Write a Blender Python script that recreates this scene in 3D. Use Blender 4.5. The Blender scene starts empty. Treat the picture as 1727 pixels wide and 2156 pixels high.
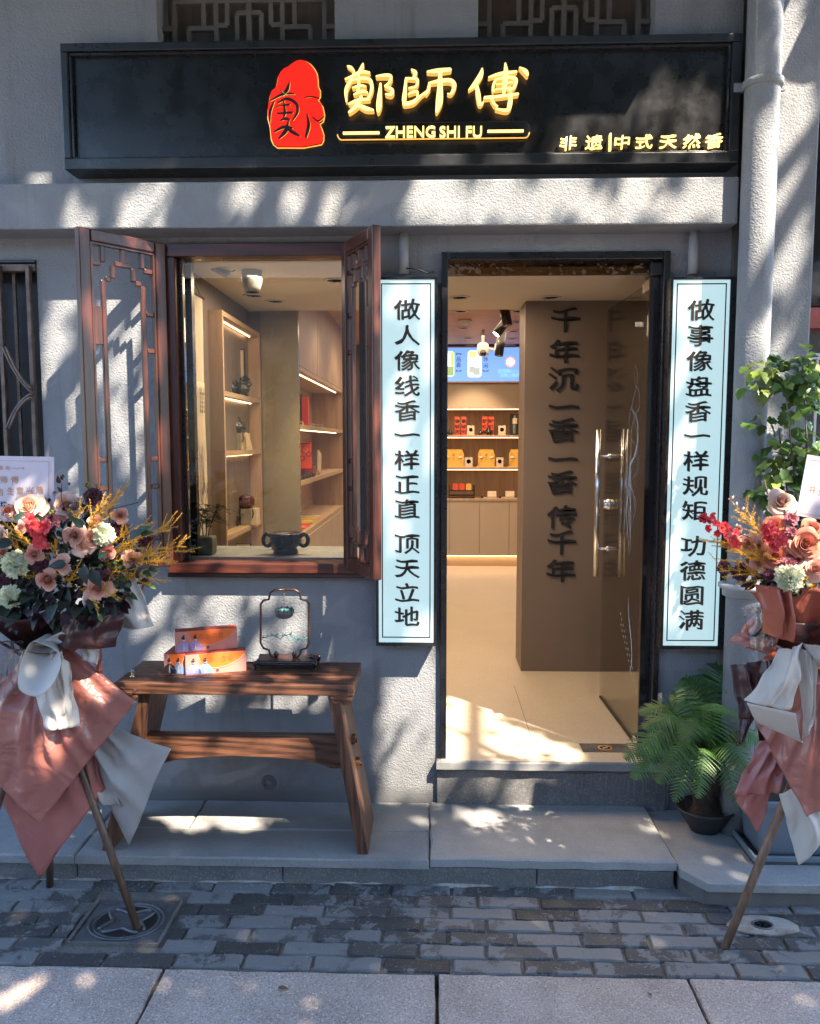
import bpy, bmesh, math, random
from mathutils import Vector, Matrix, Quaternion, noise
R=math.radians; C=bpy.context.scene.collection; sc=bpy.context.scene
rnd=random.Random(7)
# ---------------------------------------------------------------- camera
F=1650.0; CAM=Vector((0.0,-3.24,1.65)); PITCH=R(5.15); YAW=R(1.7)
cd=bpy.data.cameras.new('camera'); cam=bpy.data.objects.new('camera',cd); C.objects.link(cam)
cam.location=CAM; cam.rotation_euler=(R(90)-PITCH,0,YAW)
cd.sensor_fit='HORIZONTAL'; cd.sensor_width=36; cd.lens=36*F/1727; cd.clip_end=500; cd.clip_start=.02
sc.camera=cam
MC=cam.rotation_euler.to_matrix()
def W(px,py,Y=None,Z=None,X=None):
    "a direction measured on the photograph (1727 x 2156 grid) met with a real plane of the place"
    d=MC@Vector(((px-863.5)/F,-(py-1078)/F,-1.0))
    if Y is not None: t=(Y-CAM.y)/d.y
    elif Z is not None: t=(Z-CAM.z)/d.z
    else: t=(X-CAM.x)/d.x
    return CAM+d*t
# ---------------------------------------------------------------- light
SUN=Vector((-.23,.25,-.45)).normalized()
ELEV=math.asin(-SUN.z)
w=bpy.data.worlds.new('World'); sc.world=w; w.use_nodes=True
nt=w.node_tree; bg=nt.nodes['Background']
sky=nt.nodes.new('ShaderNodeTexSky'); sky.sky_type='NISHITA'; sky.sun_disc=False
sky.sun_elevation=ELEV; sky.sun_rotation=math.atan2(-SUN.x,-SUN.y)
sky.air_density=1.0; sky.dust_density=.3; sky.ozone_density=3.0
nt.links.new(sky.outputs[0],bg.inputs[0]); bg.inputs[1].default_value=.15
ld=bpy.data.lights.new('sun','SUN'); ld.energy=3.9; ld.angle=R(.6); ld.color=(1,.87,.70)
lo=bpy.data.objects.new('sun',ld); C.objects.link(lo); lo.rotation_euler=SUN.to_track_quat('-Z','Y').to_euler(); lo.location=(3,-4,7)
sc.view_settings.view_transform='Standard'; sc.view_settings.look='None'; sc.view_settings.gamma=1
sc.view_settings.exposure=2.5; sc.view_settings.use_curve_mapping=False
sc.cycles.use_denoising=True; sc.cycles.max_bounces=8; sc.cycles.transparent_max_bounces=16
sc.cycles.sample_clamp_indirect=4; sc.cycles.caustics_reflective=False; sc.cycles.caustics_refractive=False
# ---------------------------------------------------------------- materials
def newmat(name):
    m=bpy.data.materials.new(name); m.use_nodes=True
    return m,m.node_tree.nodes,m.node_tree.links,m.node_tree.nodes['Principled BSDF']
def coords(n,l,scale,kind='Object'):
    t=n.new('ShaderNodeTexCoord'); mp=n.new('ShaderNodeMapping'); mp.inputs['Scale'].default_value=scale if hasattr(scale,'__len__') else (scale,)*3
    if kind=='World':
        g=n.new('ShaderNodeNewGeometry'); l.new(g.outputs['Position'],mp.inputs[0])
    else: l.new(t.outputs[kind],mp.inputs[0])
    return mp.outputs[0]
def noise_n(n,l,vec,scale,detail=4,rough=.6,dist=0):
    t=n.new('ShaderNodeTexNoise'); l.new(vec,t.inputs['Vector']); t.inputs['Scale'].default_value=scale
    t.inputs['Detail'].default_value=detail; t.inputs['Roughness'].default_value=rough; t.inputs['Distortion'].default_value=dist
    return t.outputs[0]
def ramp(n,l,fac,stops):
    r=n.new('ShaderNodeValToRGB'); l.new(fac,r.inputs[0]); e=r.color_ramp.elements
    while len(e)<len(stops): e.new(.5)
    for i,(p,c) in enumerate(stops):
        e[i].position=p; e[i].color=(*c,1) if len(c)==3 else c
    return r.outputs[0]
def mixc(n,l,fac,a,b,blend='MIX'):
    m=n.new('ShaderNodeMix'); m.data_type='RGBA'; m.blend_type=blend
    if isinstance(fac,(int,float)): m.inputs[0].default_value=fac
    else: l.new(fac,m.inputs[0])
    for i,v in ((6,a),(7,b)):
        if isinstance(v,tuple): m.inputs[i].default_value=(*v,1)
        else: l.new(v,m.inputs[i])
    return m.outputs[2]
def bump(n,l,h,b,strength=.3,dist=.01,prev=None):
    bn=n.new('ShaderNodeBump'); bn.inputs['Strength'].default_value=strength; bn.inputs['Distance'].default_value=dist
    l.new(h,bn.inputs['Height'])
    if prev is not None: l.new(prev,bn.inputs['Normal'])
    l.new(bn.outputs[0],b.inputs['Normal']); return bn.outputs[0]
def var(c,k): return tuple(max(0,min(1,v*k)) for v in c)
def M(name,c,rough=.6,metal=0,vary=.25,scale=12,bmp=.0,bdist=.004,bscale=60,spec=.5,sss=0,coat=0,rand=0,space='Object'):
    m,n,l,b=newmat(name)
    v=coords(n,l,1,space)
    f=noise_n(n,l,v,scale,5,.6)
    col=ramp(n,l,f,[(.3,var(c,1-vary)),(.7,var(c,1+vary))])
    if rand:
        oi=n.new('ShaderNodeObjectInfo'); hs=n.new('ShaderNodeHueSaturation'); mr=n.new('ShaderNodeMapRange')
        l.new(oi.outputs['Random'],mr.inputs[0]); mr.inputs[3].default_value=1-rand; mr.inputs[4].default_value=1+rand
        l.new(mr.outputs[0],hs.inputs['Value']); l.new(col,hs.inputs['Color']); col=hs.outputs[0]
    l.new(col,b.inputs['Base Color'])
    b.inputs['Metallic'].default_value=metal; b.inputs['Specular IOR Level'].default_value=spec
    rr=ramp(n,l,noise_n(n,l,v,scale*2.3,4),[(.3,(max(0,rough-.1),)*3),(.7,(min(1,rough+.1),)*3)]); l.new(rr,b.inputs['Roughness'])
    if bmp: bump(n,l,noise_n(n,l,v,bscale,4),b,bmp,bdist)
    if sss: b.inputs['Subsurface Weight'].default_value=sss; b.inputs['Subsurface Radius'].default_value=(.02,.01,.006)
    if coat: b.inputs['Coat Weight'].default_value=coat
    return m
def emit(name,c,s,base=None,rough=.4):
    m,n,l,b=newmat(name); b.inputs['Base Color'].default_value=(*(base or c),1); b.inputs['Roughness'].default_value=rough
    b.inputs['Emission Color'].default_value=(*c,1); b.inputs['Emission Strength'].default_value=s; return m
def wood(name,c1,c2,axis=0,rough=.35,scale=6,ring=1.0,bmp=.15,coat=.0,space='World'):
    m,n,l,b=newmat(name); s=[14*scale/6]*3; s[axis]=1.1*scale/6
    v=coords(n,l,tuple(s),space)
    f=noise_n(n,l,v,2.2,6,.62,1.2); g=noise_n(n,l,v,9,5,.7)
    wv=n.new('ShaderNodeTexWave'); wv.wave_type='BANDS'; wv.bands_direction='DIAGONAL'; l.new(v,wv.inputs[0]); wv.inputs['Scale'].default_value=.9; wv.inputs['Distortion'].default_value=9; wv.inputs['Detail'].default_value=3
    a=mixc(n,l,ramp(n,l,f,[(.32,(0,0,0)),(.68,(1,1,1))]),c1,c2)
    a2=mixc(n,l,.35*ring,a,ramp(n,l,wv.outputs[1],[(.2,var(c1,.5)),(.8,c2)]))
    a3=mixc(n,l,ramp(n,l,g,[(.55,(0,0,0)),(.75,(.5,)*3)]),a2,var(c1,.35))
    l.new(a3,b.inputs['Base Color']); b.inputs['Roughness'].default_value=rough
    bump(n,l,g,b,bmp,.002); b.inputs['Coat Weight'].default_value=coat; b.inputs['Coat Roughness'].default_value=.25
    return m
def stucco():
    m,n,l,b=newmat('grey_stucco'); v=coords(n,l,1,'World')
    big=noise_n(n,l,v,1.3,5,.65); mid=noise_n(n,l,v,14,4,.6)
    col=ramp(n,l,big,[(.25,(.225,.240,.265)),(.75,(.31,.322,.342))])
    col=mixc(n,l,ramp(n,l,mid,[(.35,(0,)*3),(.75,(.3,)*3)]),col,(.24,.235,.23))
    # dirt near the pavement and rain streaks below the ledges
    g=n.new('ShaderNodeSeparateXYZ'); l.new(v,g.inputs[0])
    mr=n.new('ShaderNodeMapRange'); l.new(g.outputs[2],mr.inputs[0]); mr.inputs[1].default_value=.55; mr.inputs[2].default_value=.1; mr.inputs[3].default_value=0; mr.inputs[4].default_value=1
    mu=n.new('ShaderNodeMath'); mu.operation='MULTIPLY'; l.new(mr.outputs[0],mu.inputs[0]); l.new(mid,mu.inputs[1])
    col=mixc(n,l,mu.outputs[0],col,(.12,.115,.11))
    # vertical rain streaks and a few broad repair patches
    v2=coords(n,l,(7,7,.55),'World'); st=noise_n(n,l,v2,1.6,4,.6)
    col=mixc(n,l,ramp(n,l,st,[(.56,(0,)*3),(.72,(.55,)*3)]),col,(.17,.165,.16))
    pt=noise_n(n,l,v,2.3,2,.4,.8); col=mixc(n,l,ramp(n,l,pt,[(.60,(0,)*3),(.62,(.25,)*3)]),col,(.42,.41,.40))
    # smoother dark skirting band with a ragged upper edge
    m2=n.new('ShaderNodeMath'); m2.operation='MULTIPLY_ADD'; l.new(mid,m2.inputs[0]); m2.inputs[1].default_value=.05; l.new(g.outputs[2],m2.inputs[2])
    band=n.new('ShaderNodeMapRange'); l.new(m2.outputs[0],band.inputs[0]); band.inputs[1].default_value=.205; band.inputs[2].default_value=.165; band.inputs[3].default_value=0; band.inputs[4].default_value=1
    col=mixc(n,l,band.outputs[0],col,(.15,.15,.152))
    l.new(col,b.inputs['Base Color']); b.inputs['Roughness'].default_value=.9; b.inputs['Specular IOR Level'].default_value=.25
    vo=n.new('ShaderNodeTexVoronoi'); l.new(v,vo.inputs['Vector']); vo.inputs['Scale'].default_value=150; vo.feature='SMOOTH_F1'
    ns=noise_n(n,l,v,120,3,.55,.6)
    add=n.new('ShaderNodeMath'); add.operation='MULTIPLY_ADD'; l.new(vo.outputs[0],add.inputs[0]); add.inputs[1].default_value=-.5; l.new(ns,add.inputs[2])
    hm=n.new('ShaderNodeMath'); hm.operation='MULTIPLY_ADD'; l.new(band.outputs[0],hm.inputs[0]); hm.inputs[1].default_value=-.75; hm.inputs[2].default_value=1
    h2=n.new('ShaderNodeMath'); h2.operation='MULTIPLY'; l.new(add.outputs[0],h2.inputs[0]); l.new(hm.outputs[0],h2.inputs[1])
    p=bump(n,l,h2.outputs[0],b,.6,.006)
    bump(n,l,mid,b,.25,.01,p)
    return m
def stone(name,c1,c2,sc1=3,speck=.3,rough=.75,bmp=.25,white=.0,rand=.0,spec=.4,dark=(.05,.05,.05)):
    m,n,l,b=newmat(name); v=coords(n,l,1,'World')
    f=noise_n(n,l,v,sc1,6,.65,.4)
    col=ramp(n,l,f,[(.3,c1),(.7,c2)])
    sp=noise_n(n,l,v,170,2,.8)
    col=mixc(n,l,ramp(n,l,sp,[(.5,(0,)*3),(.62,(speck,)*3)]),col,dark)
    sp2=noise_n(n,l,v,120,2,.8)
    if white: col=mixc(n,l,ramp(n,l,sp2,[(.55,(0,)*3),(.68,(white,)*3)]),col,(.75,.72,.68))
    if rand:
        oi=n.new('ShaderNodeObjectInfo'); hs=n.new('ShaderNodeHueSaturation'); mr=n.new('ShaderNodeMapRange')
        l.new(oi.outputs['Random'],mr.inputs[0]); mr.inputs[3].default_value=1-rand; mr.inputs[4].default_value=1+rand
        l.new(mr.outputs[0],hs.inputs['Value']); l.new(col,hs.inputs['Color']); col=hs.outputs[0]
    l.new(col,b.inputs['Base Color']); b.inputs['Roughness'].default_value=rough; b.inputs['Specular IOR Level'].default_value=spec
    p=bump(n,l,sp,b,bmp,.002); bump(n,l,noise_n(n,l,v,18,5,.65),b,bmp*1.2,.006,p)
    return m
def brickmat():
    m,n,l,b=newmat('blue_brick'); v=coords(n,l,1,'World'); oi=n.new('ShaderNodeObjectInfo')
    f=noise_n(n,l,v,9,6,.7,.5)
    base=ramp(n,l,oi.outputs['Random'],[(0,(.044,.041,.038)),(.45,(.070,.067,.064)),(1,(.130,.127,.124))])
    # pale worn film in patches, stopping with ragged edges
    rep=n.new('ShaderNodeMath'); rep.operation='MULTIPLY_ADD'; l.new(oi.outputs['Random'],rep.inputs[0]); rep.inputs[1].default_value=.22; l.new(f,rep.inputs[2])
    wear=ramp(n,l,rep.outputs[0],[(.58,(0,)*3),(.62,(.75,)*3)])
    col=mixc(n,l,wear,base,(.19,.187,.182))
    sp=noise_n(n,l,v,110,3,.7); col=mixc(n,l,ramp(n,l,sp,[(.6,(0,)*3),(.72,(.5,)*3)]),col,(.42,.42,.42))
    l.new(col,b.inputs['Base Color']); b.inputs['Roughness'].default_value=.62
    p=bump(n,l,wear,b,.3,.003); bump(n,l,noise_n(n,l,v,60,4,.6),b,.35,.004,p)
    return m
def glass(name,tint=(1,1,1),refl=1.0,rough=.0):
    m,n,l,b=newmat(name); n.remove(b); out=n['Material Output']
    tr=n.new('ShaderNodeBsdfTransparent'); tr.inputs[0].default_value=(*tint,1)
    gl=n.new('ShaderNodeBsdfGlossy'); gl.inputs['Roughness'].default_value=rough
    fr=n.new('ShaderNodeFresnel'); fr.inputs[0].default_value=1.5
    mu=n.new('ShaderNodeMath'); mu.operation='MULTIPLY'; l.new(fr.outputs[0],mu.inputs[0]); mu.inputs[1].default_value=refl
    mx=n.new('ShaderNodeMixShader'); l.new(mu.outputs[0],mx.inputs[0]); l.new(tr.outputs[0],mx.inputs[1]); l.new(gl.outputs[0],mx.inputs[2]); l.new(mx.outputs[0],out.inputs[0])
    return m
def leafmat(name,c,rand=.35,rough=.42,vein=0,trans=.25):
    m,n,l,b=newmat(name); oi=n.new('ShaderNodeObjectInfo'); v=coords(n,l,1,'World')
    f=noise_n(n,l,v,22,3,.6)
    col=ramp(n,l,f,[(.3,var(c,.65)),(.7,var(c,1.35))])
    hs=n.new('ShaderNodeHueSaturation'); mr=n.new('ShaderNodeMapRange'); l.new(oi.outputs['Random'],mr.inputs[0]); mr.inputs[3].default_value=1-rand; mr.inputs[4].default_value=1+rand
    l.new(mr.outputs[0],hs.inputs['Value']); l.new(col,hs.inputs['Color'])
    l.new(hs.outputs[0],b.inputs['Base Color']); b.inputs['Roughness'].default_value=rough
    if trans:
        tl=n.new('ShaderNodeBsdfTranslucent'); l.new(hs.outputs[0],tl.inputs[0]); mx=n.new('ShaderNodeMixShader'); mx.inputs[0].default_value=trans
        out=n['Material Output']; l.new(b.outputs[0],mx.inputs[1]); l.new(tl.outputs[0],mx.inputs[2]); l.new(mx.outputs[0],out.inputs[0])
    return m
def paper(name,c,rough=.45,trans=.15,bmp=.3,sheen=0):
    m,n,l,b=newmat(name); v=coords(n,l,1,'World')
    f=noise_n(n,l,v,5,3,.5); col=ramp(n,l,f,[(.3,var(c,.92)),(.7,var(c,1.08))]); l.new(col,b.inputs['Base Color'])
    b.inputs['Roughness'].default_value=rough
    rg=n.new('ShaderNodeTexNoise'); rg.noise_type='RIDGED_MULTIFRACTAL'; l.new(v,rg.inputs['Vector']); rg.inputs['Scale'].default_value=4.5; rg.inputs['Detail'].default_value=2.5; rg.inputs['Distortion'].default_value=.6
    p0=bump(n,l,rg.outputs[0],b,.30,.012)
    p=bump(n,l,noise_n(n,l,v,7,2,.4,2.5),b,bmp*.7,.03,p0); bump(n,l,noise_n(n,l,v,30,3,.5),b,.1,.004,p)
    tl=n.new('ShaderNodeBsdfTranslucent'); l.new(col,tl.inputs[0]); mx=n.new('ShaderNodeMixShader'); mx.inputs[0].default_value=trans
    out=n['Material Output']; l.new(b.outputs[0],mx.inputs[1]); l.new(tl.outputs[0],mx.inputs[2]); l.new(mx.outputs[0],out.inputs[0])
    return m
K={}
K['stucco']=stucco()
K['oldplaster']=stone('stained_plaster',(.09,.085,.08),(.17,.155,.14),4,.2,.9,.3)
K['black_metal']=M('black_metal_frame',(.012,.012,.014),.3,.0,.4,8,.04,spec=.6)
K['sign_panel']=M('black_lacquer_panel',(.007,.007,.009),.28,.0,.35,4,.05,bdist=.002,bscale=25,spec=.7)
K['sign_frame']=M('charcoal_metal_frame',(.016,.017,.020),.34,.0,.35,6,.08,bdist=.002,bscale=35,spec=.6)
K['gold']=emit('lit_gold_face',(1,.70,.22),.34,(.8,.6,.2))
K['gold_edge']=M('gilt_metal_edge',(.75,.45,.12),.25,1,.1)
K['gold_edge'].node_tree.nodes['Principled BSDF'].inputs['Emission Color'].default_value=(1,.5,.1,1)
K['gold_edge'].node_tree.nodes['Principled BSDF'].inputs['Emission Strength'].default_value=.2
K['red_lit']=emit('lit_red_face',(1,.012,.004),.19,(.8,.02,.01))
K['lightbox']=emit('lit_pale_acrylic',(.58,.86,.92),.135,(.28,.30,.30),.25)
K['lightboxedge']=K['lightbox']
K['ink']=M('black_lettering',(.015,.015,.016),.45,0,.2)
K['inkbrown']=M('dark_bronze_lettering',(.028,.022,.020),.3,0,.2)
K['redwood']=wood('varnished_red_wood',(.026,.008,.006),(.12,.032,.018),2,.36,6,.5,.1,.1)
K['redwood_x']=wood('varnished_red_wood_across',(.026,.008,.006),(.12,.032,.018),0,.36,6,.5,.1,.1)
K['benchwood']=wood('charred_elm_wood',(.034,.014,.008),(.19,.078,.040),0,.5,9,1.2,.6,.05)
K['benchwood_z']=wood('charred_elm_wood_upright',(.034,.014,.008),(.19,.078,.040),2,.5,9,1.2,.6,.05)
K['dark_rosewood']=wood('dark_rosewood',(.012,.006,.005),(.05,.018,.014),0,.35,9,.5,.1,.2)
K['palewood']=wood('pale_oak_veneer',(.36,.23,.14),(.48,.33,.21),2,.5,4,.35,.03)
K['palewood_y']=wood('pale_oak_veneer_lengthwise',(.40,.27,.16),(.50,.36,.22),1,.5,4,.3,.03)
K['brownwall']=M('taupe_laminate',(.195,.15,.122),.5,0,.05,3)
K['cabinet']=M('sand_laminate',(.42,.32,.22),.5,0,.05,3)
K['whiteceil']=M('cream_ceiling_paint',(.68,.62,.53),.8,0,.03,3)
K['darkwall']=wood('grey_brown_veneer',(.13,.10,.085),(.19,.15,.125),2,.4,4,.2,.03)
K['glasspanel']=M('olive_glazed_panel',(.22,.19,.13),.25,0,.08,3)
K['slat']=wood('ceiling_slat_wood',(.55,.30,.20),(.66,.40,.28),0,.5,5,.3,.02)
K['terrazzo']=stone('terrazzo_floor',(.50,.43,.34),(.55,.48,.38),3,.35,.35,.02,.0,dark=(.25,.16,.10))
K['granite']=stone('pinkish_granite',(.33,.255,.205),(.48,.385,.325),5,.6,.85,.8,.5,.0,dark=(.09,.085,.09))
K['bluestone']=stone('bluestone_slab',(.225,.225,.22),(.33,.325,.315),4,.22,.6,.18,.0,.06)
K['kerbstone']=stone('dark_kerbstone',(.10,.098,.098),(.17,.165,.16),6,.35,.85,.4,.15,.08)
K['mortar']=stone('sandy_mortar',(.08,.075,.07),(.17,.155,.13),12,.3,.95,.5,.1)
K['lime']=stone('lime_mortar_fillet',(.20,.15,.10),(.46,.44,.41),9,.2,.9,.5)
K['brick']=brickmat()
K['iron']=M('cast_iron',(.11,.11,.115),.5,.3,.35,14,.3)
K['chrome']=M('brushed_steel',(.80,.80,.80),.18,1,.05)
K['glass']=glass('window_glass',(.97,.98,.97),1.5)
K['doorglass']=glass('door_glass',(.88,.88,.86),.42)
K['tintglass']=M('dark_smoked_glass',(.016,.013,.015),.08,0,.2,4,spec=.8)
K['white_plastic']=M('off_white_plastic',(.6,.58,.55),.4,0,.04)
K['grey_plastic']=M('grey_plastic',(.35,.36,.38),.4,0,.05)
K['pipe']=K['stucco']
# ---------------------------------------------------------------- mesh helpers
WL={}   # world location of every object made here
def wl(o): return WL.get(o.name,Vector((0,0,0))) if o is not None else Vector((0,0,0))
def prop(o,label=None,cat=None,group=None,kind=None):
    if label: o['label']=label
    if cat: o['category']=cat
    if group: o['group']=group
    if kind: o['kind']=kind
    return o
def thing(name,label,cat,loc,group=None):
    o=bpy.data.objects.new(name,None); C.objects.link(o); o.location=loc; WL[o.name]=Vector(loc); o.empty_display_size=.05
    return prop(o,label,cat,group,'thing')
class MB:
    def __init__(s): s.v=[]; s.f=[]; s.m=[]; s.mi=0; s.sm=False; s.smf=[]
    def add(s,vs,fs):
        b=len(s.v); s.v+=[Vector(p) for p in vs]; s.f+=[tuple(b+i for i in f) for f in fs]; s.m+=[s.mi]*len(fs); s.smf+=[s.sm]*len(fs)
    def box(s,a,b,rot=None,c=None):
        x0,x1=sorted((a[0],b[0])); y0,y1=sorted((a[1],b[1])); z0,z1=sorted((a[2],b[2]))
        vs=[Vector(p) for p in ((x0,y0,z0),(x1,y0,z0),(x1,y1,z0),(x0,y1,z0),(x0,y0,z1),(x1,y0,z1),(x1,y1,z1),(x0,y1,z1))]
        if rot is not None:
            c=Vector(c) if c is not None else Vector(((x0+x1)/2,(y0+y1)/2,(z0+z1)/2)); vs=[c+rot@(p-c) for p in vs]
        s.add(vs,[(0,3,2,1),(4,5,6,7),(0,1,5,4),(1,2,6,5),(2,3,7,6),(3,0,4,7)])
    def bar(s,a,b,w,h,up=(0,0,1)):
        "a square bar between two points"
        a=Vector(a); b=Vector(b); d=(b-a).normalized(); u=Vector(up)
        if abs(d.dot(u))>.95: u=Vector((0,1,0))
        r=d.cross(u).normalized()*(w/2); u=r.cross(d).normalized()*(h/2)
        vs=[a-r-u,a+r-u,a+r+u,a-r+u,b-r-u,b+r-u,b+r+u,b-r+u]
        s.add(vs,[(0,1,2,3),(4,7,6,5),(0,4,5,1),(1,5,6,2),(2,6,7,3),(3,7,4,0)])
    def tube(s,pts,r,n=10,caps=True,flat=1.0):
        pts=[Vector(p) for p in pts]; rs=r if hasattr(r,'__len__') else [r]*len(pts); vs=[]; fs=[]
        u=None
        for i,p in enumerate(pts):
            d=(pts[min(i+1,len(pts)-1)]-pts[max(i-1,0)])
            d=d.normalized() if d.length>1e-9 else Vector((0,0,1))
            if u is None: u=d.orthogonal().normalized()
            u=(u-d*u.dot(d)); u=u.normalized() if u.length>1e-6 else d.orthogonal().normalized(); v=d.cross(u)
            for k in range(n):
                a=2*math.pi*k/n; vs.append(p+(u*math.cos(a)+v*math.sin(a)*flat)*rs[i])
        for i in range(len(pts)-1):
            for k in range(n): fs.append((i*n+k,i*n+(k+1)%n,(i+1)*n+(k+1)%n,(i+1)*n+k))
        if caps: fs.append(tuple(range(n))[::-1]); fs.append(tuple((len(pts)-1)*n+k for k in range(n)))
        q=s.sm; s.sm=True; s.add(vs,fs); s.sm=q
    def lathe(s,c,prof,n=24,ax=(0,0,1),sx=1,sy=1):
        c=Vector(c); q=Vector((0,0,1)).rotation_difference(Vector(ax)); vs=[]; fs=[]
        for r,z in prof:
            for k in range(n):
                a=2*math.pi*k/n; vs.append(c+q@Vector((r*math.cos(a)*sx,r*math.sin(a)*sy,z)))
        for i in range(len(prof)-1):
            for k in range(n): fs.append((i*n+k,i*n+(k+1)%n,(i+1)*n+(k+1)%n,(i+1)*n+k))
        if prof[0][0]>1e-4: fs.append(tuple(range(n))[::-1])
        if prof[-1][0]>1e-4: fs.append(tuple((len(prof)-1)*n+k for k in range(n)))
        t=s.sm; s.sm=True; s.add(vs,fs); s.sm=t
    def prism(s,pts,off):
        "polygon (list of 3D points) pushed along off; caps triangulated"
        from mathutils.geometry import tessellate_polygon
        P=[Vector(p) for p in pts]; off=Vector(off); n=len(P); tris=tessellate_polygon([P])
        s.add(P+[p+off for p in P],[tuple(t) for t in tris]+[tuple(n+i for i in reversed(t)) for t in tris]+[(i,(i+1)%n,n+(i+1)%n,n+i) for i in range(n)])
    def grid(s,fn,nu,nv):
        vs=[fn(i/nu,j/nv) for j in range(nv+1) for i in range(nu+1)]
        fs=[(j*(nu+1)+i,j*(nu+1)+i+1,(j+1)*(nu+1)+i+1,(j+1)*(nu+1)+i) for j in range(nv) for i in range(nu)]
        t=s.sm; s.sm=True; s.add(vs,fs); s.sm=t
    def build(s,name,mat,parent=None,bevel=0,solid=0,label=None,cat=None,group=None,kind=None,origin=None,recalc=True,auto=False,sub=0):
        me=bpy.data.meshes.new(name)
        lo=Vector([min(p[i] for p in s.v) for i in range(3)]); hi=Vector([max(p[i] for p in s.v) for i in range(3)])
        c=Vector(origin) if origin is not None else Vector(((lo.x+hi.x)/2,(lo.y+hi.y)/2,lo.z))
        me.from_pydata([p-c for p in s.v],[],s.f)
        for mm in (mat if isinstance(mat,(list,tuple)) else [mat]): me.materials.append(mm)
        me.polygons.foreach_set('material_index',s.m); me.polygons.foreach_set('use_smooth',s.smf)
        if recalc:
            bm=bmesh.new(); bm.from_mesh(me); bmesh.ops.recalc_face_normals(bm,faces=bm.faces); bm.to_mesh(me); bm.free()
        o=bpy.data.objects.new(name,me); C.objects.link(o); o.parent=parent; o.location=c-wl(parent); WL[o.name]=c
        if bevel:
            b=o.modifiers.new('bevel','BEVEL'); b.width=bevel; b.segments=2; b.limit_method='ANGLE'; b.angle_limit=R(40)
        if sub:
            b=o.modifiers.new('sub','SUBSURF'); b.levels=sub; b.render_levels=sub
        if solid:
            b=o.modifiers.new('solid','SOLIDIFY'); b.thickness=solid; b.offset=0
        return prop(o,label,cat,group,kind)
def qbox(name,a,b,mat,parent=None,bevel=0,**k):
    m=MB(); m.box(a,b); return m.build(name,mat,parent,bevel,**k)
def inst(name,me,parent,loc,rot=None,scale=1,**k):
    "an object that shares a mesh"
    o=bpy.data.objects.new(name,me); C.objects.link(o); o.parent=parent; o.location=Vector(loc)-wl(parent); WL[o.name]=Vector(loc)
    if rot is not None: o.rotation_mode='QUATERNION'; o.rotation_quaternion=rot
    o.scale=scale if hasattr(scale,'__len__') else (scale,)*3
    return prop(o,**k)
def dup(o,delta,label=None,group=None):
    "copy of a thing with its parts and their parts, moved by delta"
    r=o.copy(); C.objects.link(r); r.location=o.location+Vector(delta); WL[r.name]=wl(o)+Vector(delta)
    if label: r['label']=label
    if group: r['group']=group
    for ch in [c for c in o.children]:
        c=ch.copy(); C.objects.link(c); c.parent=r
        for g in [q for q in ch.children]:
            d=g.copy(); C.objects.link(d); d.parent=c
    return r
def meshof(name,fn,mat):
    m=MB(); fn(m); o=m.build(name,mat,None,origin=(0,0,0)); me=o.data; bpy.data.objects.remove(o); return me
# ---- lettering
_g={}
def glyph_mesh(ch,bold,ext,mat,style=0,fat=0):
    key=(ch,bold,ext,mat.name,style,fat)
    if key in _g: return _g[key]
    c=bpy.data.curves.new('glyph','FONT'); c.body=ch; c.size=1; c.align_x='CENTER'; c.offset=bold; c.extrude=ext; c.resolution_u=3
    o=bpy.data.objects.new('glyph',c); C.objects.link(o); bpy.context.view_layer.update()
    dg=bpy.context.evaluated_depsgraph_get(); me=bpy.data.meshes.new_from_object(o.evaluated_get(dg)); bpy.data.objects.remove(o)
    cj=ord(ch[0])>0x2000
    if style and cj:      # brush look: cut finely, bow the strokes and let them swell to the right
        bm=bmesh.new(); bm.from_mesh(me)
        es=[e for e in bm.edges if e.calc_length()>.14]; 
        if es: bmesh.ops.subdivide_edges(bm,edges=es,cuts=3)
        for v in bm.verts:
            x=v.co.x; y=v.co.y-.38
            y2=y*.86-.05*math.sin((x+.5)*math.pi)*(.4+abs(y)*.6)+.03*math.sin(x*9)
            if style==2: y2+=x*.05
            v.co.x=x*1.08+(.05*y if style==2 else 0); v.co.y=y2+.38
        bm.to_mesh(me); bm.free()
    if fat:      # second pass of the brush, a hair deeper
        bm=bmesh.new(); bm.from_mesh(me); g_=bmesh.ops.duplicate(bm,geom=bm.verts[:]+bm.edges[:]+bm.faces[:])['geom']
        for v in g_:
            if isinstance(v,bmesh.types.BMVert): v.co+=Vector((fat,-fat*.8,-.004))
        bm.to_mesh(me); bm.free()
    for v in me.vertices:
        v.co=Vector((v.co.x,-v.co.z,v.co.y-(.38 if cj else .35)))    # stands upright, faces -Y
    me.materials.clear(); me.materials.append(mat); _g[key]=me; return me
def glyph(ch,parent,name,c,size,mat,bold=.0,ext=.02,style=0,rot=None,sx=1,fat=0,**k):
    return inst(name,glyph_mesh(ch,bold,ext,mat,style,fat),parent,c,rot,(size*sx,size,size),**k)
def textobj(s,parent,name,c,size,mat,bold=0,ext=.01,rot=None,spacing=1,mats=None,center=True,**k):
    "a whole line of print as one flat mesh"
    c0=bpy.data.curves.new('t','FONT'); c0.body=s; c0.size=1; c0.align_x='CENTER'; c0.offset=bold; c0.extrude=ext; c0.space_character=spacing; c0.resolution_u=3
    o=bpy.data.objects.new('t',c0); C.objects.link(o); bpy.context.view_layer.update()
    me=bpy.data.meshes.new_from_object(o.evaluated_get(bpy.context.evaluated_depsgraph_get())); bpy.data.objects.remove(o)
    for v in me.vertices: v.co=Vector((v.co.x,-v.co.z,v.co.y-.36))
    me.materials.clear(); me.materials.append(mat)
    return inst(name,me,parent,c,rot,size,**k)
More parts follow.
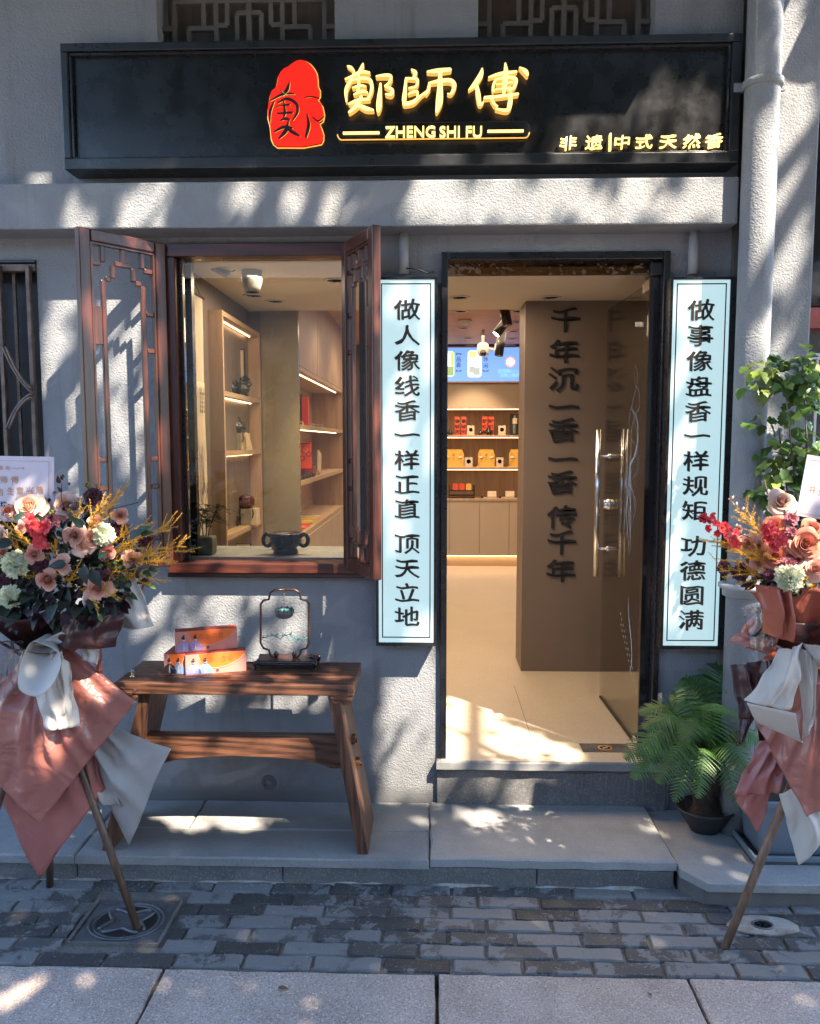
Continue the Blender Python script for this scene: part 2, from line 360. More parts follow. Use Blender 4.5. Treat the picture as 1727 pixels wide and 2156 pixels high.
def catmull(P,n=6):
    out=[]
    for i in range(len(P)-1):
        p0=P[max(i-1,0)];p1=P[i];p2=P[i+1];p3=P[min(i+2,len(P)-1)]
        for k in range(n):
            t=k/n; out.append(tuple(.5*((2*b)+(-a+c)*t+(2*a-5*b+4*c-d)*t*t+(-a+3*b-3*c+d)*t**3) for a,b,c,d in zip(p0,p1,p2,p3)))
    out.append(tuple(P[-1])); return out
def stroke(m,pts,tr,y0,y1,k=1.0):
    "a brush stroke: centre line with half widths, swept to a rounded outline and given depth; tr maps (x,y) to (X,Z)"
    q=catmull(pts,5); L=[];Rr=[]
    for i,(x,y,wd) in enumerate(q):
        a=q[max(i-1,0)];b=q[min(i+1,len(q)-1)]; dx=b[0]-a[0];dy=b[1]-a[1];h=math.hypot(dx,dy) or 1; wd=max(wd,1)*k
        L.append((x-dy/h*wd,y+dx/h*wd)); Rr.append((x+dy/h*wd,y-dx/h*wd))
    a,b=q[0],q[1]; h=math.hypot(b[0]-a[0],b[1]-a[1]) or 1; s=(a[0]-(b[0]-a[0])/h*a[2]*.7*k,a[1]-(b[1]-a[1])/h*a[2]*.7*k)
    a,b=q[-1],q[-2]; h=math.hypot(b[0]-a[0],b[1]-a[1]) or 1; e=(a[0]-(b[0]-a[0])/h*a[2]*.7*k,a[1]-(b[1]-a[1])/h*a[2]*.7*k)
    # quad strip (safe on tight bends)
    n=len(q); vs=[];
    for Y in (y0,y1):
        for i in range(n): vs.append((*[tr(*L[i])[0]],Y,tr(*L[i])[1])); vs.append((tr(*Rr[i])[0],Y,tr(*Rr[i])[1]))
        vs.append((tr(*s)[0],Y,tr(*s)[1])); vs.append((tr(*e)[0],Y,tr(*e)[1]))
    o=2*n+2; fs=[]
    for b_,fl in ((0,0),(o,1)):
        for i in range(n-1):
            f=(b_+2*i,b_+2*i+1,b_+2*i+3,b_+2*i+2); fs.append(f)
        fs.append((b_+2*n,b_+1,b_)); fs.append((b_+2*n+1,b_+2*n-2,b_+2*n-1))
    nf=len(fs)
    for i in range(n-1):
        fs.append((2*i,2*i+2,o+2*i+2,o+2*i)); fs.append((2*i+1,o+2*i+1,o+2*i+3,2*i+3))
    fs+= [(2*n,0,o,o+2*n),(1,2*n,o+2*n,o+1),(2*n-2,2*n+1,o+2*n+1,o+2*n-2),(2*n+1,2*n-1,o+2*n-1,o+2*n+1)]
    b0=len(s_f:=m.f); m.add(vs,fs)
    return b0,nf
# ================================================================ ground
GY=W(900,2046,Z=0).y; SY=W(900,1862,Z=0).y      # granite edge, foot of the step
ZS=W(900,1690,Y=0).z                             # height of the step
street=MB(); street.box((-40,-60,-.30),(40,0.0,-.06)); street.build('street',K['mortar'],None,kind='structure',label='grey stone street bed below the paving')
gp=bpy.data.objects.new('granite_pavement',None); C.objects.link(gp); WL[gp.name]=Vector((0,GY,0)); gp.location=(0,GY,0); gp['kind']='structure'
gj=[-3.6,-2.35,W(345,2037,Z=0).x,W(920,2050,Z=0).x,W(1450,2060,Z=0).x,W(1450,2060,Z=0).x+1.0,3.9]
def slab_mesh(m,x0,x1,y0,y1,z0,z1,r,j=.003,nx=None):
    "stone slab with a softly worn, slightly wavering arris"
    L=[]; 
    def edge(a,b,k):
        n=max(2,int((Vector(b)-Vector(a)).length/.06)); nv=Vector((b[1]-a[1],-(b[0]-a[0]),0)).normalized()
        return [Vector((*a,0)).lerp(Vector((*b,0)),i/n)+nv*(r.uniform(-j,j) if i else 0) for i in range(n)]
    P=edge((x0,y0),(x1,y0),0)+edge((x1,y0),(x1,y1),1)+edge((x1,y1),(x0,y1),2)+edge((x0,y1),(x0,y0),3)
    c=Vector(((x0+x1)/2,(y0+y1)/2,0)); n=len(P); e=.006
    ins=[p+(c-p).normalized()*e*1.3 for p in P]
    vs=[Vector((p.x,p.y,z0)) for p in P]+[Vector((p.x,p.y,z1-e)) for p in P]+[Vector((p.x,p.y,z1+r.uniform(-.0007,.0007))) for p in ins]
    fs=[(i,(i+1)%n,n+(i+1)%n,n+i) for i in range(n)]+[(n+i,n+(i+1)%n,2*n+(i+1)%n,2*n+i) for i in range(n)]+[tuple(2*n+i for i in range(n))]
    m.add(vs,fs)
g2=random.Random(3)
rows=[(GY-.006,GY-1.05)]+[(GY-1.056-1.25*i,GY-2.30-1.25*i) for i in range(5)]
for ri,(ya,yb) in enumerate(rows):
    js=gj if ri==0 else [x+(.45 if ri%2 else 0) for x in gj]
    for i in range(len(js)-1):
        m=MB(); g=.006 if (ri==0 and i in(2,3)) else .0035
        slab_mesh(m,js[i]+g,js[i+1]-g,yb,ya,-.06,.0+g2.uniform(-.002,.002),g2,.003); m.build('granite_slab',K['granite'],gp)
far=MB(); far.box((-40,-60,-.055),(40,rows[-1][1]-.01,-.002)); far.build('distant_paving',K['granite'],None,kind='structure')
# bricks laid in running bond
bp=bpy.data.objects.new('brick_pavement',None); C.objects.link(bp); WL[bp.name]=Vector((0,SY,0)); bp.location=(0,SY,0); bp['kind']='structure'
NR=7; RH=(SY-GY)/NR; BLN=.222
def brick_mesh(seed,L,Wd,H=.05):
    r=random.Random(seed); m=MB(); n=7; P=[]
    def e(a,b,k,am):
        d=Vector(b)-Vector(a); nv=Vector((d.y,-d.x)).normalized()
        return [Vector(a)+d*(i/k)+nv*(r.uniform(-am,am*.3) if i else -am) for i in range(k)]
    P=e((-L/2,-Wd/2),(L/2,-Wd/2),6,.0035)+e((L/2,-Wd/2),(L/2,Wd/2),3,.003)+e((L/2,Wd/2),(-L/2,Wd/2),6,.0035)+e((-L/2,Wd/2),(-L/2,-Wd/2),3,.003)
    k=len(P); ins=[p*.985-p.normalized()*.003 for p in P]
    vs=[(p.x,p.y,-H) for p in P]+[(p.x,p.y,-.007) for p in P]+[(p.x,p.y,r.uniform(-.0015,.001)) for p in ins]
    m.add(vs,[(i,(i+1)%k,k+(i+1)%k,k+i) for i in range(k)]+[(k+i,k+(i+1)%k,2*k+(i+1)%k,2*k+i) for i in range(k)]+[tuple(2*k+i for i in range(k))])
    o=m.build('brick',K['brick'],None,origin=(0,0,0)); me=o.data; bpy.data.objects.remove(o); return me
bms=[brick_mesh(i,BLN-.007,RH-.006) for i in range(8)]; hms=[brick_mesh(20+i,BLN*.5-.007,RH-.006) for i in range(4)]
mc=[W(207,1895,Z=0),W(389,1892,Z=0),W(332.5,1988,Z=0),W(134,1988,Z=0)]
MX0,MX1=(mc[0].x+mc[3].x)/2,(mc[1].x+mc[2].x)/2; MY1,MY0=(mc[0].y+mc[1].y)/2,(mc[2].y+mc[3].y)/2
BX0=-2.6
def put_brick(x,y,full=True,cut=1.0):
    me=g2.choice(bms if full else hms); o=inst('brick',me,bp,(x,y,.0+g2.uniform(-.004,.002)),Quaternion((0,0,1),g2.uniform(-.008,.008))@Quaternion((1,0,0),g2.uniform(-.012,.012)),(cut,1,1)); return o
for r_ in range(NR):
    y=GY+RH*(r_+.5); off=(r_%2)*BLN*.5+g2.uniform(-.012,.012); x=BX0+off
    while x<2.7:
        x0,x1=x,x+BLN
        if y+RH*.3>MY0-.02 and y-RH*.3<MY1+.02 and x1>MX0-.012 and x0<MX1+.012:
            if x0<MX0-.06: c=(MX0-.012-x0)/BLN; put_brick((x0+MX0-.012)/2,y,True,c)
            if x1>MX1+.06: put_brick((MX1+.012+x1)/2,y,True,(x1-MX1-.012)/BLN)
        else: put_brick(x+BLN/2,y)
        x+=BLN
m=MB(); m.box((-2.7,GY+.001,-.058),(2.8,SY+.05,-.010)); m.build('brick_joint_mortar',K['mortar'],bp)
# mortar fillet along the foot of the step
XR=W(1435,1840,Z=ZS-.01).x
m=MB(); fr=random.Random(5); N=90
xs=[-2.6+(XR+2.6)*i/N for i in range(N+1)]; wv=[SY-.012-.018*noise.noise(Vector((x*5,0,0)))-.012*noise.noise(Vector((x*17,3,0))) for x in xs]
vs=[];
for x,y in zip(xs,wv): vs+= [(x,y+.004,-.006),(x,y+.014,.006),(x,SY+.024,.016)]
m.add(vs,[(3*i+k,3*i+3+k,3*i+4+k,3*i+1+k) for i in range(N) for k in (0,1)]); m.build('mortar_fillet',K['lime'],bp)
# ---------------------------------------------------------------- step
st=bpy.data.objects.new('front_step',None); C.objects.link(st); st.location=(0,SY,0); WL[st.name]=Vector((0,SY,0)); st['kind']='structure'
FY=W(500,1806,Z=ZS).y; TH=.034
fj=[-2.7,W(165,1880,Y=SY).x,W(596,1880,Y=SY).x,W(1130,1880,Y=SY).x,XR-.004]
for i in range(4):
    m=MB(); m.box((fj[i]+.002,FY+.02,-.03),(fj[i+1]-.002,-.05,ZS-TH-.004)); m.build('riser_stone',K['kerbstone'],st,bevel=.004)
XM=W(905,1760,Z=ZS).x
m=MB(); slab_mesh(m,-2.7,W(165,1880,Y=SY).x,FY,-.004,ZS-TH,ZS,g2,.0015); m.build('step_slab',K['bluestone'],st)
xa=W(160,1800,Z=ZS).x; xb=W(430,1690,Z=ZS).x; yb=W(430,1745,Z=ZS).y
m=MB(); slab_mesh(m,W(165,1880,Y=SY).x+.003,XM-.002,FY,yb,ZS-TH,ZS,g2,.0015); m.build('step_slab',K['bluestone'],st)
m=MB(); slab_mesh(m,W(165,1880,Y=SY).x+.003,xb-.003,yb+.004,-.004,ZS-TH,ZS-.001,g2,.0015); m.build('step_slab',K['bluestone'],st)
m=MB(); slab_mesh(m,xb+.003,XM-.002,yb+.004,-.004,ZS-TH,ZS,g2,.0015); m.build('step_slab',K['bluestone'],st)
m=MB(); slab_mesh(m,XM+.002,XR,FY+.01,-.004,ZS-TH+.004,ZS+.005,g2,.004); m.build('step_slab',K['bluestone'],st)
# side step at the right, lower
ZR=ZS-.015; RY=W(1600,1862,Z=ZR).y
rs=bpy.data.objects.new('side_step',None); C.objects.link(rs); rs.location=(XR+.4,RY,0); WL[rs.name]=Vector(rs.location); rs['kind']='structure'
m=MB(); a=W(1490,1856,Z=ZR); b=W(1398,1727,Z=ZR)
P=[(a.x,RY),(2.9,RY),(2.9,-.004),(XR+.01,-.004),(XR+.008,FY)]
m.prism([(x,y,ZR-.035) for x,y in P],(0,0,.035)); m.build('step_slab',K['bluestone'],rs,bevel=.004)
m=MB(); P=[(a.x-.01,RY+.02),(2.9,RY+.02),(2.9,-.01),(XR+.015,-.01),(XR+.012,FY)]
m.prism([(x,y,-.03) for x,y in P],(0,0,ZR-.005)); m.build('riser_stone',K['oldplaster'],rs)
# ---------------------------------------------------------------- manhole and drain
t=thing('manhole_cover','square cast iron manhole cover with ring of slots, under the wooden pole','manhole cover',((MX0+MX1)/2,(MY0+MY1)/2,-.02))
cx,cy=(MX0+MX1)/2,(MY0+MY1)/2; e=.008
m=MB(); 
for a,b in (((MX0,MY0),(MX1,MY0+e)),((MX0,MY1-e),(MX1,MY1)),((MX0,MY0+e),(MX0+e,MY1-e)),((MX1-e,MY0+e),(MX1,MY1-e))): m.box((*a,-.03),(*b,.003))
m.build('frame',K['mortar'],t)
m=MB(); m.box((MX0+e+.004,MY0+e+.004,-.03),(MX1-e-.004,MY1-e-.004,-.004)); m.build('plate',K['iron'],t,bevel=.002)
rx=(MX1-MX0)*.40; ry=(MY1-MY0)*.40
for kname,r0,r1,h in (('outer_ring',.98,1.06,.006),('inner_ring',.86,.93,.004)):
    m=MB(); m.lathe((cx,cy,-.0045),[(rx*r0,0),(rx*(r0+.01),h),(rx*(r1-.01),h),(rx*r1,0)],40,sy=ry/rx); m.build(kname,K['iron'],t)
m=MB(); 
for k in range(4):
    a0=k*math.pi/2+math.pi/2; n=10; P=[]
    for i in range(n+1): a=a0-.62+1.24*i/n; P.append((cx+rx*.82*math.cos(a),cy+ry*.82*math.sin(a)))
    for i in range(n+1): a=a0+.62-1.24*i/n; q=.82-.36*math.cos((a-a0)/.62*math.pi/2); P.append((cx+rx*q*math.cos(a),cy+ry*q*math.sin(a)))
    P=[p for i,p in enumerate(P) if i not in (n+1,2*n+1)]
    m.prism([(x,y,-.0035) for x,y in P],(0,0,.0012))
m.build('slot_recess',K['ink'],t)
m=MB()
for k in range(4):
    a0=k*math.pi/2+math.pi/2; n=12; pts=[]
    for i in range(n+1): a=a0-.66+1.32*i/n; q=.80-.40*math.cos((a-a0)/.66*math.pi/2); pts.append((cx+rx*q*math.cos(a),cy+ry*q*math.sin(a),-.001))
    m.tube(pts,.006,6)
m.build('slot_rim',K['iron'],t)
c=W(1606,1949,Z=.001)
t=thing('floor_drain','small round floor drain in a patch of pale mortar near the side step','drain',(c.x,c.y,0))
m=MB(); N=26; m.prism([(c.x+.12*math.cos(a)*(1+.2*noise.noise(Vector((a,0,1)))),c.y+.055*math.sin(a)*(1+.2*noise.noise(Vector((a,2,1)))),-.001) for a in [6.283*i/N for i in range(N)]],(0,0,.005)); m.build('mortar_patch',K['lime'],t)
m=MB(); m.lathe((c.x,c.y,.004),[(.0,0),(.028,0),(.031,.004),(.036,.003),(.038,0)],24,sy=.75); m.build('rim',K['iron'],t)
m=MB()
for k in range(8): a=k*math.pi/4; m.bar((c.x+.008*math.cos(a),c.y+.006*math.sin(a),.006),(c.x+.026*math.cos(a),c.y+.019*math.sin(a),.006),.004,.003)
m.build('slot',K['ink'],t)
# ================================================================ facade
fac=thing('shop_building','grey stucco shop front with a deep lintel beam and carved panels above the sign','building',(0,0,ZS))
def wallsheet(m,x0,x1,z0,z1,y,holes,depth):
    xs=sorted({x0,x1,*[h[0] for h in holes],*[h[1] for h in holes]}); zs=sorted({z0,z1,*[h[2] for h in holes],*[h[3] for h in holes]})
    xs=[x for x in xs if x0<=x<=x1]; zs=[z for z in zs if z0<=z<=z1]
    for i in range(len(xs)-1):
        for j in range(len(zs)-1):
            a,b,c_,d=xs[i],xs[i+1],zs[j],zs[j+1]; mx,mz=(a+b)/2,(c_+d)/2
            if any(h[0]<mx<h[1] and h[2]<mz<h[3] for h in holes): continue
            m.add([(a,y,c_),(b,y,c_),(b,y,d),(a,y,d)],[(0,1,2,3)]); m.add([(a,y+depth,c_),(a,y+depth,d),(b,y+depth,d),(b,y+depth,c_)],[(0,1,2,3)])
    for h in holes:
        a,b,c_,d=h; Y=y+depth
        m.add([(a,y,c_),(a,y,d),(a,Y,d),(a,Y,c_)],[(0,1,2,3)]); m.add([(b,y,c_),(b,Y,c_),(b,Y,d),(b,y,d)],[(0,1,2,3)])
        m.add([(a,y,d),(b,y,d),(b,Y,d),(a,Y,d)],[(0,1,2,3)]); m.add([(a,y,c_),(a,Y,c_),(b,Y,c_),(b,y,c_)],[(0,1,2,3)])
    m.add([(x0,y,z1),(x1,y,z1),(x1,y+depth,z1),(x0,y+depth,z1)],[(0,1,2,3)])
YB=-.14                                              # beam face
ZB0=W(863,476,Y=YB).z; ZB1=W(863,378,Y=YB).z
XE=W(1556,420,Y=YB).x
GR=(W(-60,700,Y=0).x,W(83,700,Y=0).x,W(90,1250,Y=0).z,W(60,547,Y=0).z)      # grille window at the left
WN=(W(350,800,Y=0).x,W(757,800,Y=0).x,W(560,1203,Y=0).z,W(560,518,Y=0).z)   # window
DX0,DX1=W(929,1000,Y=0).x,W(1398,1000,Y=0).x
ZF=W(1000,1599,Y=-.02).z                                                       # shop floor
ZD=W(1160,532,Y=0).z
m=MB(); wallsheet(m,-3.0,XE+.03,0,ZB0+.03,0,[GR,WN,(DX0,DX1,ZF-.10,ZD)],.14); m.build('front_wall',K['stucco'],fac,recalc=False)
m=MB(); m.box((-3.0,YB,ZB0),(XE,.14,ZB1)); m.build('lintel_beam',K['stucco'],fac,bevel=.006)
YU=-.04; LT=[(W(330,40,Y=YU).x,W(705,40,Y=YU).x),(W(1007,40,Y=YU).x,W(1380,40,Y=YU).x)]; ZL0=W(500,80,Y=YU).z-.06; ZTOP=4.9
m=MB(); wallsheet(m,-3.0,XE+.03,ZB1-.002,ZTOP,YU,[(a,b,ZL0,ZL0+.62) for a,b in LT],.2); m.build('upper_wall',K['stucco'],fac,recalc=False)
# lattice panels (fret pattern) in the two upper openings
fm=random.Random(2)
fret=[[(0,.0),(.30,0),(.30,.42),(.62,.42),(.62,0)],[(.14,.0),(.14,.75),(.48,.75),(.48,.42)],[(0,.42),(.14,.42)],[(.62,.2),(.86,.2),(.86,.6),(1,.6)],[(.48,.75),(1,.75)],[(.30,.2),(.62,.2)],[(.75,.75),(.75,.45),(.62,.45)],[(.30,.75),(.30,1)],[(.75,.75),(.75,1)],[(0,1),(1,1)],[(.62,.42),(.62,.75)]]
for li,(a,b) in enumerate(LT):
    z0,z1=ZL0,ZL0+.62
    o=qbox('dark_recess',(a,YU+.14,z0),(b,YU+.15,z1),K['darkwall'],fac)
    m=MB(); hw=(b-a)/2; m.box(((a+b)/2-.01,YU+.058,z0),((a+b)/2+.01,YU+.084,z1)); fl_=m.build('fret_lattice',K['oldplaster'],fac)
    for side in (0,1):
        for vert in (0,1):
            for pl in fret:
                P=[((a+hw*x) if not side else (b-hw*x), z0+(z1-z0)/2*(y if not vert else 2-y)) for x,y in pl]
                for p,q in zip(P,P[1:]): 
                    yy=YU+.07+ (0.0015 if abs(p[0]-q[0])<1e-6 else 0)
                    m=MB(); m.bar((p[0],yy,p[1]),(q[0],yy,q[1]),.018,.018,(0,1,0)); m.build('fret_bar',K['oldplaster'],fl_)
# deep eave over the sign (just above the picture)
ez=W(1400,150,Y=-.2).z+.40*1.8
m=MB(); m.box((-3.2,-.60,ez+.0),(XE+.0,.2,ez+.16)); m.build('eave',K['oldplaster'],fac)
m=MB()
for i in range(22): m.tube([(-3.1+i*.235,-.60,ez+.20),(-3.1+i*.235,.2,ez+.42)],.07,8)
m.build('roof_tiles',K['kerbstone'],fac)
# right-hand: cable chase, pier
YP=-.10; PX0=W(1575,500,Y=YP).x; PX1=W(1716,500,Y=YP).x
qbox('cable_chase',(XE+.03,-.03,0),(PX0,.14,ZTOP),K['oldplaster'],fac)
m=MB(); m.box((PX0,YP,0),(PX1,.14,ZTOP)); m.build('pier',K['stucco'],fac,bevel=.008)
m=MB(); m.tube([(XE+.045,-.05,ZB0-.1),(XE+.045,-.05,ZTOP-.3)],.008,8); m.build('cable',K['ink'],fac)
# next building strip at far right, with red frame and pale railing
nb=thing('neighbour_building','slice of the next building at the right edge with a red window frame','building',(PX1+.5,.6,0))
qbox('wall',(PX1-.3,.9,0),(PX1+2,1.1,4.6),K['oldplaster'],nb)
a=W(1718,650,Y=.88); b=W(1718,760,Y=.88)
qbox('window_frame',(PX1-.2,.84,b.z+.16),(PX1+1.4,.9,a.z),M('faded_red_paint',(.35,.07,.05),.5),nb)
qbox('window_glass',(PX1-.2,.86,a.z+.01),(PX1+1.4,.88,a.z+.9),K['tintglass'],nb)
m=MB()
for i in range(24):
    x=PX1-.2+i*.06; m.bar((x,.80,b.z-.55),(x,.80,b.z+.0),.012,.012)
for i in range(10):
    c0=Vector((PX1-.15+i*.12,.80,b.z-.07)); m.tube([c0+Vector((.045*math.cos(k*.698),0,.045*math.sin(k*.698))) for k in range(10)],.006,5)
m.box((PX1-.3,.79,b.z),(PX1+1.4,.82,b.z+.03)); m.build('railing',K['white_plastic'],nb)
qbox('side_wall',(PX1-.06,.141,0),(PX1-.002,6.2,ZTOP),K['stucco'],fac)
alley=MB(); alley.box((PX1+.002,-.004,-.055),(7,3.0,-.004)); alley.build('alley_ground',K['granite'],None,kind='structure')
# doorstep
t=thing('door_step','weathered stone door step with a crumbling joint below the glass door','door step',((DX0+DX1)/2,-.05,ZS))
zt=W(1100,1622,Y=-.03).z
m=MB(); m.box((DX0-.012,-.02,ZS-.02),(DX1+.04,.14,zt-.004)); m.build('riser',K['kerbstone'],t)
m=MB(); slab_mesh(m,DX0-.016,DX1+.03,-.045,.14,zt+.006,ZF,g2,.003); m.build('tread',K['bluestone'],t)
cr=random.Random(12)
for k in range(2):
    m=MB(); N=70; vs=[]
    for i in range(N+1):
        x=DX0-.01+(DX1-DX0+.02)*i/N; z=zt+.004+.006*k; dz=.010+.012*noise.noise(Vector((x*9,k*5,0)))+.004*cr.random()
        vs+=[(x,-.0235-.004*k,z+.004),(x,-.034-.005*noise.noise(Vector((x*23,k,1))),z-dz*.4),(x,-.0215,z-dz-.006)]
    m.add(vs,[(3*i+j,3*i+3+j,3*i+4+j,3*i+1+j) for i in range(N) for j in (0,1)]); m.build('crumbling_mortar',K['oldplaster' if k==0 else 'mortar'],t)
dr=random.Random(44); m=MB()
for k in range(26):
    x=DX0+.55+dr.random()**1.2*.42; z=zt-.012-dr.uniform(0,.03); L=dr.uniform(.03,.12); w_=dr.choice((.0012,.002,.004)); y=-.0206-.0002*k; pts=[(x+dr.uniform(-.001,.001),z-L*i/5) for i in range(6)]
    m.add([(a-w_*(1-.1*i),y,b_) for i,(a,b_) in enumerate(pts)]+[(a+w_*(1-.1*i),y,b_) for i,(a,b_) in enumerate(pts)],[(i,i+1,7+i,6+i) for i in range(5)])
m.build('lime_drips',M('lime_drip_stain',(.17,.165,.16),.9),t,recalc=False)
m=MB()
for k in range(26):
    x=WN[0]+(WN[1]-WN[0])*dr.random(); z=WN[2]-dr.uniform(.0,.006); m.lathe((x,-.001,z),[(0,-.004),(dr.uniform(.006,.02),0),(0,.005)],7,(0,-1,.3),sy=.35)
m.build('plaster_crumbs',K['lime'],fac)
# round vent in the wall under the bench
c=W(565,1845,Y=0) if False else W(566,1648,Y=-.002)
t=thing('wall_vent','small round dark vent cap low on the wall, below the bench stretcher','vent',(c.x,0,c.z-.03))
m=MB(); m.lathe((c.x,0,c.z),[(.0,.010),(.012,.010),(.014,.006),(.022,.006),(.024,.010),(.030,.010),(.033,0)],20,(0,-1,0)); m.build('cap',K['kerbstone'],t)
# downpipe
px=W(1612,10,Y=-.2); PR=.062; pcx=W(1607,150,Y=YP-PR-.015).x; pcy=YP-PR-.015
t=thing('drainpipe','fat grey stucco coated drainpipe running down the pier right of the sign','drainpipe',(pcx,pcy,ZR))
m=MB(); m.tube([(pcx,pcy,ZR),(pcx,pcy,1.5),(pcx,pcy,3),(pcx,pcy,ZTOP)],PR,28); m.build('pipe',K['pipe'],t)
zc=W(1612,162,Y=pcy-PR).z
m=MB(); m.lathe((pcx,pcy,zc-.014),[(PR+.001,0),(PR+.01,.003),(PR+.01,.025),(PR+.001,.028)],28); m.box((pcx-PR-.035,pcy+.02,zc-.016),(pcx-PR-.002,pcy+.035,zc+.016)); m.box((pcx+PR+.002,pcy+.02,zc-.012),(pcx+PR+.03,pcy+.035,zc+.014)); m.build('clamp',K['pipe'],t)
zc=W(1560,1245,Y=pcy-PR).z
m=MB(); m.lathe((pcx,pcy,zc-.03),[(PR+.001,0),(PR+.014,.002),(PR+.016,.028),(PR+.03,.034),(PR+.03,.048),(PR+.001,.05)],28); m.build('collar',K['grey_plastic'],t)
# the two conduits above the couplet light boxes
for px_,lb in ((851,'dark conduit stub above the left couplet light box'),(1461,'dark conduit stub above the right couplet light box')):
    a=W(px_,484,Y=-.03); b=W(px_,578,Y=-.03)
    t=thing('conduit',lb,'conduit',(a.x,-.035,b.z),'conduits above the couplet boxes')
    m=MB(); m.tube([(a.x,-.032,b.z),(a.x,-.032,ZB0)],.019,14); m.build('tube',K['stucco'] if False else K['grey_plastic'],t)
    if px_<1000:
        m=MB(); m.tube([(a.x+.01,-.05,b.z+.02),(a.x+.05,-.06,b.z+.015),(a.x+.09,-.05,b.z+.002),(a.x+.12,-.045,b.z+.006)],.003,6); m.build('cable',K['ink'],t)

# the row of houses across the lane, behind the camera (it shows only as a reflection)
op=thing('opposite_building','pale rendered house front across the lane with dark framed windows','building',(0,-8.5,0))
OW=M('pale_grey_render',(.20,.20,.21),.9,0,.1,2)
m=MB(); m.box((-12,-9.2,0),(12,-8.5,4.0)); m.build('wall',OW,op)
for i in range(7):
    for z in (1.4,): qbox('window',(-10+i*3.1,-8.5,z),(-8.6+i*3.1,-8.44,z+1.4),K['darkwall'],op); qbox('pane',(-9.9+i*3.1,-8.44,z+.1),(-8.7+i*3.1,-8.43,z+1.3),K['tintglass'],op)
m=MB(); m.prism([(-12.3,-8.2,4.0),(-12.3,-9.6,4.0),(-12.3,-9.6,4.7)],(24.6,0,0)); m.build('roof',K['kerbstone'],op)
# ================================================================ casement window
t=thing('casement_window','dark red wooden window with both fretwork leaves swung open, shop visible behind the pane','window',((WN[0]+WN[1])/2,0,WN[2]))
fx0=W(346,700,Y=-.03).x; fx1=W(765,700,Y=-.03).x; gx0=W(372,700,Y=-.03).x; gx1=W(724,700,Y=-.03).x
fz1=W(540,511,Y=-.03).z; gz1=W(540,539,Y=-.03).z; gz0=W(540,1184,Y=-.03).z; fz0=W(540,1207,Y=-.05).z
for a,b,mt in (((fx0,-.035,gz1),(fx1,.06,fz1),'redwood_x'),((fx0,-.06,fz0),(fx1,.06,gz0),'redwood_x'),((fx0,-.034,gz0+.001),(gx0,.06,gz1-.001),'redwood'),((gx1,-.034,gz0+.001),(gx1+.035,.06,gz1-.001),'redwood')):
    qbox('frame_rail',a,b,K[mt],t,bevel=.004)
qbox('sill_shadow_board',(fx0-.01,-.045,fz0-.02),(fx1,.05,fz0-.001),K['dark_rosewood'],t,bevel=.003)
qbox('glazing_bead',(gx0+.001,.010,gz0+.001),(gx0+.016,.04,gz1-.001),K['black_metal'],t)
qbox('glazing_bead',(gx1-.012,.010,gz0+.001),(gx1-.001,.04,gz1-.001),K['black_metal'],t)
qbox('pane',(gx0+.017,.022,gz0+.001),(gx1-.013,.028,gz1-.001),K['glass'],t)
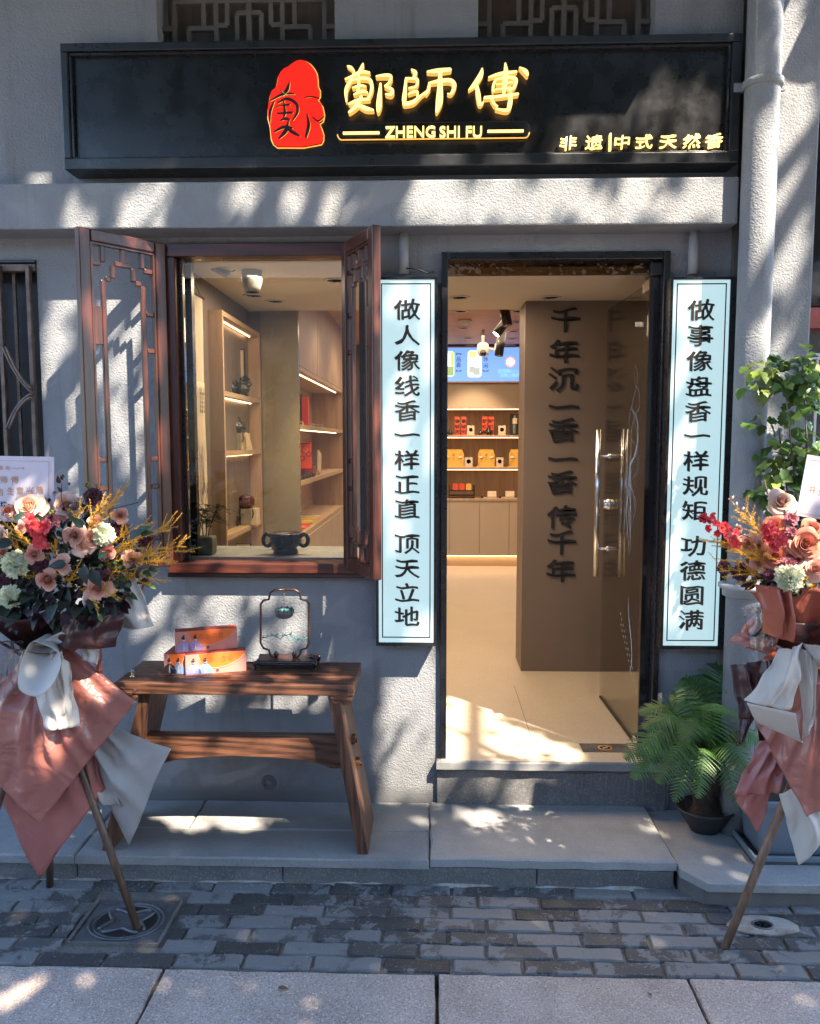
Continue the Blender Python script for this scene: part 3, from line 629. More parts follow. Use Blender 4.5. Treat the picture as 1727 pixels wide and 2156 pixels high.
def leaf(hx,hy,ox,oy,z0,z1,mir):
    "fretwork leaf from hinge to outer stile"
    H=Vector((hx,hy,0)); O=Vector((ox,oy,0)); L=(H-O).length; d=(H-O)/L; nrm=Vector((d.y,-d.x,0)); T=.034
    q=Matrix((( d.x,nrm.x,0),(d.y,nrm.y,0),(0,0,1)))
    lf=MB()
    def B(m,s0,s1,t0,t1,th):   # s from outer stile 0 to hinge L (m), t metres down from the top
        a=[O+d*s+nrm*n_+Vector((0,0,z1-tt)) for s in (s0,s1) for n_ in (-th/2,th/2) for tt in (t1,t0)]
        vs=[a[0],a[4],a[6],a[2],a[1],a[5],a[7],a[3]]
        m.add(vs,[(0,3,2,1),(4,5,6,7),(0,1,5,4),(1,2,6,5),(2,3,7,6),(3,0,4,7)])
    h=z1-z0; sw=.046
    fr=MB(); B(fr,0,sw,0,h,T); fo=fr.build('casement',K['redwood'],t,bevel=.005)
    for (s0,s1,t0,t1,mt) in ((L-sw,L,0,h,'redwood'),(sw+.0005,L-sw-.0005,0,sw,'redwood_x'),(sw+.0005,L-sw-.0005,h-sw,h,'redwood_x')):
        fr=MB(); B(fr,s0,s1,t0,t1,T-.002); fr.build('stile' if mt=='redwood' else 'rail',K[mt],fo,bevel=.005)
    # inner moulding
    fr=MB(); e=.008
    B(fr,sw+.001,sw+e,sw+.001,h-sw-.001,T-.012);B(fr,L-sw-e,L-sw-.001,sw+.001,h-sw-.001,T-.012);B(fr,sw+e,L-sw-e,sw+.001,sw+e,T-.0125);B(fr,sw+e,L-sw-e,h-sw-e,h-sw-.001,T-.0125)
    fr.build('moulding',K['redwood'],fo)
    i0,i1=sw+e,L-sw-e; w_=i1-i0; b=.019
    U=lambda u:i0+u*w_
    def vb(u,a,c,k): m=MB(); B(m,U(u)-b/2,U(u)+b/2,a,c,.016); m.build('fret_bar',K['redwood'],fo,bevel=.003)
    def hb(u0,u1,y,k): m=MB(); B(m,U(u0)+(b/2 if u0>0 else 0),U(u1)-(b/2 if u1<1 else 0),y-b/2,y+b/2,.0155); m.build('fret_bar',K['redwood_x'],fo,bevel=.003)
    top=sw+e; bot=h-top
    for sgn in (0,1):
        Y=(lambda v:top+v) if not sgn else (lambda v:bot-v)
        def V(u,a,c): a,c=sorted((Y(a),Y(c))); vb(u,a,c,0)
        V(.17,0,.060); hb(0,.17,Y(.067),0); V(.50,0,.052); V(.82,0,.060); hb(.82,1,Y(.067),0)
        hb(.33,.67,Y(.058),0); V(.33,.066,.115); hb(.17,.33,Y(.12),0); V(.67,.066,.115); hb(.67,.83,Y(.12),0)
    vb(.17,Y(.126) if False else top+.127,bot-.127,0); vb(.83,top+.127,bot-.127,0)
    for u0,u1,f in ((.83,1,.22),(.83,1,.33),(0,.17,.66),(0,.17,.745),(.83,1,.66),(.83,1,.745)): hb(u0,u1,h*f,0)
    m=MB(); B(m,U(0)+.001,U(.17)-b/2-.0005,h*.215,h*.325,.017); m.build('fret_block',K['redwood'],fo,bevel=.002)
hz1=W(352,519,Y=-.04).z; hz0=W(352,1190,Y=-.04).z
o=W(168,700,Y=-.31); h_=W(349,700,Y=-.04)
leaf(h_.x,h_.y,o.x,o.y,hz0,hz1+.01,0)
o=W(794,700,Y=-.33); h_=W(727,700,Y=-.04)
leaf(h_.x,h_.y,o.x,o.y,hz0-.008,hz1+.002,1)
# ================================================================ left grille window
t=thing('grille_window','dark window at the left edge behind weathered steel bars with curved diamonds','window',(-1.6,0,GR[2]))
qbox('pane',(GR[0]+.01,.10,GR[2]),(GR[1]-.002,.11,GR[3]),K['ink'],t)  # opaque black sheet stands in for the dark room behind
GM=M('weathered_steel',(.16,.12,.10),.55,.35,.4,20,.2)
for x_ in (W(5,700,Y=-.01).x,W(66,700,Y=-.01).x,W(-60,700,Y=-.01).x):
    m=MB(); m.bar((x_,-.012,GR[2]-.0),(x_,-.012,GR[3]-.025),.024,.016,(1,0,0)); m.build('bar',GM,t,bevel=.002)
    m=MB(); m.bar((x_+.028,.05,GR[2]),(x_+.028,.05,GR[3]-.02),.012,.012,(1,0,0)); m.build('rear_bar',GM,t)
qbox('top_rail',(GR[0],-.004,GR[3]-.045),(GR[1]-.004,.03,GR[3]-.016),GM,t,bevel=.003)
qbox('head_frame',(GR[0],-.012,GR[3]-.012),(GR[1]-.002,.06,GR[3]-.002),K['sign_frame'],t)
xa_=W(7,700,Y=-.02).x; xb_=W(66,700,Y=-.02).x; zt_=W(7,730,Y=-.02).z; zm_=W(66,828,Y=-.02).z; zb_=W(7,903,Y=-.02).z
m=MB()
def arc(x0,z0,x1,z1,bx,bz,y=-.028,r=.0065):
    pts=[]
    for i in range(11):
        u=i/10; x=(1-u)**2*x0+2*u*(1-u)*bx+u*u*x1; z=(1-u)**2*z0+2*u*(1-u)*bz+u*u*z1; pts.append((x,y,z))
    m.tube(pts,r,6)
for dx,sg in ((0,1),):
    for o_ in (0,.018):
        x0=xa_+dx; 
        arc(x0+sg*o_,zt_,xb_,zm_+o_,(x0+xb_)/2-sg*.012+sg*o_,(zt_+zm_)/2-.035,y=-.028-.01*o_/.018)
        arc(x0+sg*o_,zb_,xb_,zm_-o_,(x0+xb_)/2-sg*.012+sg*o_,(zb_+zm_)/2+.045,y=-.028-.01*o_/.018)
m.build('curved_bar',GM,t)
# ================================================================ door
t=thing('glass_door','black framed shop door with its glass leaf pushed inwards, long steel handles','door',((DX0+DX1)/2,0,ZF))
jx0=W(928,1000,Y=-.02).x; jx1=W(942,1000,Y=-.02).x; jr0=W(1386,1000,Y=-.02).x; jr1=W(1399,1000,Y=-.02).x
ZD1=W(1160,546,Y=-.02).z; ZD2=W(1160,575,Y=-.02).z
for a,b in (((jx0,-.022,ZF-.0),(jx1,.12,ZD)),((jr0,-.022,ZF),(jr1,.12,ZD)),((jx1+.001,-.02,ZD1),(jr0-.001,.12,ZD))):
    qbox('frame_post' if abs(b[0]-a[0])<.2 else 'head_rail',a,b,K['black_metal'],t,bevel=.003)
qbox('transom_glass',(jx1+.001,.02,ZD2),(jr0-.001,.03,ZD1-.001),K['tintglass'] if False else glass('transom_glass',(.40,.32,.24),1.0),t)
px_=W(1352,1000,Y=.03).x
qbox('fixed_side_panel',(px_+.012,.030,ZF+.002),(jr0-.001,.045,ZD2-.001),K['tintglass'],t)
qbox('bottom_rail_shoe',(px_+.012,.02,ZF+.001),(jr0-.001,.05,ZF+.02),K['black_metal'],t)
# glass leaf
A=W(1330,1556,Z=ZF); B_=W(1264,1470,Z=ZF); A=Vector((A.x,.06,0)); B_=Vector((B_.x,B_.y,0)); dd=(B_-A).normalized(); LL=(B_-A).length; nn=Vector((dd.y,-dd.x,0))
def lp(s,z,n_=0): return A+dd*s+nn*n_+Vector((0,0,z))
def lbox(m,s0,s1,z0,z1,n0,n1):
    a=[lp(s,z,n_) for s in (s0,s1) for n_ in (n0,n1) for z in (z0,z1)]
    m.add([a[0],a[4],a[6],a[2],a[1],a[5],a[7],a[3]],[(0,3,2,1),(4,5,6,7),(0,1,5,4),(1,2,6,5),(2,3,7,6),(3,0,4,7)])
m=MB(); lbox(m,0,LL,ZF+.015,ZD2-.012,-.005,.005); lf=m.build('glass_leaf',K['doorglass'],t)
m=MB(); lbox(m,-.004,.006,ZF+.02,ZD2-.02,-.008,.008); m.build('edge_strip',K['ink'],lf)
m=MB(); lbox(m,0,LL,ZF+.006,ZF+.014,-.006,.006); m.build('seal_strip',K['ink'],lf)
m=MB(); lbox(m,-.02,.09,ZF+.003,ZF+.055,-.014,.014); m.build('pivot_patch',K['chrome'],lf,bevel=.004)
m=MB(); lbox(m,-.02,.12,ZD2-.05,ZD2-.004,-.014,.014); m.build('pivot_patch',K['chrome'],lf,bevel=.004)
# handles: one tube each side of the glass
hz1=W(1258,903,Y=.6).z; hz0=W(1252,1220,Y=.6).z; hs=LL-.10
for n_ in (-.062,.062):
    m=MB(); p=lp(hs,0,n_); m.tube([(p.x,p.y,hz0),(p.x,p.y,(hz0+hz1)/2),(p.x,p.y,hz1)],.0135,18); m.build('handle',K['chrome'],t)
for f in (.18,.81):
    z=hz1+(hz0-hz1)*f; m=MB(); m.tube([lp(hs,z,-.06),lp(hs,z,.06)],.007,10); m.lathe(lp(hs,z,-.012),[(.013,0),(.013,.024)],14,nn); m.build('handle_post',K['chrome'],t)
z=W(1275,1065,Y=.6).z
m=MB(); m.lathe(lp(LL-.09,z,-.03),[(0,0),(.022,.0),(.024,.004),(.024,.018),(.03,.02),(.03,.04),(.024,.042),(.024,.056),(0,.06)],20,nn); m.build('lock',K['chrome'],t)
# smoke drawing printed on the leaf, and rows of small pale letters, both given a faint glow
sm_=emit('pale_blue_print',(.30,.42,.62),.05,(.26,.36,.52))
pr=random.Random(9); m=MB()
def wisp(P,w0,off=.0062):
    q=catmull(P,8); n=len(q); vs=[]
    for i,(s,z) in enumerate(q):
        a=q[max(0,i-1)];b=q[min(n-1,i+1)]; dx,dz=b[0]-a[0],b[1]-a[1]; h=math.hypot(dx,dz) or 1; ww=w0*(.25+.75*math.sin(math.pi*i/(n-1)))*(.6+.5*pr.random())
        vs+=[lp(s-dz/h*ww,z+dx/h*ww,-off),lp(s+dz/h*ww,z-dx/h*ww,-off)]
    m.add(vs,[(2*i,2*i+1,2*i+3,2*i+2) for i in range(n-1)])
zq=lambda py:W(1310,py,Y=.35).z
for k in range(9):
    s=.20+pr.uniform(-.03,.03); P=[]; z=zq(760)-pr.uniform(0,.5); 
    for i in range(7): P.append((s+.06*math.sin(i*1.1+k*.5)+pr.uniform(-.018,.018),z)); z-=pr.uniform(.03,.10)
    wisp(P,pr.choice((.0006,.0008,.0022)),.0062+k*.0003)
for k in range(5):
    s=.24+.01*k; P=[(s+.05*math.sin(i*.9+k),zq(980)-.1*i+.02*k) for i in range(5)]; wisp(P,.0025,.011+k*.0003)
wisp([(.22,zq(1250)),(.20,zq(1290)),(.15,zq(1340)),(.14,zq(1380)),(.17,zq(1400))],.004,.0125)
m.build('smoke_print',sm_,lf,recalc=False)
m=MB()
for col_ in (0,1):
    for r_ in range(12):
        s0=.36-.024*r_-.012*col_; z=zq(1300)-.022*r_*1.0-(.05 if col_ else 0)
        for q_ in range(2): lbox(m,s0+.004*q_,s0+.0022+.004*q_,z-.005*(q_!=1),z+.006,-.0068,-.0062)
for r_ in range(7):
    s0=.12+.018*r_; lbox(m,s0,s0+.005,zq(700)+.003*r_,zq(700)+.02+.003*r_,-.0068,-.0062)
m.build('print_lettering',emit('white_print',(.5,.6,.6),.03,(.4,.42,.42)),lf,kind='stuff')
# door closer arm at the head
c=lp(.02,ZD2+.02,0)
m=MB(); m.box((c.x-.03,-.0,ZD2-.005),(c.x+.03,.10,ZD2+.045)); m.build('closer',K['sign_frame'],t,bevel=.004)
# floor sticker
a=W(1228,1583,Z=ZF+.003); b=W(1310,1566,Z=ZF+.003)
t=thing('floor_plate','dark floor plate with an orange ring just inside the open door','floor plate',((a.x+b.x)/2,(a.y+b.y)/2,ZF))
cxp,cyp=(a.x+b.x)/2,(a.y+b.y)/2
qbox('plate',(a.x,a.y,ZF),(b.x+.02,b.y,ZF+.003),K['iron'],t)
m=MB(); m.lathe((cxp+.01,cyp,ZF+.003),[(.024,0),(.024,.0012),(.031,.0012),(.031,0)],24,sy=.85); m.build('ring',M('orange_print',(.75,.32,.02),.5),t)
m=MB(); m.bar((cxp-.0,cyp-.008,ZF+.0035),(cxp+.022,cyp+.008,ZF+.0035),.006,.001);m.bar((cxp-.002,cyp+.006,ZF+.0037),(cxp+.02,cyp-.006,ZF+.0037),.004,.001); m.build('footprint_mark',K['white_plastic'],t)
# ================================================================ interior shell
def struct(name,a,b,mat,label=None,**k):
    o=qbox(name,a,b,mat,None,**k); o['kind']='structure'
    if label: o['label']=label
    return o
XL=-1.12; ZC=W(1100,636,Y=1.31).z; YC=1.56; YBK=W(1010,1195,Z=ZF).y; XRR=PX1-.065; ZS2=ZC+.22
fl=MB(); fl.box((-2.2,.14,ZF-.1),(XRR,YBK+1.2,ZF)); o=fl.build('shop_floor',K['terrazzo'],None); o['kind']='structure'
fl=MB(); fl.box((DX0+.002,-.018,ZF+.0005),(DX1-.002,.139,ZF+.0012)); 
o=MB(); o.box((DX0+.003,-.035,ZF),(DX1-.003,.14,ZF+.0015)); o=o.build('threshold_floor',K['terrazzo'],None); o['kind']='structure'
struct('floor_joint',(.448,.15,ZF),(.450,1.0,ZF+.0008),K['mortar'])
struct('shop_ceiling',(-2.2,.141,ZC),(XRR,YC,ZC+.05),K['whiteceil'])
struct('ceiling_drop',(-2.2,YC-.02,ZC+.051),(XRR,YC,ZS2+.06),K['whiteceil'])
sl=bpy.data.objects.new('slat_ceiling',None); C.objects.link(sl); sl['kind']='structure'; sl.location=(0,3,ZS2); WL[sl.name]=Vector(sl.location)
qbox('backing',(-2.2,YC,ZS2+.03),(XRR,YBK+1.2,ZS2+.05),K['darkwall'],sl)
m=MB(); m.box((-1.6,YC+.02,ZS2),(XRR,YC+.07,ZS2+.028)); o=m.build('slat',K['slat'],sl); me=o.data
n=int((YBK-YC)/.062)
for i in range(1,n): inst('slat',me,sl,(wl(o).x,wl(o).y+i*.062,wl(o).z))
# walls
struct('left_wall',(XL-.05,.141,ZF),(XL,YC,ZC),K['darkwall'],'grey brown panelled shop wall left of the shelves')
struct('right_wall',(XRR,.141,ZF),(XRR+.05,YBK+1,ZS2),K['brownwall'])
# taupe pillar wall with lettering
c0=W(1097,1413,Z=ZF); cx0=c0.x; cy0=c0.y
o=struct('taupe_pillar_wall',(cx0,cy0,ZF),(XRR-.001,cy0+.30,ZC-.002),K['brownwall'],'taupe wall block with one column of black characters')
ws=thing('wall_lettering','raised black column of ten characters on the taupe wall behind the glass door','lettering',(cx0+.3,cy0-.02,1.2))
for ch,px_,py_ in zip('千年沉一香一香传千年',(1191,1188,1186,1187,1186,1185,1184,1184,1183,1181),(671,737,796,856,904,966,1014,1087,1140,1199)):
    p=W(px_,py_,Y=cy0-.005); glyph(ch,ws,'character',(p.x,cy0-.005,p.z),.165,K['ink'],.008,.02,1,fat=.016)
# back wall: cabinets, shelves, screen
bx0=W(936,1100,Y=YBK).x-.35; bx1=W(1092,1100,Y=YBK).x+.5
zc1=W(1010,1050,Y=YBK).z; z1=W(1010,984,Y=YBK).z; z2=W(1010,916,Y=YBK).z; z3=W(1010,856,Y=YBK).z; zsc0=W(1010,802,Y=YBK).z; zsc1=W(1010,730,Y=YBK).z; zk=W(1010,1170,Y=YBK).z
bk=thing('wall_shelving','pale wall cabinet with two lit shelves at the back of the shop, below the screen','shelving',((bx0+bx1)/2,YBK,ZF))
qbox('back_panel',(bx0,YBK+.36,zc1),(bx1,YBK+.38,z3+.02),K['palewood'],bk)
qbox('toe_kick',(bx0,YBK+.10,ZF),(bx1,YBK+.14,zk),K['cabinet'],bk)
xd=W(1010,1100,Y=YBK).x; xd0=W(948,1100,Y=YBK).x
for a,b in ((bx0,xd0-.006),(xd0-.002,xd-.002),(xd+.002,xd+(xd-xd0)-.002),(xd+(xd-xd0)+.002,bx1)): qbox('cabinet_door',(a,YBK,zk),(b,YBK+.02,zc1-.025),K['cabinet'],bk)
qbox('cabinet_body',(bx0,YBK+.021,zk+.002),(bx1,YBK+.36,zc1-.026),K['cabinet'],bk)
qbox('counter_top',(bx0,YBK-.01,zc1-.024),(bx1,YBK+.359,zc1),K['palewood'],bk,bevel=.002)
for z in (z1,z2,z3): qbox('shelf',(bx0,YBK+.03,z-.024),(bx1,YBK+.359,z),K['palewood'],bk,bevel=.002)
led=emit('warm_led_strip',(1,.60,.28),2.0)
for z in (z1,z2,z3): qbox('led_strip',(bx0,YBK+.06,z-.029),(bx1,YBK+.072,z-.0245),led,bk)
qbox('led_strip',(bx0,YBK+.06,zk-.012),(bx1,YBK+.09,zk-.002),led,bk)
qbox('upper_panel',(bx0,YBK+.12,z3+.001),(bx1,YBK+.14,zsc0-.012),K['glasspanel'] if False else K['cabinet'],bk)
struct('back_wall',(-2.2,YBK+.40,ZF),(XRR,YBK+.45,ZS2+.03),K['brownwall'])
qbox('side_post',(bx0-.04,YBK-.02,ZF),(bx0-.001,YBK+.38,ZS2-.01),K['cabinet'],bk)
# screen
sx0,sx1=bx0,bx1
scn=thing('display_screen','long lit blue screen with small pictures and a round emblem above the shelves','screen',((sx0+sx1)/2,YBK+.1,zsc0))
qbox('bezel',(sx0,YBK+.07,zsc0-.014),(sx1,YBK+.11,zsc1+.02),M('rose_metal_trim',(.5,.25,.18),.35,.6),scn)
qbox('display',(sx0+.005,YBK+.062,zsc0),(sx1-.005,YBK+.069,zsc1),emit('lit_blue_display',(.18,.38,.90),.2),scn)
def spic(x0,x1,y0,y1,cols):
    a=W(x0,y1,Y=YBK+.06); b=W(x1,y0,Y=YBK+.06); c=.02
    m=MB(); m.prism([(a.x+c,YBK+.060,a.z),(b.x-c,YBK+.060,a.z),(b.x,YBK+.060,a.z+c),(b.x,YBK+.060,b.z-c),(b.x-c,YBK+.060,b.z),(a.x+c,YBK+.060,b.z),(a.x,YBK+.060,b.z-c),(a.x,YBK+.060,a.z+c)],(0,.001,0)); m.build('picture',emit('picture_ground',cols[0],.5),scn)
    for k,(u0,v0,u1,v1,c_) in enumerate(cols[1]):
        m=MB(); m.box((a.x+(b.x-a.x)*u0,YBK+.0585-.0004*k,a.z+(b.z-a.z)*v0),(a.x+(b.x-a.x)*u1,YBK+.0589-.0004*k,a.z+(b.z-a.z)*v1)); m.build('picture_detail',emit('picture_tone',c_,.5),scn)
spic(940,957,739,793,((.35,.45,.25),[(.0,.05,.9,.4,(.15,.2,.08)),(.55,.45,.9,.95,(.25,.4,.08)),(0,.4,.5,.9,(.6,.65,.7))]))
spic(985,1014,738,794,((.6,.55,.5),[(.1,.75,.6,.97,(.7,.45,.12)),(.05,.45,.6,.7,(.55,.45,.4)),(.1,.08,.9,.4,(.2,.22,.2)),(.5,.35,.9,.7,(.35,.4,.6)),(.1,.02,.4,.16,(.7,.65,.5))]))
inkS=emit('screen_ink',(.03,.04,.10),.3,(.02,.02,.05))
for s_,px_,py_,sz in (('【',966,742,.06),('品',966,756,.055),('香',966,768,.055),('】',966,784,.06),('【',1023,742,.06),('休',1023,756,.055),('闲',1023,770,.055),('】',1023,784,.06)):
    p=W(px_,py_,Y=YBK+.058)
    if s_ in '【】': 
        q=Quaternion((0,1,0),R(90)); glyph(s_,scn,'print',(p.x,YBK+.058,p.z),sz,inkS,.01,.005,0,q)
    else: glyph(s_,scn,'print',(p.x,YBK+.058,p.z),sz,inkS,.01,.005)
p=W(1075,762,Y=YBK+.058)
m=MB(); m.lathe((p.x,YBK+.0595,p.z),[(.0,0),(.055,0),(.055,.001)],28,(0,-1,0)); m.build('emblem',emit('emblem_red',(.45,.10,.06),.6),scn)
m=MB(); m.lathe((p.x,YBK+.0580,p.z),[(.0,0),(.042,0),(.042,.001)],28,(0,-1,0)); m.build('emblem_disc',emit('emblem_white',(.85,.85,.95),.8),scn)
m=MB()
for r0 in (.026,.012):
    P=[Vector((p.x+r0*math.cos(a)*1.2,YBK+.056,p.z+r0*math.sin(a))) for a in (0,math.pi/2,math.pi,1.5*math.pi,0)]
    for a_,b_ in zip(P,P[1:]): m.bar(a_,b_,.003,.001,(0,1,0))
m.build('emblem_mark',inkS,scn)
fa=emit('faint_screen_print',(.10,.22,.65),.7,(.1,.2,.4))
p=W(1074,781,Y=YBK+.058); textobj('宏源清心一身',scn,'print',(p.x,YBK+.058,p.z),.042,fa); p=W(1074,790,Y=YBK+.058); textobj('定慧人香缘',scn,'print',(p.x,YBK+.058,p.z),.042,fa)
# ---- goods on the back shelves
red=M('vermilion_card',(.75,.075,.03),.5,0,.08); cream=M('cream_card',(.62,.50,.34),.6,0,.06); yel=M('golden_yellow_card',(.75,.42,.08),.45,0,.1,8); dk=M('dark_glazed_pot',(.03,.025,.022),.25,0,.4,20); blk=M('black_card',(.02,.02,.02),.5)
YG=YBK+.12
def zat(py): return W(1010,py,Y=YG).z
def tallbox(px_,words,lb):
    p=W(px_,900,Y=YG); zt=W(1010,877,Y=YG).z
    t=thing('incense_box',lb,'box',(p.x,YG,z2),'tall red boxes on the top back shelf'); qbox('carton',(p.x-.027,YG,z2),(p.x+.027,YG+.045,zt),red,t)
    for i,ch in enumerate(words): glyph(ch,t,'character',(p.x,YG-.0015,zt-.045-.058*i),.05,K['ink'],.02,.02,1)
tallbox(963,'香破天','red box lettered in black, leftmost of the left pair on the top back shelf'); tallbox(976.5,'香破天','red box lettered in black, right one of the left pair on the top back shelf')
tallbox(1021,'醉红韶','red box lettered in black, behind the dark pot on the top back shelf'); tallbox(1034.5,'醉红韶','red box lettered in black, rightmost of the four on the top back shelf')
def card(px0,px1,py0,zb,lb,grp,yy=YG):
    a=W(px0,900,Y=yy); b=W(px1,900,Y=yy); zt=W(1010,py0,Y=yy).z; t=thing('price_card',lb,'card',((a.x+b.x)/2,yy,zb),grp)
    qbox('panel',(a.x,yy,zb),(b.x,yy+.006,zt),cream,t)
    m=MB(); m.lathe(((a.x+b.x)/2,yy-.0005,zb+(zt-zb)*.58),[((b.x-a.x)*.24,0),((b.x-a.x)*.27,0)],18,(0,-1,0)); m.build('circle_print',M('faded_brown_print',(.35,.24,.14),.6) if 'fbp' not in K else K['fbp'],t)
K['fbp']=M('faded_brown_print',(.35,.24,.14),.6)
g_='cream cards standing on the back shelves'
card(984,999,896,z2,'cream card beside the left pair of red boxes',g_); card(1049.5,1065,896,z2,'cream card right of the rightmost red box',g_)
card(979,996,963,z1,'cream card between the first and second golden gift boxes',g_); card(1045.5,1061,963,z1,'cream card between the second and third golden gift boxes',g_)
def pot(px_,s,lb,zb,yy=YG-.03,lid=True):
    p=W(px_,900,Y=yy); t=thing('incense_pot',lb,'pot',(p.x,yy,zb),'little dark pots on the top back shelf')
    m=MB(); m.lathe((p.x,yy,zb),[(0,0),(.6*s,0),(.55*s,.12*s),(.95*s,.5*s),(1.0*s,.9*s),(.8*s,1.3*s),(.5*s,1.45*s),(.55*s,1.6*s),(0,1.6*s)],20); m.build('body',dk,t)
    if lid: m=MB(); m.lathe((p.x,yy,zb+1.601*s),[(.5*s,0),(.45*s,.25*s),(.12*s,.35*s),(.16*s,.5*s),(0,.62*s)],14); m.build('lid',dk,t)
pot(948,.030,'squat dark pot at the left end of the top back shelf',z2); pot(1012,.027,'small dark pot just left of the large lidded pot',z2); pot(1029,.042,'large dark lidded pot in front of a red box',z2,YG-.05)
p=W(1087,900,Y=YG); t=thing('display_case','tall black case holding a slim bottle at the right end of the top back shelf','case',(p.x-.05,YG,z2))
a=W(1075,900,Y=YG); zt=W(1010,871,Y=YG).z; qbox('shell',(a.x,YG+.02,z2),(a.x+.15,YG+.07,zt),blk,t)
m=MB(); m.lathe((a.x+.045,YG+.01,z2+.01),[(.018,0),(.02,.02),(.018,.11),(.010,.15),(.012,.2),(0,.2)],14); m.build('bottle',M('grey_bottle',(.16,.16,.13),.3),t); qbox('label_band',(a.x+.022,YG-.011,z2+.12),(a.x+.068,YG-.008,z2+.18),cream,t)
def gift(px0,px1,lb):
    a=W(px0,950,Y=YG); b=W(px1,950,Y=YG); zt=W(1010,946,Y=YG).z; zb=z1+.012; xm=(a.x+b.x)/2; wd=b.x-a.x
    t=thing('gift_box',lb,'gift box',(xm,YG,z1),'golden gift boxes on the middle back shelf')
    m=MB(); 
    m.prism([(a.x,YG,zb),(b.x,YG,zb),(b.x,YG,zt-.05),(b.x-.02,YG,zt),(a.x+.02,YG,zt),(a.x,YG,zt-.05)],(0,.07,0)); m.build('carton',yel,t)
    qbox('plinth',(a.x-.012,YG-.012,z1),(b.x+.012,YG+.07,z1+.011),yel,t)
    for sx in (-1,1):
        m=MB(); m.prism([(xm+sx*wd*.5,YG-.002,zb+.01),(xm+sx*wd*.16,YG-.002,(zb+zt)/2),(xm+sx*wd*.42,YG-.002,zt-.01),(xm+sx*wd*.5,YG-.002,zt-.055)],(0,-.003,0)); m.build('flap',M('gold_flap_card',(.68,.36,.07),.5) if 'gf' not in K else K['gf'],t)
        m=MB(); m.lathe((xm+sx*wd*.33,YG-.0055,(zb+zt)/2),[(0,0),(.026,0),(.026,.001)],16,(0,-1,0),sy=.6); m.build('oval_label',cream,t)
    for ch,dz in (('香',.03),('礼',-.01)): glyph(ch,t,'character',(xm,YG-.002,(zb+zt)/2+dz),.03,K['fbp'],.0,.02)
K['gf']=M('gold_flap_card',(.68,.36,.07),.5)
gift(934,977,'golden gift box at the left end of the middle back shelf'); gift(1007,1042,'golden gift box in the middle of the middle back shelf, fully in view'); gift(1073,1112,'golden gift box at the right end, cut off by the taupe wall')
# tiered rack on the counter with little packets
a=W(945,1045,Y=YG); b=W(999,1045,Y=YG); t=thing('display_rack','two tier black rack with three small packets on the back counter','rack',((a.x+b.x)/2,YG,zc1))
for z in (zc1+.02,zc1+.075): qbox('tray',(a.x+.01,YG-.06,z),(b.x-.01,YG+.06,z+.012),blk,t)
for x in (a.x,b.x-.009): qbox('side',(x,YG-.07,zc1),(x+.009,YG+.07,zc1+.14),blk,t)
for px_,c_,lb in ((959,red,'leftmost brick red packet on the black rack'),(973,red,'middle brick red packet on the black rack'),(987,yel,'orange packet, rightmost on the black rack')):
    p=W(px_,1030,Y=YG-.04); tag=qbox('packet',(p.x-.028,YG-.055,zc1+.0875),(p.x+.028,YG-.03,zc1+.155),c_,None,label=lb,cat='packet',group='packets on the black rack')
for px_,lb in ((1036,'cream booklet propped on a small stand, left one on the back counter'),(1074,'cream booklet propped on a small stand, right one on the back counter')):
    p=W(px_,1044,Y=YG-.05); t=thing('booklet',lb,'booklet',(p.x,YG-.05,zc1),'booklets on the back counter')
    qbox('stand',(p.x-.09,YG-.06,zc1),(p.x+.05,YG,zc1+.008),cream,t); m=MB(); m.box((p.x-.045,YG-.02,zc1+.012),(p.x+.05,YG-.014,zc1+.075),Matrix.Rotation(R(-18),3,'X')); m.build('page',cream,t); qbox('clip',(p.x-.115,YG-.04,zc1),(p.x-.09,YG-.02,zc1+.02),blk,t)
# ---- ceiling fittings
def downlight(px_,py_,z,lb,grp,r=.055,lamp=0):
    p=W(px_,py_,Z=z-.002); t=thing('downlight',lb,'ceiling light',(p.x,p.y,z-.01),grp)
    m=MB(); m.lathe((p.x,p.y,z-.006),[(r*.72,.004),(r*.74,0),(r,0.001),(r*1.04,.005)],24); m.build('trim_ring',K['white_plastic'],t)
    m=MB(); m.lathe((p.x,p.y,z-.003),[(0,.0),(r*.72,.0)],24); m.build('baffle',K['black_metal'],t)
    return p
for a_ in ((968,626,'recessed downlight in the cream ceiling, left of the taupe wall'),(1160,626,'recessed downlight in the cream ceiling above the raised lettering')): downlight(*a_[:2],ZC,a_[2],'downlights in the cream ceiling')
for a_ in ((534,622,'downlight at the left of the cream ceiling, seen through the window behind the grey speaker'),(706,590,'downlight seen in the top right corner of the window'),(579,634,'downlight nearest the ceiling edge, seen through the window')): downlight(*a_[:2],ZC,a_[2],'downlights in the cream ceiling')
wd_=['first','second','third','fourth','fifth']
for i,(px_,py_) in enumerate(((970,655),(976,690),(985,711),(990,728))):
    downlight(px_,max(py_,654),ZS2,f'{wd_[i]} downlight from the front in the left row of the slatted ceiling','downlights in the slatted ceiling',.06)
for i,(px_,py_) in enumerate(((1092,655),(1088,677),(1082,697),(1078,713),(1074,727))):
    downlight(px_,py_,ZS2,f'{wd_[i]} downlight from the front in the right row of the slatted ceiling','downlights in the slatted ceiling',.06)
p=W(979,674,Z=ZS2); t=thing('smoke_detector','small white smoke detector on the slatted ceiling','smoke detector',(p.x,p.y,ZS2-.03)); m=MB(); m.lathe((p.x,p.y,ZS2),[(.06,0),(.06,-.012),(.035,-.02),(.03,-.035),(0,-.035)],20); m.build('body',K['white_plastic'],t)
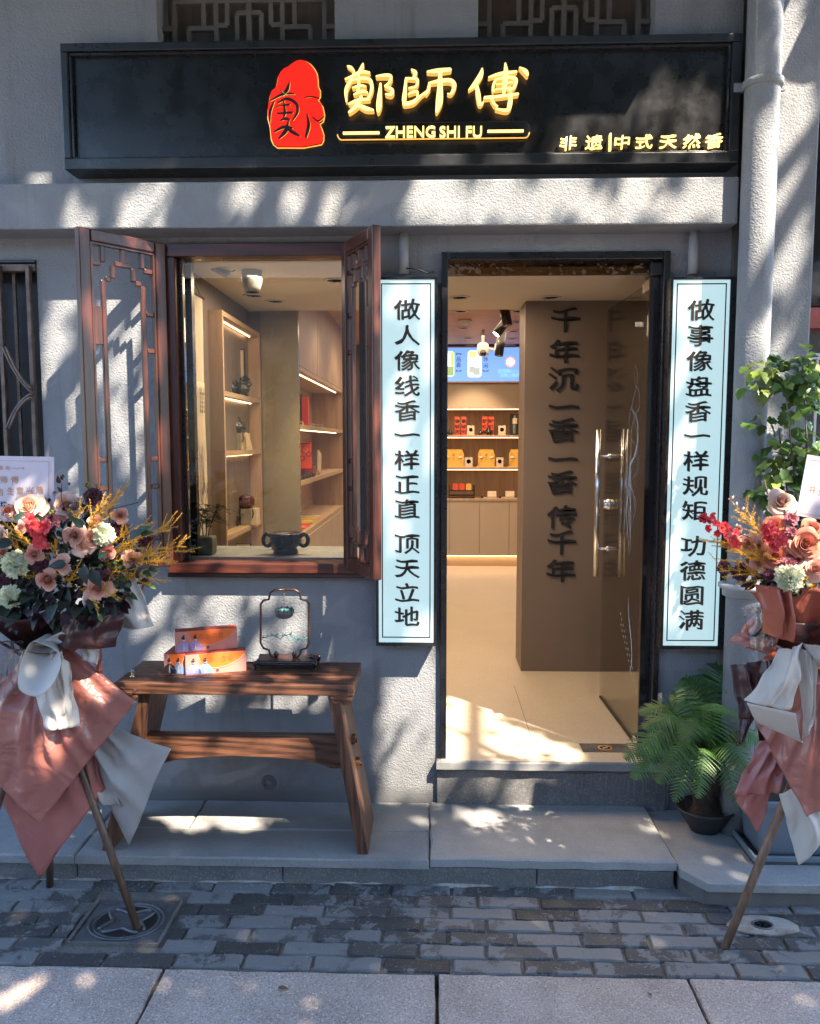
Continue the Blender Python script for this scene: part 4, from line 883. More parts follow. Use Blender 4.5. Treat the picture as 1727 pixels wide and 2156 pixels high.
# track spotlights
def spot(px_,py_,ang,lb,Y=3.0,lit=False,L=.15):
    p=W(px_,py_,Y=Y); d=Vector((math.sin(R(ang)),-.15,-math.cos(R(ang)))).normalized()
    t=thing('spotlight',lb,'spotlight',(p.x,p.y,p.z),'black spotlights on the ceiling track')
    m=MB(); m.tube([p-d*L/2,p+d*L/2],.036,18); m.build('barrel',K['black_metal'],t)
    m=MB(); m.tube([p-d*L*.2+Vector((0,0,0)),Vector((p.x+.01,p.y,ZS2))],.006,8); m.build('stem',K['black_metal'],t)
    m=MB(); m.lathe(p+d*(L/2+.0005),[(0,.0),(.028,0)],16,d); m.build('lens',emit('lit_spot_lens',(1,.80,.5),4) if lit else K['chrome'],t)
    return t
spot(1065,664,12,'topmost black spotlight, cut by the ceiling edge',2.6); spot(1057,688,-38,'middle black spotlight, switched on and tilted to the left',3.0,True); spot(1054,724,-8,'lowest black spotlight hanging in front of the blue screen',3.4,False,.2)
# dome camera
p=W(1017,738,Y=4.0); t=thing('security_camera','white dome security camera hanging before the blue screen','camera',(p.x,4.0,p.z-.05))
m=MB(); m.lathe((p.x,4.0,p.z-.055),[(0,0),(.03,.005),(.05,.03),(.055,.06),(.05,.11),(.03,.125),(0,.13)],20); m.build('housing',K['white_plastic'],t)
m=MB(); m.lathe((p.x,3.955,p.z-.025),[(0,.02),(.026,.012),(.03,0)],16,(0,-1,0)); m.build('lens',K['tintglass'],t)
m=MB(); m.tube([(p.x,4.0,p.z+.07),(p.x,4.0,ZS2)],.014,8); m.tube([(p.x+.05,4,p.z+.02),(p.x+.11,4,p.z+.0),(p.x+.12,4,p.z+.06)],.012,8); m.build('bracket',K['white_plastic'],t)
# front left side door panel seen beyond jamb
p=W(944,1035,Z=1.0)
# small hook by the door
# ================================================================ window side: shelves along the left wall
XS1=-1.05
def xl(px_,Y): return W(px_,900,Y=Y).x
# first unit
D1=W(475,900,X=XS1).y; D2=W(551,900,X=XS1).y
zt1=W(475,653,Y=D1).z
u=thing('shelf_unit','lit oak shelf unit just behind the scroll, seen through the window','shelving',(XS1,D1,ZF))
qbox('end_panel',(XS1-.26,D1-.022,ZF),(XS1,D1,zt1),K['palewood'],u)
qbox('end_panel',(XS1-.26,D2-.022,ZF),(XS1,D2,zt1-.0),K['palewood'],u)
qbox('back_panel',(XS1-.262,D1,ZF),(XS1-.245,D2-.023,zt1),K['palewood_y'],u)
zsh=[zt1]+[W(478,py,Y=D1).z for py in (822,950,1128)]+[ZF+.3]
for z in zsh:
    qbox('shelf',(XS1-.244,D1+.001,z-.026),(XS1-.001,D2-.023,z-.001),K['palewood_y'],u)
for z in zsh[:4]:
    qbox('led_strip',(XS1-.055,D1+.02,z-.031),(XS1-.048,D2-.06,z-.0265),led,u); qbox('led_strip',(XS1-.2,D1+.02,z-.031),(XS1-.193,D1+.3,z-.0265),led,u)
struct('left_wall_return',(XL-.3,D1-.03,ZF),(XL-.12,YC,ZC),K['darkwall'])
bpy.data.objects['left_wall'].scale=(1,1,1)
# dark olive glazed panel facing the camera
ox0,ox1=xl(553,YC),xl(630,YC)
struct('glazed_wall_panel',(ox0-.0,YC,ZF),(ox1,YC+.04,ZC-.002),K['glasspanel'],'olive glazed panel between the two shelf units')
struct('rear_left_wall',(-2.2,YC+.001,ZF),(ox0-.001,YC+.05,ZC-.002),K['darkwall'])
# second unit
XS2=ox1; E1=YC+.045; E2=W(722,900,X=XS2).y
zt2=W(635,770,Y=E1).z
u2=thing('wall_shelf_unit','longer lit oak shelf unit further back, at the right of the window view','shelving',(XS2,E1,ZF))
z2s=[zt2,W(637,893,Y=E1).z,W(637,1013,Y=E1).z,W(637,1125,Y=E1).z]
qbox('back_panel',(XS2-.30,E1,ZF),(XS2-.28,E2,ZC),K['palewood_y'],u2)
qbox('end_panel',(XS2-.279,E2,ZF),(XS2,E2+.02,zt2),K['palewood'],u2)
for z in z2s: qbox('shelf',(XS2-.279,E1,z-.03),(XS2,E2-.001,z-.001),K['palewood_y'],u2)
for z in z2s[:3]: qbox('led_strip',(XS2-.05,E1+.1,z-.035),(XS2-.042,E2-.15,z-.0305),led,u2)
qbox('cabinet_front',(XS2-.0,E1,ZF),(XS2+.012,E2,z2s[3]-.032),K['cabinet'],u2)
for i in range(3): qbox('upper_panel',(XS2-.02,E1+(E2-E1)*i/3+.003,zt2+.002),(XS2,E1+(E2-E1)*(i+1)/3-.003,ZS2),K['darkwall'] if False else K['palewood'],u2)
# stone sill inside
zsl=W(540,1170,Y=.10).z
o=struct('window_sill',(gx0-.1,.062,gz0-.05),(gx1+.1,.42,zsl),M('grey_green_sill',(.30,.34,.33),.35),'pale grey sill board inside the window',bevel=.003)
# ---- goods on unit one
YI=1.22
def X1(px_,Y=YI): return W(px_,900,Y=Y).x
def framed(px0,px1,zb,zt_,yy,lb,dia):
    a,b=X1(px0,yy),X1(px1,yy); t=thing('framed_panel',lb,'ornament',((a+b)/2,yy,zb),'cream and black framed panels on the first shelf unit')
    qbox('board',(a,yy,zb+.001),(b,yy+.012,zt_),cream,t)
    for p,q in (((a-.005,yy-.003,zb),(a-.0005,yy+.015,zt_+.005)),((b+.0005,yy-.003,zb),(b+.006,yy+.015,zt_+.005)),((a,yy-.003,zt_+.0005),(b,yy+.015,zt_+.005))): qbox('edge',p,q,blk,t)
    if dia: m=MB(); zc_=zb+(zt_-zb)*.38; m.prism([(b+.008,yy-.004,zc_-.03),(b+.038,yy-.004,zc_),(b+.008,yy-.004,zc_+.03),(b-.02,yy-.004,zc_)],(0,-.006,0)); m.build('diamond',blk,t)
def ZZ(py,Y=YI): return W(500,py,Y=Y).z
framed(494,516,zsh[1],ZZ(732),YI+.12,'cream panel with black edge on the upper shelf, behind the carved urn',True)
framed(470,489,zsh[1],ZZ(726),YI+.10,'narrow cream panel half hidden at the left of the upper shelf',False)
qbox('dark_slab',(X1(486),YI+.02,zsh[1]),(X1(493),YI+.04,ZZ(735)),blk,None,label='dark upright slab between the two cream panels, upper shelf',cat='ornament')
framed(497,512,zsh[3],ZZ(1062),YI+.12,'cream panel with black edge behind the round brown pot',True); framed(476,490,zsh[3],ZZ(1062),YI+.10,'cream panel left of the round brown pot, third shelf',False)
framed(489,522,ZF+.3,ZZ(1155-12),YI-.05,'tall cream panel with black edge on the bottom shelf',True)
def urn(x,y,z,s,lb,mat=dk):
    t=thing('incense_burner',lb,'incense burner',(x,y,z)); m=MB(); m.lathe((x,y,z),[(0,.25*s),(.5*s,.25*s),(.95*s,.6*s),(1.05*s,1.0*s),(.8*s,1.35*s),(.85*s,1.5*s),(0,1.5*s)],22); m.build('bowl',mat,t)
    for k in range(3): a=k*2.09+.5; m=MB(); m.tube([(x+.5*s*math.cos(a),y+.5*s*math.sin(a),z+.40*s),(x+.7*s*math.cos(a),y+.7*s*math.sin(a),z)],[.22*s,.12*s],8); m.build('leg',mat,t)
    m=MB(); m.lathe((x,y,z+1.51*s),[(.75*s,0),(.6*s,.35*s),(.25*s,.5*s),(.2*s,.65*s),(.3*s,.8*s),(.0,1.0*s)],18); m.build('lid',mat,t)
    for sx in (-1,1): m=MB(); m.tube([(x+sx*.9*s,y,z+1.2*s),(x+sx*1.25*s,y,z+1.5*s),(x+sx*1.1*s,y,z+1.9*s),(x+sx*.9*s,y,z+1.7*s)],.11*s,8); m.build('handle',mat,t)
    return t
urn(X1(509),YI+.02,zsh[1],.044,'tall dark carved lidded urn on the upper shelf of the first unit'); urn(X1(489),YI-.06,zsh[1],.045,'half hidden dark tripod burner left of the carved urn')
gb=M('grey_fabric_box',(.24,.22,.17),.7)
for zb,lb,p0_,p1_,zt_ in ((zsh[2],'grey storage box with cord under the black handled pot',470,507,ZZ(912)),(zsh[3],'grey storage box with cord under the round brown pot',503,525,ZZ(1072))):
    a,b=X1(p0_),X1(p1_); t=thing('storage_box',lb,'box',((a+b)/2,YI,zb)); qbox('carton',(a,YI,zb),(b,YI+.10,zt_),gb,t,bevel=.002); qbox('side_panel',(b+.0005,YI+.001,zb),(b+.030,YI+.10,zt_+.001),cream,t)
    m=MB(); m.tube([(b+.012,YI-.003,zt_+.001),(b+.016,YI-.006,zt_-.025),(b+.008,YI-.004,zt_-.05)],.0035,6); m.build('cord',blk,t)
zt_=ZZ(912); c=(X1(490),YI+.05,zt_+.0015)
t=thing('teapot','black loop handled pot standing on a grey box on the first unit','pot',c)
m=MB(); m.lathe(c,[(0,.008),(.055,.008),(.066,.022),(.066,.046),(.050,.056),(.054,.064),(0,.064)],22); m.build('body',dk,t)
for dx_ in (-.045,-.005): m=MB(); m.tube(catmull([(c[0]+dx_,c[1],c[2]+.055),(c[0]+dx_+.004,c[1],c[2]+.088),(c[0]+dx_+.03,c[1],c[2]+.092),(c[0]+dx_+.04,c[1],c[2]+.06)],4),.005,8); m.build('handle',dk,t)
zt_=ZZ(1072); cc=(X1(511),YI+.05,zt_+.0015)
t=thing('round_pot','round reddish brown lidded pot on a grey box, first unit','pot',cc)
m=MB(); m.lathe(cc,[(0,0),(.03,0),(.048,.02),(.050,.045),(.043,.060),(.045,.064),(.02,.078),(0,.082)],20); m.build('body',M('brown_glaze',(.09,.03,.016),.2,0,.4,20),t)
m=MB(); a=X1(520); m.prism([(a,YI-.02,zsh[2]),(a+.035,YI-.02,zsh[2]),(a+.012,YI-.02,ZZ(912)),(a-.004,YI-.02,ZZ(910))],(0,.006,0)); m.build('leaning_card',cream,None,label='narrow cream card leaning beside the grey box under the black pot',cat='card')
urn(X1(494),YI-.04,zsh[3],.030,'small dark burner half hidden behind the potted fern')
# ---- goods on unit two
t=thing('red_case','black and orange upright case on the second unit, top shelf','box',(XS2-.12,E1+.7,z2s[1])); qbox('case',(XS2-.20,E1+.62,z2s[1]),(XS2-.10,E1+.68,z2s[1]+.22),blk,t); m=MB(); m.box((XS2-.095,E1+.62,z2s[1]),(XS2-.05,E1+.68,z2s[1]+.20)); m.build('spine',red,t)
for i in range(3):
    y_=E1+.25+.45*i; t=thing('stone_ornament',('small white ornament on a stand, front end of the second unit top shelf','little wire stand behind the orange case on the top shelf','little wire stand at the far end of the top shelf')[i],'ornament',(XS2-.08,y_,z2s[1]))
    m=MB(); 
    if i==0: m.lathe((XS2-.12,y_,z2s[1]+.01),[(.02,0),(.03,.03),(.02,.06),(0,.09)],12); m.build('stone',cream,t)
    m=MB(); m.bar((XS2-.11,y_-.03,z2s[1]+.02),(XS2-.02,y_-.03,z2s[1]+.02),.005,.005); m.bar((XS2-.11,y_-.03,z2s[1]),(XS2-.11,y_-.03,z2s[1]+.02),.005,.005); m.bar((XS2-.02,y_-.03,z2s[1]),(XS2-.02,y_-.03,z2s[1]+.02),.005,.005); m.build('stand',K['white_plastic'],t)
t=thing('charm_stand','wooden stand hung with brass charms before a red card, middle shelf','ornament',(XS2-.1,E1+.5,z2s[2]))
qbox('board',(XS2-.14,E1+.55,z2s[2]+.06),(XS2-.02,E1+.56,z2s[2]+.24),red,t); m=MB(); m.bar((XS2-.18,E1+.52,z2s[2]+.23),(XS2-.02,E1+.52,z2s[2]+.23),.008,.008); m.bar((XS2-.14,E1+.52,z2s[2]),(XS2-.14,E1+.52,z2s[2]+.23),.008,.008); m.build('crossbar',K['dark_rosewood'],t)
brass=M('brass',(.6,.42,.18),.3,1)
for k in range(5):
    m=MB(); cpt=Vector((XS2-.12+.022*k,E1+.51,z2s[2]+.19-.03*(k%3))); m.tube([cpt+Vector((.016*math.cos(a*.785),0,.016*math.sin(a*.785))) for a in range(9)],.003,5); m.build('charm',brass if k%2 else dk,t)
for k in range(4):
    o=MB(); o.box((XS2-.24+.03*k,E1+.22+.05*k,z2s[2]+.01),(XS2-.232+.03*k,E1+.30+.05*k,z2s[2]+.15),Matrix.Rotation(R(-14),3,'Y')); o.build('leaning_packet',[cream,red,cream,M('pink_card',(.6,.25,.2),.5)][k],None,label=['cream packet leaning at the front of the middle shelf','red packet leaning behind the first cream one','second cream packet of the leaning row','pink packet, last of the leaning row'][k],cat='packet',group='leaning packets on the middle shelf')
for k in range(5):
    o=qbox('ink_block',(XS2-.07,E1+.08+.13*k,z2s[2]),(XS2-.015,E1+.17+.13*k,z2s[2]+.02),blk,None,label=['first','second','third','fourth','fifth'][k]+' small black block from the left in the middle shelf row',cat='block',group='row of black blocks on the middle shelf')
t=thing('open_box','small red box with brass lid and striped card, middle shelf end','box',(XS2-.08,E1+1.0,z2s[2])); qbox('carton',(XS2-.14,E1+.75,z2s[2]+.0),(XS2-.04,E1+.9,z2s[2]+.07),M('dark_red_card',(.25,.05,.04),.5),t); m=MB(); m.box((XS2-.04,E1+.95,z2s[2]+.01),(XS2-.03,E1+1.1,z2s[2]+.17),Matrix.Rotation(R(-14),3,'X')); m.build('striped_card',cream,t); qbox('lid',(XS2-.13,E1+.91,z2s[2]+.02),(XS2-.05,E1+1.0,z2s[2]+.08),brass,t)
cols=[red,M('coral_fan',(.75,.2,.12),.5),red,M('lime_fan',(.55,.55,.06),.5),yel,cream]
for k in range(6):
    o=MB(); y_=E1+.1+.16*k; o.box((XS2-.20,y_,z2s[3]+.004+.002*k),(XS2-.02,y_+.07,z2s[3]+.016+.002*k),Matrix.Rotation(R(28),3,'Z')); o.build('incense_fan',cols[k],None,label='%s flat packet on the bottom shelf seen through the window, %s from front'%(['vermilion','coral','bright red','lime','yellow','cream'][k],['first','second','third','fourth','fifth','last'][k]),cat='packet',group='flat packets on the bottom shelf')
o=qbox('striped_stand',(XS2-.24,E1+.45,z2s[3]),(XS2-.16,E1+.46,z2s[3]+.12),cream,None,label='small cream ribbed stand at the back of the bottom shelf',cat='stand')
# ---- scroll
sy0=W(387,900,X=XL+.03).y; sy1=W(432,900,X=XL+.03).y; zs1=W(387,598,Y=sy0).z
t=thing('hanging_scroll','long cream hanging scroll painted with grey mountains and small calligraphy','scroll',(XL+.03,(sy0+sy1)/2,zsl))
sb=M('scroll_paper',(.58,.50,.38),.8,0,.06,4)
m,n_,l_,b_=newmat('ink_landscape'); v_=coords(n_,l_,(1,6,2.2),'World'); f1=noise_n(n_,l_,v_,3.2,8,.75,.8); sp_=n_.new('ShaderNodeSeparateXYZ'); g0=n_.new('ShaderNodeNewGeometry'); l_.new(g0.outputs['Position'],sp_.inputs[0])
mr_=n_.new('ShaderNodeMapRange'); l_.new(sp_.outputs[2],mr_.inputs[0]); mr_.inputs[1].default_value=W(400,900,Y=.3).z; mr_.inputs[2].default_value=W(400,980,Y=.3).z
mu_=n_.new('ShaderNodeMath'); mu_.operation='MULTIPLY'; l_.new(mr_.outputs[0],mu_.inputs[0]); l_.new(ramp(n_,l_,f1,[(.45,(0,)*3),(.60,(1,)*3)]),mu_.inputs[1])
l_.new(mixc(n_,l_,mu_.outputs[0],(.60,.50,.36),(.08,.08,.10)),b_.inputs['Base Color']); b_.inputs['Roughness'].default_value=.8; ink=m
def scr(x0,za,zb,mat,nm,ya=sy0,yb_=sy1):
    m=MB(); m.grid(lambda u,v:Vector((x0+.006*math.sin(v*9+u*2)*(v),ya+(yb_-ya)*u,za+(zb-za)*v)),6,24); return m.build(nm,mat,t,solid=.002)
scr(XL+.030,zs1,zsl-.1,sb,'mount'); zp1=W(400,800,Y=.3).z
scr(XL+.036,zp1,zsl-.05,ink,'painting',sy0+.02,sy1-.02)
m=MB(); m.tube([(XL+.03,sy0-.01,zs1),(XL+.03,sy1+.02,zs1)],.008,8); m.build('rod',K['ink'],t)
m=MB(); m.tube([(XL+.03,sy0+.02,zs1),(XL+.02,(sy0+sy1)/2,zs1+.09),(XL+.03,sy1-.01,zs1)],.002,5); m.build('cord',K['ink'],t)
qr=Quaternion((0,0,1),R(90))
for k in range(3): textobj('山高水长云深',t,'calligraphy',(XL+.045,sy1-.06-.028*k,W(400,840,Y=.3).z),.02,K['inkbrown'],.01,.01,qr@Quaternion((0,1,0),R(90)))
# dark post at the left of the pane
qbox('window_reveal_post',(gx0-.02,.10,gz0),(gx0+.025,.14,gz1+.1),K['black_metal'],None)['kind']='structure'
# ---- grey ceiling speaker and cctv near window
p=W(530,570,Y=.45); t=thing('ceiling_speaker','grey cylindrical ceiling speaker with a bracket near the window','speaker',(p.x,.45,p.z-.1))
zb=W(530,615,Y=.45).z; zt=W(530,552,Y=.45).z; r_=.047
m=MB(); m.lathe((p.x,.45,zb),[(0,.004),(.03,.004),(.034,0),(r_*.85,.02),(r_,.05),(r_,zt-zb-.03),(r_*.8,zt-zb),(0,zt-zb)],26); m.build('housing',K['grey_plastic'],t)
m=MB(); m.lathe((p.x,.45,zb-.001),[(0,0),(.024,0)],18); m.build('grille',K['black_metal'],t)
m=MB(); m.box((p.x-.055,.37,zt-.02),(p.x+.0,.40,zt+.05)); m.build('bracket',K['white_plastic'],t,bevel=.003)
p=W(450,548,Y=.42); t=thing('security_camera','small grey bullet camera on a box by the window head','camera',(p.x,.42,p.z)); 
m=MB(); m.box((p.x-.035,.36,p.z-.012),(p.x+.035,.46,p.z+.05)); m.build('junction_box',K['grey_plastic'],t,bevel=.003)
m=MB(); m.tube([(p.x,.40,p.z-.013),(p.x+.01,.40,p.z-.045)],.012,10); m.build('arm',K['grey_plastic'],t)
m=MB(); m.tube([(p.x+.0,.41,p.z-.035),(p.x+.075,.38,p.z-.075)],.016,14); m.build('barrel',K['grey_plastic'],t)
m=MB(); m.tube([(p.x+.03,.41,p.z-.04),(p.x+.08,.43,p.z-.05),(p.x+.14,.43,p.z-.02)],.003,6); m.build('cable',K['grey_plastic'],t)
# ---- censer and fern pot on the sill
c=W(602,1168,Y=.16); s=.115/2.0
t=thing('bronze_censer','wide dark bronze censer with two loop handles on the window sill','censer',(c.x,.16,zsl)); m=MB(); m.lathe((c.x,.16,zsl+.0005),[(0,0),(.052,0),(.056,.006),(.05,.022),(.046,.026),(.064,.04),(.069,.058),(.064,.082),(.069,.088),(.066,.093),(.060,.088),(0,.075)],30); m.build('bowl',M('dark_bronze',(.022,.017,.014),.32,.35,.5,25,.5,bscale=90),t)
for sx in (-1,1): m=MB(); m.tube(catmull([(c.x+sx*.062,.16,zsl+.075),(c.x+sx*.083,.16,zsl+.088),(c.x+sx*.098,.16,zsl+.07),(c.x+sx*.096,.16,zsl+.045),(c.x+sx*.078,.16,zsl+.035),(c.x+sx*.064,.16,zsl+.045)],4),.009,8); m.build('handle',bpy.data.materials['dark_bronze'],t)
c2=W(580,1160,Y=.28); o=MB(); o.lathe((c2.x,.30,zsl+.03),[(0,0),(.03,0),(.03,.006),(0,.006)],20,(0,-1,0)); o.box((c2.x-.02,.30,zsl),(c2.x+.02,.306,zsl+.03)); o.build('red_fan_card',red,None,label='red round card standing behind the bronze censer',cat='card')
c=W(435,1168,Y=.14)
t=thing('potted_fern','feathery asparagus fern in a square mossy stone pot on the sill','potted plant',(c.x,.14,zsl))
m=MB(); m.box((c.x-.038,.10,zsl+.0005),(c.x+.038,.176,zsl+.080)); m.build('pot',stone('mossy_stone',(.10,.11,.07),(.22,.22,.16),12,.3,.85,.5),t,bevel=.008)
fr_=random.Random(4); m=MB(); stems=[]
top=W(440,1055,Y=.14).z
for k in range(7):
    a=fr_.uniform(0,6.28); P=[Vector((c.x+.01*math.cos(a),.14+.01*math.sin(a),zsl+.06))]; 
    for i in range(4): P.append(P[-1]+Vector((math.cos(a)*.008*i+fr_.uniform(-.006,.008),math.sin(a)*.006,(top-zsl-.06)/4.4)))
    m.tube(P,.0016,5); stems.append(P)
m.build('stems',K['ink'],t)
m=MB()
for P in stems:
    for q in range(9):
        b=P[2].lerp(P[4],fr_.random()); a=fr_.uniform(0,6.28); L=fr_.uniform(.05,.12); d=Vector((math.cos(a),.5*math.sin(a),fr_.uniform(-.25,.15)))
        for i in range(26):
            pp=b+d*L*i/26+Vector((0,0,-.02*(i/26)**2)); dd_=Vector((fr_.uniform(-1,1),fr_.uniform(-.6,.6),fr_.uniform(-.4,.6))).normalized()*.012; sd=dd_.cross(d).normalized()*.0013
            m.add([pp-sd,pp+sd,pp+dd_],[(0,1,2)])
m.build('fronds',leafmat('dark_fern',(.05,.075,.03)),t,recalc=False)
# ---- real lamps of the shop
def area(x,y,z,e,sz,col=(1,.74,.48),d=(0,0,-1),nm='ceiling_lamp'):
    l=bpy.data.lights.new(nm,'AREA'); l.energy=e; l.size=sz; l.color=col; l.shape='DISK'; o=bpy.data.objects.new(nm,l); C.objects.link(o); o.location=(x,y,z); o.rotation_euler=Vector(d).to_track_quat('-Z','Y').to_euler()
def spotl(x,y,z,e,ang,d=(0,0,-1),col=(1,.74,.48)):
    l=bpy.data.lights.new('spot_lamp','SPOT'); l.energy=e; l.spot_size=R(ang); l.spot_blend=.7; l.color=col; l.shadow_soft_size=.03; o=bpy.data.objects.new('spot_lamp',l); C.objects.link(o); o.location=(x,y,z); o.rotation_euler=Vector(d).to_track_quat('-Z','Y').to_euler()
for x_,y_ in ((.17,.55),(-.6,.7),(-.2,1.1),(.75,.32)): spotl(x_,y_,ZC-.02,3.4,120)
for y_ in (2.3,3.3,4.3):
    for x_ in (-.5,.35,1.1): spotl(x_,y_,ZS2-.02,2.7,125)
spotl(.42,4.6,ZS2-.2,8,75,(0,.45,-.7))
spotl(-.42,1.1,ZC-.05,9,46,(-.25,.75,-1.0),(1,.72,.30))
area(.0,1.0,ZC-.03,2.6,.8); area(-.7,.6,ZC-.03,2.2,.5); area(.3,3.6,ZS2-.05,5.5,1.6)
# ================================================================ sign
YS=-.155
def S(px,py,Y=YS): return W(px,py,Y=Y)
A_=S(130,222); sx0=S(130,222).x; sx1=S(1560,205).x; sz1=S(863,79).z; sz0=S(863,349).z
ix0=S(148,222,YS+.01).x; ix1=S(1537,205,YS+.01).x; iz1=S(863,97,YS).z; iz0=S(863,325,YS).z
sg=thing('shop_sign','long black shop sign with a red seal emblem and lit gold characters','shop sign',((sx0+sx1)/2,YS,sz0))
for nm,a,b in (('top_rail',(sx0,YS,iz1),(sx1,-.042,sz1)),('bottom_rail',(sx0,YS,sz0),(sx1,-.042,iz0)),('side_rail',(sx0,YS,iz0+.0005),(ix0,-.042,iz1-.0005)),('side_rail',(ix1,YS,iz0+.0005),(sx1,-.042,iz1-.0005))): qbox(nm,a,b,K['sign_frame'],sg,bevel=.004)
e=.012
for a,b in (((ix0+.001,YS+.008,iz1-e),(ix1-.001,-.045,iz1-.001)),((ix0+.001,YS+.008,iz0+.001),(ix1-.001,-.045,iz0+.006)),((ix0+.001,YS+.008,iz0+.007),(ix0+e,-.045,iz1-e-.001)),((ix1-e,YS+.008,iz0+.007),(ix1-.001,-.045,iz1-e-.001))): qbox('inner_bead',a,b,K['black_metal'],sg,bevel=.002)
YPN=YS+.025
qbox('panel',(ix0+e,YPN,iz0+.006),(ix1-e,YPN+.02,iz1-e),K['sign_panel'],sg)
def trs(x,y): p=W(539.7+x/2.909,98.9+y/2.909,Y=YPN-.03); return (p.x,p.z)
CH={'鄭':[[(558,115,6),(580,125,12),(602,148,5)],[(655,98,4),(648,120,12),(625,158,9),(600,178,5)],[(545,195,6),(590,178,10),(640,152,12),(694,156,8)],[(602,150,5),(580,200,10),(550,262,12),(552,335,5)],[(585,205,6),(640,192,10),(695,200,12),(708,250,12),(692,305,9),(668,322,6)],[(628,165,5),(628,235,9),(618,285,8)],[(590,250,6),(640,236,8),(672,243,6)],[(598,292,6),(648,272,10),(682,280,7)],[(568,350,8),(630,325,12),(694,322,8)],[(645,300,9),(615,360,15),(568,402,9)],[(625,355,10),(670,378,16),(718,388,7)],[(735,182,6),(790,176,12),(825,182,11),(815,220,9),(788,242,7)],[(788,242,7),(832,264,12),(825,292,12),(792,290,5)],[(762,225,7),(756,300,16),(752,360,20),(746,402,9)]],
'師':[[(950,135,5),(975,155,14),(962,186,7)],[(915,190,7),(950,192,9),(986,198,11),(980,238,9),(935,250,6)],[(917,195,8),(912,260,13),(906,320,16),(906,352,9)],[(932,287,6),(985,272,9),(986,312,6)],[(903,350,14),(960,338,15),(1010,297,8),(1062,258,7)],[(1048,152,7),(1110,146,16),(1190,138,13)],[(1062,218,8),(1054,262,11),(1040,292,5)],[(1058,222,7),(1120,210,13),(1188,206,15),(1214,236,15),(1195,285,9),(1172,286,4)],[(1127,150,12),(1126,250,20),(1121,335,25),(1104,402,8)]],
'傅':[[(1385,128,5),(1376,168,17),(1342,222,17),(1302,262,5)],[(1352,232,9),(1360,290,17),(1370,352,12),(1392,335,5)],[(1425,185,7),(1500,162,12),(1595,150,9)],[(1526,98,6),(1530,160,18),(1522,240,14),(1516,298,8)],[(1466,198,7),(1452,238,10),(1452,272,7)],[(1468,200,7),(1540,186,10),(1590,198,13),(1578,248,11),(1545,265,6)],[(1472,230,5),(1570,216,7)],[(1462,262,5),(1560,250,7)],[(1398,312,11),(1500,302,11),(1605,288,9)],[(1558,280,8),(1555,340,17),(1538,388,13),(1468,380,7)],[(1440,322,8),(1464,358,10),(1480,362,4)],[(1612,126,4),(1648,150,16),(1662,176,9)]]}
for nm,ST in CH.items():
    m=MB()
    for i,st_ in enumerate(ST):
        b0,nf=stroke(m,st_,trs,YPN-.030-.0005*i,YPN-.004,.84)
        for q in range(b0,len(m.m)): m.m[q]=0 if q-b0<nf//2 else 1
    m.build('character',[K['gold'],K['gold_edge']],sg,recalc=False)
# seal
out=[(270,78),(300,84),(325,100),(350,130),(365,160),(370,200),(372,240),(384,262),(384,300),(372,322),(400,350),(410,400),(402,440),(380,455),(392,480),(405,520),(404,555),(392,580),(340,590),(280,601),(200,600),(130,600),(105,580),(92,550),(84,470),(70,420),(72,370),(84,300),(96,265),(120,248),(128,215),(135,180),(150,150),(170,130),(195,120),(220,100),(245,84)]
def trs2(x,y): p=W(539.7+x/2.909,98.9+y/2.909,Y=YPN-.02); return (p.x,p.z)
m=MB(); P=[trs2(*p) for p in out]; m.prism([(x,YPN-.020,z) for x,z in P],(0,.016,0)); m.build('seal_emblem',K['red_lit'],sg)
m=MB(); cxs=sum(p[0] for p in P)/len(P); czs=sum(p[1] for p in P)/len(P)
m.tube([(x+.004*(1 if x>cxs else -.6),YPN-.006,z-.006*(1 if z<czs else -.3)) for x,z in P+P[:1]],.0022,5); m.build('seal_rim',K['gold_edge'],sg)
SC=[[(204,216,4),(188,262,11),(158,302,6)],[(150,268,4),(170,285,9),(184,296,5)],[(84,332,4),(160,292,9),(232,288,7)],[(112,330,4),(86,395,8),(84,462,4)],[(130,345,4),(190,318,9),(245,348,9),(252,400,8),(222,452,4)],[(168,330,4),(176,400,8),(168,430,4)],[(126,366,3),(205,352,6)],[(130,408,4),(222,402,7)],[(150,452,4),(178,440,8),(205,445,5)],[(110,522,4),(170,492,9),(222,498,5)],[(198,455,4),(182,515,11),(140,562,5)],[(188,500,5),(226,524,10),(266,546,4)],[(312,412,4),(322,480,10),(304,556,6)],[(298,312,3),(345,306,3),(386,318,3)],[(345,430,3),(380,456,4),(414,430,3)]]
m=MB()
for i,s_ in enumerate(SC): stroke(m,s_,trs2,YPN-.022-.0004*i,YPN-.0195,1.0)
m.build('seal_character',K['ink'],sg,recalc=False)
m=MB()
for i,s_ in enumerate(SC): 
    q=catmull(s_,4); m.tube([(trs2(x+w_+1,y+w_*.6)[0],YPN-.0222,trs2(x+w_+1,y+w_*.6)[1]) for x,y,w_ in q],.0009,4)
m.build('seal_gold_line',K['gold_edge'],sg)
